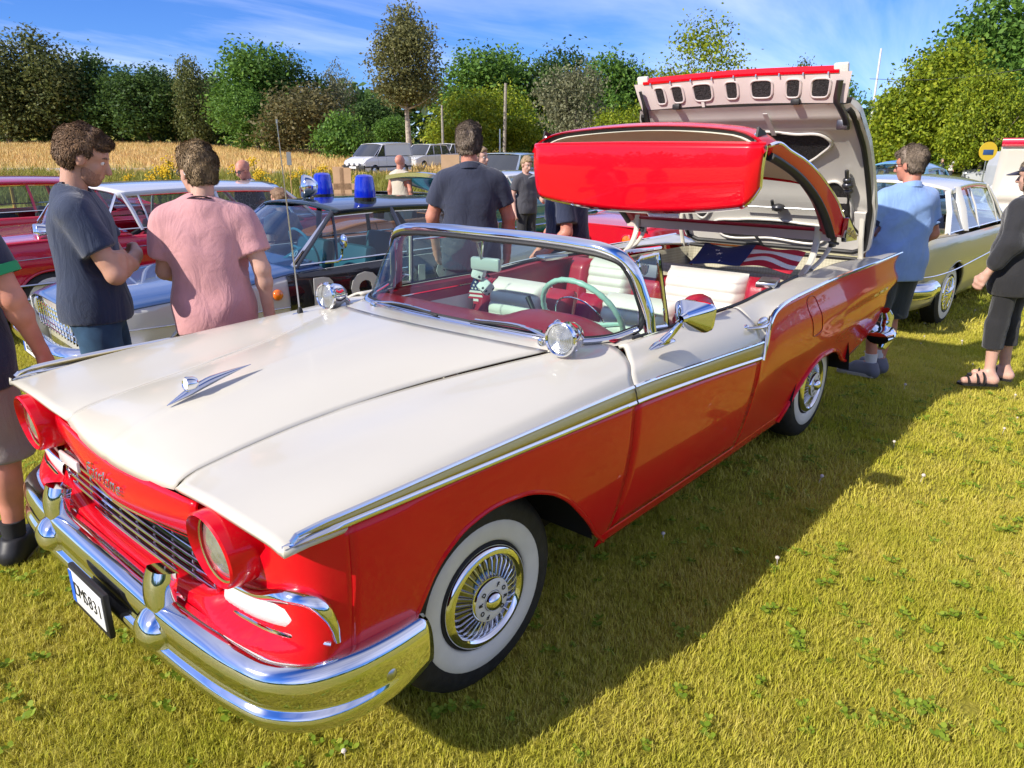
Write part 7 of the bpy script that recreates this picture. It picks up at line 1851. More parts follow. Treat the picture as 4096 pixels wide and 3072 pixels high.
def person(label, loc, rz, H=1.8, skin=SKIN, hair=None, hairmat=HBROWN, shirt=None, trousers=None, shoe=None, J={}, build=1.0, head_turn=0.0, head_tilt=0.0, h=.011,
           sleeve=.55, hem=.86, leg='long', collar=None, cuff=None, sock=None, belly=0.0, group=None, hairlen=0.0, glasses=None, cap=None, beard=None, neckline=1.475, female=False, shirt_loose=.022, extra=None, fold=.006, tuck=None, shoes_kind='shoe', lowres=False):
    s = H / 1.8
    p = thing('person', label, 'person', loc, rz, group); p.scale = (s, s, s)
    w = build * (.92 if female else 1.0)
    jj = dict(hipL=(0, .09, .93), hipR=(0, -.09, .93), kneeL=(.02, .10, .50), kneeR=(.02, -.10, .50), ankL=(-.02, .11, .085), ankR=(-.02, -.11, .085),
              toeL=(.16, .135, .035), toeR=(.16, -.135, .035), shL=(0, .183, 1.425), shR=(0, -.183, 1.425), elL=(-.03, .25, 1.16), elR=(-.03, -.25, 1.16), wrL=(.05, .26, .91), wrR=(.05, -.26, .91),
              neck=(-.01, 0, 1.49), head=(.02, 0, 1.675), chest=(0, 0, 1.31), belly=(.012, 0, 1.10), pelvis=(0, 0, .95))
    jj.update(J); jj = {k_: np.array(v, float) for k_, v in jj.items()}
    hd = jj['head']; ct, st = math.cos(head_turn), math.sin(head_turn); ci, si = math.cos(head_tilt), math.sin(head_tilt)
    RH = np.array([[ct, -st, 0], [st, ct, 0], [0, 0, 1]]) @ np.array([[ci, 0, si], [0, 1, 0], [-si, 0, ci]])
    hp_ = lambda x, y, z: tuple(hd + RH @ np.array([x, y, z]))
    RH = RH * 1.0
    head = [('e', hp_(-.020, 0, .032), (.103, .080, .096), RH), ('e', hp_(.030, 0, -.048), (.062, .057, .072), RH), ('e', hp_(.066, 0, -.092), (.024, .026, .022), RH),
            ('e', hp_(.058, 0, .028), (.034, .058, .040), RH), ('c', hp_(.084, 0, .016), hp_(.112, 0, -.030), .009, .0155), ('e', hp_(.083, 0, -.062), (.014, .026, .014), RH)]
    for sg in (-1, 1):
        head += [('e', hp_(-.004, sg * .078, -.012), (.021, .010, .034), RH), ('e', hp_(.060, sg * .036, -.028), (.022, .022, .022), RH)]
    neck = [('c', tuple(jj['neck'] - [0.005, 0, .03]), hp_(-.028, 0, -.075), .060 * w, .054)]
    torso = [('e', tuple(jj['chest']), (.112 * w, .168 * w, .205)), ('c', tuple(jj['shL'] * .86 + jj['shR'] * .14), tuple(jj['shR'] * .86 + jj['shL'] * .14), .054, .054), ('c', tuple(jj['neck'] + [-.01, .03, -.005]), tuple(jj['shL'] * .85 + jj['shR'] * .15 + [0, 0, .012]), .048, .044), ('c', tuple(jj['neck'] + [-.01, -.03, -.005]), tuple(jj['shR'] * .85 + jj['shL'] * .15 + [0, 0, .012]), .048, .044),
             ('e', tuple(jj['belly'] + [belly * .5, 0, 0]), (.105 * w + belly * .6, .152 * w + belly * .4, .19)), ('e', tuple(jj['pelvis']), (.118 * w, .168 * w, .135))]
    arms_u, arms_l, hands, thighs, calves, feet = [], [], [], [], [], []
    for S in 'LR':
        sh, el, wr = jj['sh' + S], jj['el' + S], jj['wr' + S]
        arms_u += [('c', tuple(sh), tuple(el), .056 * w, .043 * w)]; arms_l += [('c', tuple(el), tuple(wr), .044 * w, .029), ('e', tuple(el * .72 + wr * .28), (.046 * w,) * 3)]
        fd = wr - el; fd /= np.linalg.norm(fd); fd2 = jj.get('hd' + S, fd); fd2 = fd2 / np.linalg.norm(fd2)
        pn = jj.get('pn' + S, np.array([0, -1.0 if S == 'L' else 1.0, 0])); sd = np.cross(fd2, pn); sd /= np.linalg.norm(sd); pn = np.cross(sd, fd2)
        c = wr + fd2 * .055
        hands.append(('c', tuple(wr), tuple(c), .026, .030))
        for k_, off in enumerate((-.030, -.011, .010, .029)):
            hands.append(('c', tuple(wr + fd2 * .03 + sd * off * .7), tuple(wr + fd2 * .092 + sd * off), .013, .0125))
            L1, L2 = (.032, .040, .038, .028)[k_], (.034, .040, .037, .028)[k_]
            a0 = wr + fd2 * .095 + sd * off; a1 = a0 + (fd2 * .92 + pn * .38) * L1; a2 = a1 + (fd2 * .55 + pn * .83) * L2
            hands += [('c', tuple(a0), tuple(a1), .0105, .0095), ('c', tuple(a1), tuple(a2), .0095, .0075)]
        th0 = wr + fd2 * .03 + sd * -.028; hands += [('c', tuple(th0), tuple(th0 + fd2 * .04 - sd * .022 + pn * .012), .0135, .0115), ('c', tuple(th0 + fd2 * .04 - sd * .022 + pn * .012), tuple(th0 + fd2 * .072 - sd * .020 + pn * .026), .0115, .009)]
        hp2, kn, an, to = jj['hip' + S], jj['knee' + S], jj['ank' + S], jj['toe' + S]
        thighs.append(('c', tuple(hp2), tuple(kn), .088 * w, .056 * w)); calves += [('c', tuple(kn), tuple(an), .054 * w, .038), ('e', tuple(kn * .68 + an * .32 + [-.016, 0, 0]), (.055 * w, .052 * w, .12))]
        heel = an + [-.045, 0, -.045]
        feet.append([('c', tuple(heel + [.01, 0, .0]), tuple(to), .040, .028), ('c', tuple(an), tuple((an + to) / 2 + [0, 0, .01]), .040, .034), ('c', tuple(an + [0, 0, .02]), tuple(heel), .038, .040)])
    hb = max(h * .72, .0068)
    skinprims = head + neck + torso[:5] + arms_u + arms_l + hands + torso[5:] + thighs + calves + [q for f_ in feet for q in f_]
    body = sdf_obj('body', skin, p, skinprims, hb if not lowres else h, k=.018)
    if shirt is not None:
        cuts = []
        sl = []
        for S in 'LR':
            a, b = jj['sh' + S], jj['el' + S]; d_ = b - a
            e_ = a + d_ * sleeve if sleeve <= 1 else b
            r0, r1 = .052 * w, (.052 * w + .008 if sleeve <= 1 else .044 * w)
            sl.append(('c', tuple(a), tuple(e_ + d_ * .12 if sleeve <= 1 else b), r0, r1))
            if sleeve > 1:
                a2, b2 = jj['el' + S], jj['wr' + S]; sl.append(('c', tuple(a2), tuple(a2 + (b2 - a2) * min(1, sleeve - 1)), .052 * w, .044 * w))
        def sleeve_cut(X):
            v = np.full(X.shape[:-1], -1.0)
            if sleeve <= 1:
                for S in 'LR':
                    a, b = jj['sh' + S], jj['el' + S]; n_ = (b - a) / np.linalg.norm(b - a); t_ = (X - (a + (b - a) * sleeve)) @ n_
                    near = np.linalg.norm(X - (a + (b - a) * (sleeve + .15)), axis=-1) - .105
                    v = np.maximum(v, np.minimum(t_, -near))
            return v
        cuts.append(sleeve_cut); cuts.append(lambda X: hem - X[..., 2])
        nk = jj['neck']
        cuts.append(lambda X: .072 * w - np.linalg.norm((X - (nk + [0.008, 0, .035])) * [1, 1, 1.6], axis=-1))
        low = [('e', tuple(jj['pelvis'] + [0.0, 0, .04]), (.122 * w, .172 * w, .16)), ('c', tuple(jj['pelvis'] + [0, .04, .0]), tuple(jj['pelvis'] + [0, .05, -.14]), .125 * w, .125 * w), ('c', tuple(jj['pelvis'] + [0, -.04, .0]), tuple(jj['pelvis'] + [0, -.05, -.14]), .125 * w, .125 * w)] if hem < .98 else []
        so = sdf_obj('shirt', shirt, p, torso + low + sl + [('c', (0.0, .055 * w, 1.34), (.004, .060 * w, max(hem, .9) - .03), .098 * w + belly * .4, .104 * w + belly * .5), ('c', (0.0, -.055 * w, 1.34), (.004, -.060 * w, max(hem, .9) - .03), .098 * w + belly * .4, .104 * w + belly * .5)], h, k=.045, inflate=shirt_loose, cuts=cuts, disp=folds(fold, hash(label) % 1000, .8))
        if collar is not None:
            t_ = np.linspace(0, 2*np.pi, 26, endpoint=False); m = MB(); rows = []
            for rr_, zz in ((.070, .020), (.076, .045), (.082, .040), (.094, .002)):
                rows.append(np.stack([nk[0] - .004 + rr_ * 1.0 * np.cos(t_), nk[1] + rr_ * .98 * np.sin(t_), nk[2] + zz - .03 * np.cos(t_) * .9], 1))
            m.grid(np.array(rows), cv=True); m.build('collar', collar, so, angle=180)
        if cuff is not None:
            for S in 'LR':
                a, b = jj['sh' + S], jj['el' + S]; q = a + (b - a) * (sleeve - .02); ax_ = (b - a) / np.linalg.norm(b - a)
                m = MB(); r0 = .058 * w + shirt_loose * .85
                m.lathe([(r0 - .004, -.030), (r0 + .003, -.026), (r0 + .003, .010), (r0 - .004, .012)], frame(q, ax_), 24); m.build('sleeve_band', cuff, so)
    if trousers is not None:
        if leg == 'long': tp = thighs + [('c', q[1], q[2], .062 * w, .052) for q in calves if q[0] == 'c']; cut_z = .075
        elif leg == 'capri': tp = thighs + [('c', q[1], tuple(np.array(q[1]) * .45 + np.array(q[2]) * .55), .064 * w, .060) for q in calves if q[0] == 'c']; cut_z = .30
        else: tp = [('c', q[1], q[2], .094 * w, .088) for q in thighs] + [('c', q[1], tuple(np.array(q[1]) * .8 + np.array(q[2]) * .2), .086, .080) for q in calves if q[0] == 'c']; cut_z = .47
        sdf_obj('trousers', trousers, p, [torso[5], torso[4]] + tp, h, k=.03, inflate=.020 if leg == 'long' else .016, cuts=[lambda X: X[..., 2] - min(1.02, hem + .12), lambda X: cut_z - X[..., 2]], disp=folds(fold * .9, hash(label) % 997, -1))
    for i, S in enumerate('LR'):
        if sock is not None:
            an = jj['ank' + S]; m = MB(); m.tube([tuple(an + [0, 0, -.03]), tuple(an + [0, 0, .03]), tuple(an + [0.003, 0, .10])], [.047, .045, .050], 14); m.build('sock', sock, p)
        if shoe is not None and shoes_kind == 'shoe':
            sdf_obj('shoe', shoe, p, feet[i], h, k=.03, inflate=.012, cuts=[lambda X: X[..., 2] - .115])
            to, an = jj['toe' + S], jj['ank' + S]; hl = an + [-.055, 0, 0]
            m = MB(); pts = []
            d_ = to - hl; d_[2] = 0; L_ = np.linalg.norm(d_); d_ /= L_; sd = np.array([-d_[1], d_[0], 0])
            for tt, ww in ((-.06, .0), (-.05, .03), (.0, .042), (.35, .040), (.75, .050), (1.0, .044), (1.16, .028), (1.20, 0)):
                pts.append((tt, ww))
            out = [hl[:2] + d_[:2] * L_ * a + sd[:2] * b for a, b in pts] + [hl[:2] + d_[:2] * L_ * a - sd[:2] * b for a, b in pts[-2:0:-1]]
            m.prism([(q[0], q[1], 0.0) for q in out], (0, 0, .026)); m.build('shoe_sole', mat('shoe_sole', (.42, .40, .37), .7), p, smooth=False)
        elif shoe is not None:
            to, an = jj['toe' + S], jj['ank' + S]; hl = an + [-.055, 0, 0]; d_ = to - hl; d_[2] = 0; L_ = np.linalg.norm(d_); d_ /= L_; sd = np.array([-d_[1], d_[0], 0])
            m = MB(); pts = [(-.10, .0), (-.06, .04), (.3, .042), (.8, .054), (1.1, .045), (1.22, 0)]
            out = [hl[:2] + d_[:2] * L_ * a + sd[:2] * b for a, b in pts] + [hl[:2] + d_[:2] * L_ * a - sd[:2] * b for a, b in pts[-2:0:-1]]
            m.prism([(q[0], q[1], -.004) for q in out], (0, 0, .018))
            for tt in (.42, .62, .9):
                c_ = hl + d_ * L_ * tt; zz = {.42: .085, .62: .072, .9: .052}[tt]
                m.tube(crv([(c_ + sd * .050) * [1, 1, 0] + [0, 0, .015], (c_ + sd * .034) * [1, 1, 0] + [0, 0, zz * .9], c_ * [1, 1, 0] + [0, 0, zz + .012], (c_ - sd * .034) * [1, 1, 0] + [0, 0, zz * .9], (c_ - sd * .050) * [1, 1, 0] + [0, 0, .015]], 12), .014, 6, up=tuple(d_), asp=.5)
            m.build('sandal', shoe, p, angle=60)
    iRH = RH.T
    if hair is not None:
        def hcut(X):
            q = (X - hd) @ RH        # to head space
            x, y, z = q[..., 0], q[..., 1], q[..., 2]
            if hair == 'short': lim = np.maximum.reduce([x - .055 - (z - .045) * .9 * (z > .045) , np.where(x > .03, .062 - z, -1), np.where((x > -.022) & (x <= .03), .012 - z, -1), np.where(x <= -.022, -.068 - z + .3 * np.maximum(0, -.022 - x) * 0, -1)])
            elif hair == 'long': lim = np.maximum(np.where(x > .035, .060 - z, -1), np.where(x <= .035, -hairlen - z, -1))
            else: lim = np.maximum(z - .02, np.where(x > -.02, .01 - z, -.06 - z))
            return lim
        r_ = np.random.default_rng(hash(label) % 1003); hk = r_.uniform(-1, 1, (6, 3)) * 75
        hdisp = lambda X: sum(.0021 * np.sin(X @ k_ + i_ + 2 * np.sin(X @ (k_[[2, 0, 1]] * .4))) for i_, k_ in enumerate(hk))
        hpr = [('e', hp_(-.022, 0, .036), (.106, .083, .099), RH), ('e', hp_(-.045, 0, -.01), (.065, .070, .085), RH)]
        if hair == 'long': hpr += [('e', hp_(-.05, 0, -.08), (.062, .080, .11), RH), ('e', hp_(-.02, .068, -.07), (.05, .020, .10), RH), ('e', hp_(-.02, -.068, -.07), (.05, .020, .10), RH)]
        else: hpr += [('e', hp_(.040, 0, .090), (.048, .055, .024), RH), ('e', hp_(-.01, .0, .100), (.07, .062, .034), RH)]
        ho = sdf_obj('hair', hairmat, p, hpr, min(h, .0085), k=.02, inflate=.008, cuts=[hcut], disp=hdisp)
        if not lowres and h < .0125:
            me = ho.data; nv = len(me.vertices); co = np.empty(nv * 3); no = np.empty(nv * 3); me.vertices.foreach_get('co', co); me.vertices.foreach_get('normal', no); co = co.reshape(-1, 3); no = no.reshape(-1, 3)
            pk = r_.integers(0, nv, 5200); q = (co[pk] - hd) @ RH; P0 = co[pk]; N0 = no[pk]
            fl_ = np.stack([np.where(q[:, 2] > .06, .8, .1) * np.where(q[:, 0] > .0, 1, -.6), q[:, 1] * 4, np.where(q[:, 2] > .075, 0, -1.0)], 1) @ RH.T + r_.normal(size=(5200, 3)) * .35
            fl_ -= N0 * (fl_ * N0).sum(1)[:, None]; fl_ /= np.linalg.norm(fl_, axis=1)[:, None] + 1e-6
            sdv = np.cross(N0, fl_); L_ = r_.uniform(.015, .034, (5200, 1)); tip = P0 + fl_ * L_ + N0 * r_.uniform(.001, .006, (5200, 1))
            VV = np.stack([P0 - sdv * .0016 - N0 * .002, P0 + sdv * .0016 - N0 * .002, (P0 + tip) / 2 + sdv * .0014 + N0 * .003, tip, (P0 + tip) / 2 - sdv * .0014 + N0 * .003], 1).reshape(-1, 3)
            bmv = [tuple(v) for v in VV]; mm = bpy.data.meshes.new('hair_locks'); mm.from_pydata(bmv, [], [(i * 5, i * 5 + 1, i * 5 + 2, i * 5 + 3, i * 5 + 4) for i in range(5200)]); mm.materials.append(hairmat); mm.shade_smooth()
            lo_ = bpy.data.objects.new('hair_locks', mm); COL.objects.link(lo_); lo_.parent = ho; lo_['kind'] = 'stuff'
    if beard is not None:
        def bcut(X):
            q = (X - hd) @ RH; return np.maximum.reduce([.0 - q[..., 0] + .005, q[..., 2] + .055 - 0.4 * np.abs(q[..., 1]), -(q[..., 2] + .14)])
        sdf_obj('beard', beard, p, [('e', hp_(.030, 0, -.050), (.062, .057, .072), RH), ('e', hp_(.064, 0, -.092), (.024, .028, .022), RH)], .0085, k=.02, inflate=.0035, cuts=[bcut])
    if not lowres:   # eyes, brows, lips
        for sg in (-1, 1):
            m = MB(); m.ell(hp_(.076, sg * .032, .004), (.0115,) * 3, 8, 12); ey = m.build('eye', mat('eye_white', (.7, .68, .66), .2), p)
            m = MB(); m.ell(hp_(.0845, sg * .0325, .004), (.0045,) * 3, 6, 8); m.build('iris', mat('iris_dark', (.03, .035, .04), .15), ey)
            m = MB(); m.tube(crv([hp_(.090, sg * .014, .026), hp_(.088, sg * .034, .031), hp_(.074, sg * .052, .024)], 7), [.003, .0045, .005, .005, .0045, .0035, .002], 6); m.build('eyebrow', hairmat, p)
        m = MB(); m.tube(crv([hp_(.083, -.024, -.062), hp_(.0965, 0, -.060), hp_(.083, .024, -.062)], 9), [.003, .0045, .0055, .006, .006, .006, .0055, .0045, .003], 6, asp=.7); m.build('lips', mat('lips', (.42, .16, .13), .45), p)
    if glasses is not None:
        gm, lens = glasses; gl = thing('spectacles', None, None); gl.parent = p
        m = MB()
        for sg in (-1, 1):
            t_ = np.linspace(0, 2*np.pi, 20, endpoint=False)
            m.tube(np.array([hp_(.103 - abs(sg * .033 + .026 * math.cos(a)) * .22, sg * .034 + .025 * math.cos(a), .003 + .018 * math.sin(a)) for a in t_]), .0024, 6, closed=True)
            m.tube([hp_(.090, sg * .060, .010), hp_(.04, sg * .080, .008), hp_(-.012, sg * .084, .004), hp_(-.03, sg * .082, -.02)], .0024, 6)
        m.tube([hp_(.104, -.010, .008), hp_(.107, 0, .010), hp_(.104, .010, .008)], .0024, 6); m.build('spectacle_frame', gm, gl)
        for sg in (-1, 1):
            m = MB(); m.poly([hp_(.103 - abs(sg * .033 + .026 * math.cos(a)) * .22, sg * .034 + .025 * math.cos(a), .003 + .018 * math.sin(a)) for a in np.linspace(0, 2*np.pi, 16, endpoint=False)]); m.build('spectacle_lens', lens, gl, smooth=False)
    if cap is not None:
        ccut = lambda X: .040 - ((X - hd) @ RH)[..., 2] + .25 * ((X - hd) @ RH)[..., 0] * 0
        co = sdf_obj('cap', cap, p, [('e', hp_(-.014, 0, .036), (.102, .082, .096), RH)], .0085, k=.02, inflate=.012, cuts=[ccut])
        m = MB(); rows = []
        for k_ in np.linspace(0, 1, 6):
            rows.append([hp_(.055 + .05 * math.cos(a) + .085 * k_ * max(0, math.cos(a)) ** .6, .086 * math.sin(a) * (1 - .12 * k_), .046 - .02 * k_ - .012 * math.sin(a) ** 2) for a in np.linspace(-1.45, 1.45, 15)])
        m.grid(np.array(rows)); m.build('cap_brim', cap, co, solid=.004, angle=180)
    if extra: extra(p, jj, hp_)
    return p

CLEARLENS = glassmat('spectacle_glass', (.9, .93, .95))
DARKLENS = mat('sunglass_lens', (.01, .01, .012), .05, coat=1)
A_R = CAM_YAW - math.pi / 2     # heading that faces the right edge of the picture
NAVY = cloth_mat('navy_jersey', (.018, .030, .068)); DENIM = mat('denim', (.035, .085, .16), .9, var=.30, vscale=7, bump=.45, bscale=420)
# navy T-shirt man with folded arms
P_ = (-.14, 1.75); 
fold_arms = dict(elR=(.13, -.235, 1.14), wrR=(.215, .0, 1.20), elL=(.12, .235, 1.15), wrL=(.20, -.13, 1.17), hdR=(.0, .95, .10), pnR=(-1, 0, -.2), hdL=(-.35, -.9, .25), pnL=(-.8, .3, 0), kneeL=(.06, .12, .50), ankL=(.02, .14, .085), toeL=(.20, .17, .035), head=(.065, 0, 1.665))
def pocket(p, jj, hp_):
    m = MB(); c = np.array((-.125, -.085, .845))
    rows = [[(c[0] + .010 * a * a - .02 * (b > .5) * 0, c[1] + a * .07, c[2] + b * .075) for a in np.linspace(-1, 1, 7)] for b in np.linspace(-1, 1, 5)]
person('man in navy T-shirt and jeans with folded arms looking down at the bonnet', (P_[0], P_[1], 0), A_R + R_(24), 1.85, SKIN, 'short', HBROWN, NAVY, DENIM, mat('dark_shoe', (.03, .03, .035), .6), fold_arms, 1.02, R_(-4), R_(24), .0095, sleeve=.62, hem=.90, beard=strandmat('stubble', (.28, .145, .095), (.40, .22, .155), .7))
# pink T-shirt man
PINK = cloth_mat('pink_cotton', (.56, .28, .29))
def lanyard(p, jj, hp_):
    t_ = np.linspace(0, 2*np.pi, 30, endpoint=False); nk = jj['neck']
    m = MB(); m.tube(np.stack([nk[0] - .008 + .070 * np.cos(t_), .070 * np.sin(t_), nk[2] + .026 - .035 * np.cos(t_)], 1), .010, 6, closed=True, asp=.35); m.build('neck_strap', BLACKPLASTIC, p)
person('fair man in pink T-shirt and spectacles seen from behind beside the police car', (.33, 1.43, 0), CAM_YAW + R_(14), 1.77, SKIN2, 'short', HFAIR, PINK, cloth_mat('mint_trousers', (.34, .46, .42)), mat('dark_shoe', (0, 0, 0)), dict(elL=(.06, .235, 1.16), wrL=(.27, .17, 1.10), elR=(-.05, -.265, 1.17), wrR=(-.01, -.275, .92), head=(.03, .01, 1.67)), 1.0, R_(38), R_(8), .0095, sleeve=.68, hem=.84, glasses=(mat('blue_plastic', (.02, .04, .10), .3), CLEARLENS), extra=lanyard, shirt_loose=.028, fold=.009)
# man cut by the left edge
person('man in navy polo with green sleeve bands and grey shorts at the left picture edge', (-.83, 1.37, 0), A_R + R_(95), 1.80, SKINR, 'short', HGREY, cloth_mat('dark_navy_pique', (.012, .016, .045)), cloth_mat('stone_shorts', (.22, .19, .175)), mat('black_shoe', (.018, .018, .02), .5), dict(elR=(.0, -.27, 1.17), wrR=(.09, -.29, .93), kneeR=(.03, -.09, .50), ankR=(-.02, -.08, .085), toeR=(.17, -.10, .035), kneeL=(.05, .12, .50), ankL=(.02, .13, .085), toeL=(.20, .16, .035)), 1.08, 0, 0, .0095, sleeve=.62, hem=.80, leg='shorts', cuff=mat('green_band', (.02, .26, .10), .8), sock=mat('black_sock', (.02, .02, .022), .9))
# navy polo man from behind, centre
person('broad man in dark navy polo seen from behind over the windscreen', (2.55, 1.70, 0), CAM_YAW + R_(6), 1.92, SKINR, 'short', HGREY, cloth_mat('slate_navy_pique', (.022, .028, .055)), cloth_mat('dark_trousers', (.03, .03, .04)), mat('black_shoe', (0, 0, 0)), dict(elL=(.05, .27, 1.18), wrL=(.16, .25, .95), elR=(.02, -.275, 1.17), wrR=(.10, -.27, .92)), 1.06, R_(-6), R_(4), .0095, sleeve=.66, hem=.82, collar=cloth_mat('slate_navy_pique', (0, 0, 0)))
# man in cap behind the hardtop
person('man in navy shirt, jeans and grey cap leaning in behind the hanging red roof flap', (3.46, 1.45, 0), CAM_YAW + R_(100), 1.74, SKINR, None, HGREY, cloth_mat('navy_shirt', (.018, .026, .060)), DENIM, mat('black_shoe', (0, 0, 0)), dict(chest=(.06, 0, 1.30), shL=(.09, .19, 1.43), shR=(.09, -.19, 1.43), elL=(.08, .25, 1.15), wrL=(.24, .24, 1.00), elR=(.08, .0 - .25, 1.15), wrR=(.20, -.26, .95), neck=(.09, 0, 1.475), head=(.17, 0, 1.62)), 1.10, R_(0), R_(22), .012, sleeve=.75, hem=.84, belly=.05, cap=cloth_mat('grey_cap', (.16, .16, .18)))
# light blue polo man
BLUEP = cloth_mat('light_blue_pique', (.22, .36, .66))
person('man in light blue polo, dark shorts and white socks standing behind the tail fin', (4.76, -.76, 0), CAM_YAW + R_(8), 1.76, SKINR, 'short', HGREY, BLUEP, cloth_mat('charcoal_shorts', (.030, .040, .042)), mat('grey_shoe', (.15, .155, .18), .8), dict(elL=(.06, .27, 1.16), wrL=(.25, .14, 1.02), elR=(.02, -.29, 1.15), wrR=(.20, -.16, 1.0), ankL=(-.02, .10, .085), ankR=(.10, -.06, .085), kneeR=(.07, -.09, .50), toeR=(.27, -.04, .035), toeL=(.10, .26, .035)), 1.10, R_(28), R_(10), .0095, sleeve=.68, hem=.80, leg='shorts', collar=cloth_mat('light_blue_pique', (0, 0, 0)), cuff=mat('dark_blue_band', (.02, .03, .08), .8), sock=mat('white_sock', (.68, .68, .68), .9), belly=.05, glasses=(BLACKPLASTIC, CLEARLENS), fold=.008)
# woman in black
BLK = cloth_mat('black_knit', (.018, .018, .021))
person('woman in black cardigan and cropped trousers with dark cap and sandals, at the right edge', (5.17, -1.50, 0), CAM_YAW + R_(34), 1.68, SKIN2, 'long', HBLOND, BLK, cloth_mat('black_linen', (.014, .014, .016)), mat('black_leather', (.012, .012, .013), .5), dict(elL=(-.03, .27, 1.17), wrL=(.08, .31, .93), ankL=(-.01, .13, .085), toeL=(.10, .30, .03), toeR=(.16, -.02, .03), ankR=(-.02, -.12, .085)), 1.12, R_(0), R_(8), .0095, sleeve=1.6, hem=.74, leg='capri', hairlen=.16, cap=cloth_mat('navy_cap', (.020, .020, .045)), shoes_kind='sandal', female=True, shirt_loose=.030, belly=.04, fold=.008)
# ---- smaller figures further back
def far_person(label, uD, ytopD, d, rz, H=1.76, **k):
    u = uD * .46293; x, y, z = px_at(u, d); ztop = (149 - ytopD * .46293) / 728.6 * d * .953 + CAM_LOC[2]
    return person(label, (x, y, ztop - H * 1.0), rz, H, h=k.pop('h', .016), **k)
def flor():
    m = bpy.data.materials.new('floral_cloth'); m.use_nodes = True; nt = m.node_tree; b = nt.nodes['Principled BSDF']; b.inputs['Roughness'].default_value = .8
    tc = nt.nodes.new('ShaderNodeTexCoord'); n = nt.nodes.new('ShaderNodeTexVoronoi'); n.inputs['Scale'].default_value = 16; nt.links.new(tc.outputs['Object'], n.inputs['Vector'])
    n2 = nt.nodes.new('ShaderNodeTexNoise'); n2.inputs['Scale'].default_value = 22; nt.links.new(tc.outputs['Object'], n2.inputs['Vector'])
    ad = nt.nodes.new('ShaderNodeMath'); ad.operation = 'ADD'; nt.links.new(n.outputs['Distance'], ad.inputs[0]); nt.links.new(n2.outputs[0], ad.inputs[1])
    r = nt.nodes.new('ShaderNodeValToRGB'); r.color_ramp.interpolation = 'CONSTANT'; r.color_ramp.elements[0].color = (.03, .035, .05, 1); r.color_ramp.elements[1].position = .88; r.color_ramp.elements[1].color = (.55, .57, .60, 1)
    e = r.color_ramp.elements.new(1.0); e.color = (.08, .09, .13, 1)
    nt.links.new(ad.outputs[0], r.inputs[0]); nt.links.new(r.outputs[0], b.inputs['Base Color']); return m
TOCAM = CAM_YAW + math.pi
far_person('bald man in floral shirt and sunglasses behind the white roofed red car', 527, 343, 10.5, TOCAM + R_(-35), skin=SKINR, hair=None, shirt=flor(), trousers=DENIM, shoe=None, head_tilt=R_(24), glasses=(BLACKPLASTIC, DARKLENS), sleeve=.7, h=.012, J=dict(head=(.06, 0, 1.66)))
far_person('bald man in beige vest walking past the open teal bonnet', 862, 334, 14, CAM_YAW + R_(-30), skin=SKINR, hair=None, shirt=cloth_mat('beige_vest', (.50, .44, .34)), trousers=cloth_mat('beige_trousers', (.36, .31, .22)), shoe=None, sleeve=.3, h=.014)
CAN = mat('drink_can_red', (.5, .02, .02), .25, metal=.5)
def can(p, jj, hp_):
    c = np.array(jj['wrL']) + [.075, -.02, .03]
    t = thing('drink_can', 'red drink can held by the young man in grey', 'can', tuple(p.matrix_basis @ Vector(c)))
    m = MB(); m.lathe([(0, -.06), (.026, -.06), (.031, -.052), (.031, .05), (.026, .06), (0, .058)], frame((0, 0, 0), (0, 0, 1)), 16); m.build('can_body', CAN, t)
def far_man_grey():
    bpy.context.view_layer.update()
far_person('young man in dark grey T-shirt holding a red can beside the red roof flap', 1137, 338, 13, TOCAM + R_(30), 1.80, skin=SKIN2, hair='short', hairmat=HFAIR, shirt=cloth_mat('dark_grey_jersey', (.055, .055, .065)), trousers=cloth_mat('black_jeans', (.03, .03, .033)), shoe=None, sleeve=.65, h=.013, head_tilt=R_(20), J=dict(elL=(.0, .26, 1.16), wrL=(.22, .20, 1.07), hdL=(1, -.3, .2)), extra=can)
far_person('pale man half hidden behind the head of the broad man in navy polo', 1034, 318, 9.5, TOCAM + R_(60), 1.80, skin=SKIN2, hair='short', hairmat=HFAIR, shirt=cloth_mat('dark_grey_jersey', (0, 0, 0)), trousers=DENIM, shoe=None, h=.014)
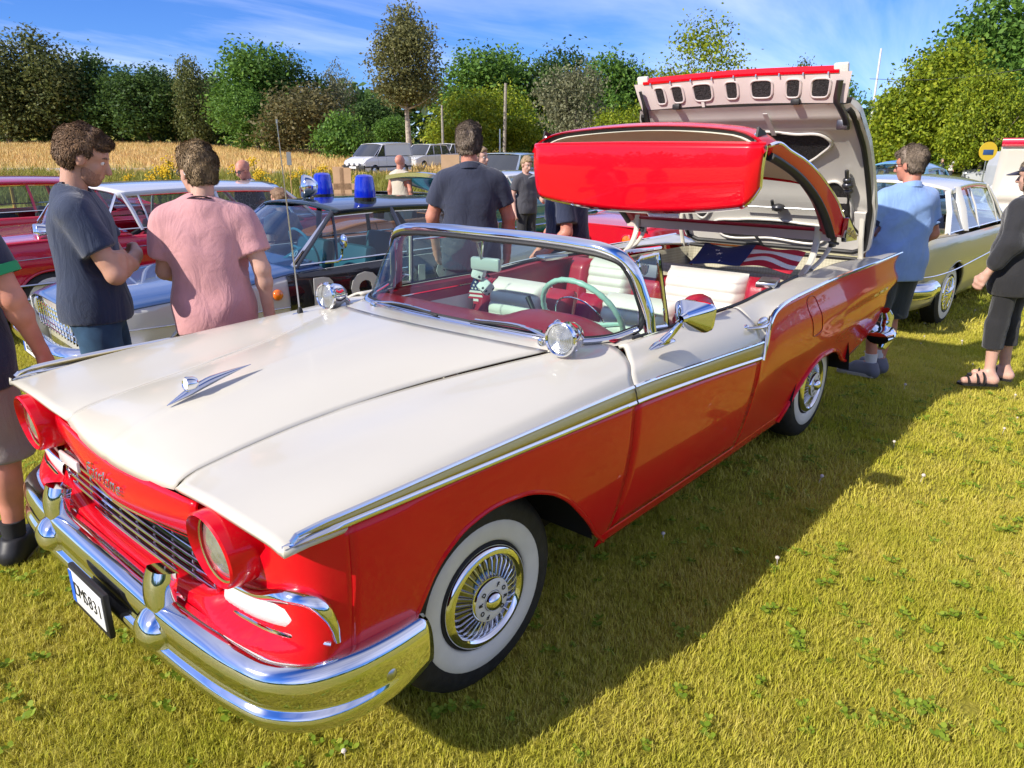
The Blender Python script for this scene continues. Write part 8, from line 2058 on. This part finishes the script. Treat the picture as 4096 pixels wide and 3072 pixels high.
far_person('brown haired man bending down behind the red and white car', 594, 405, 9.0, CAM_YAW + R_(60), 1.78, skin=SKIN, hair='short', hairmat=HBROWN, shirt=cloth_mat('dark_grey_jersey', (0, 0, 0)), trousers=DENIM, shoe=None, h=.015)
far_person('man in red shirt and black cap bending forward to take a photograph', 2068, 366, 16.5, A_R + R_(20), 1.72, skin=SKINR, hair=None, shirt=cloth_mat('coral_shirt', (.55, .10, .06)), trousers=cloth_mat('grey_trousers', (.2, .2, .2)), shoe=None, h=.015, cap=BLK, head_tilt=R_(25), J=dict(chest=(.14, 0, 1.26), shL=(.22, .18, 1.38), shR=(.22, -.18, 1.38), neck=(.24, 0, 1.40), head=(.33, 0, 1.52), elL=(.36, .22, 1.22), wrL=(.48, .08, 1.44), elR=(.36, -.22, 1.22), wrR=(.48, -.08, 1.44)))
cols = [(.70, .68, .65), (.62, .60, .58), (.30, .42, .56), (.70, .66, .60), (.06, .07, .10), (.55, .22, .18), (.68, .68, .68), (.12, .14, .2)]
names = ['white', 'pale', 'light blue', 'cream', 'black', 'red', 'bright white', 'dark blue']
crowd = [(1962, 346, 44, 4), (1985, 344, 46, 5), (2040, 342, 52, 4), (2062, 339, 54, 6), (2092, 339, 55, 1), (2110, 338, 53, 2), (2122, 337, 52, 3), (2138, 338, 56, 0), (2158, 338, 54, 6), (2176, 338, 53, 0), (2190, 337, 55, 7), (2204, 338, 52, 0), (2216, 340, 50, 4), (2148, 344, 60, 5)]
where = ['left of the blue car roof', 'behind the head of the man in light blue', 'beside the dark tree trunk', 'right of the dark tree trunk', 'left end of the light crowd row', 'behind the silver car bonnet', 'behind the silver car windscreen', 'above the silver car bonnet edge', 'standing over the silver car', 'behind the silver car roof', 'behind the rear of the silver car', 'beside the grey tent', 'in front of the grey tent', 'between silver car and chestnut shade']
for (u_, yt, d, ci), wh in zip(crowd, where):
    far_person('far spectator in %s top, %s' % (names[ci], wh), u_, yt, d, TOCAM + rng.uniform(-2, 2), 1.74, skin=SKIN2, hair='short', hairmat=HGREY, shirt=cloth_mat('crowd_%d' % ci, cols[ci]), trousers=cloth_mat('dark_trousers', (0, 0, 0)), shoe=None, h=.032, lowres=True, group='spectators under the chestnuts', fold=.0)
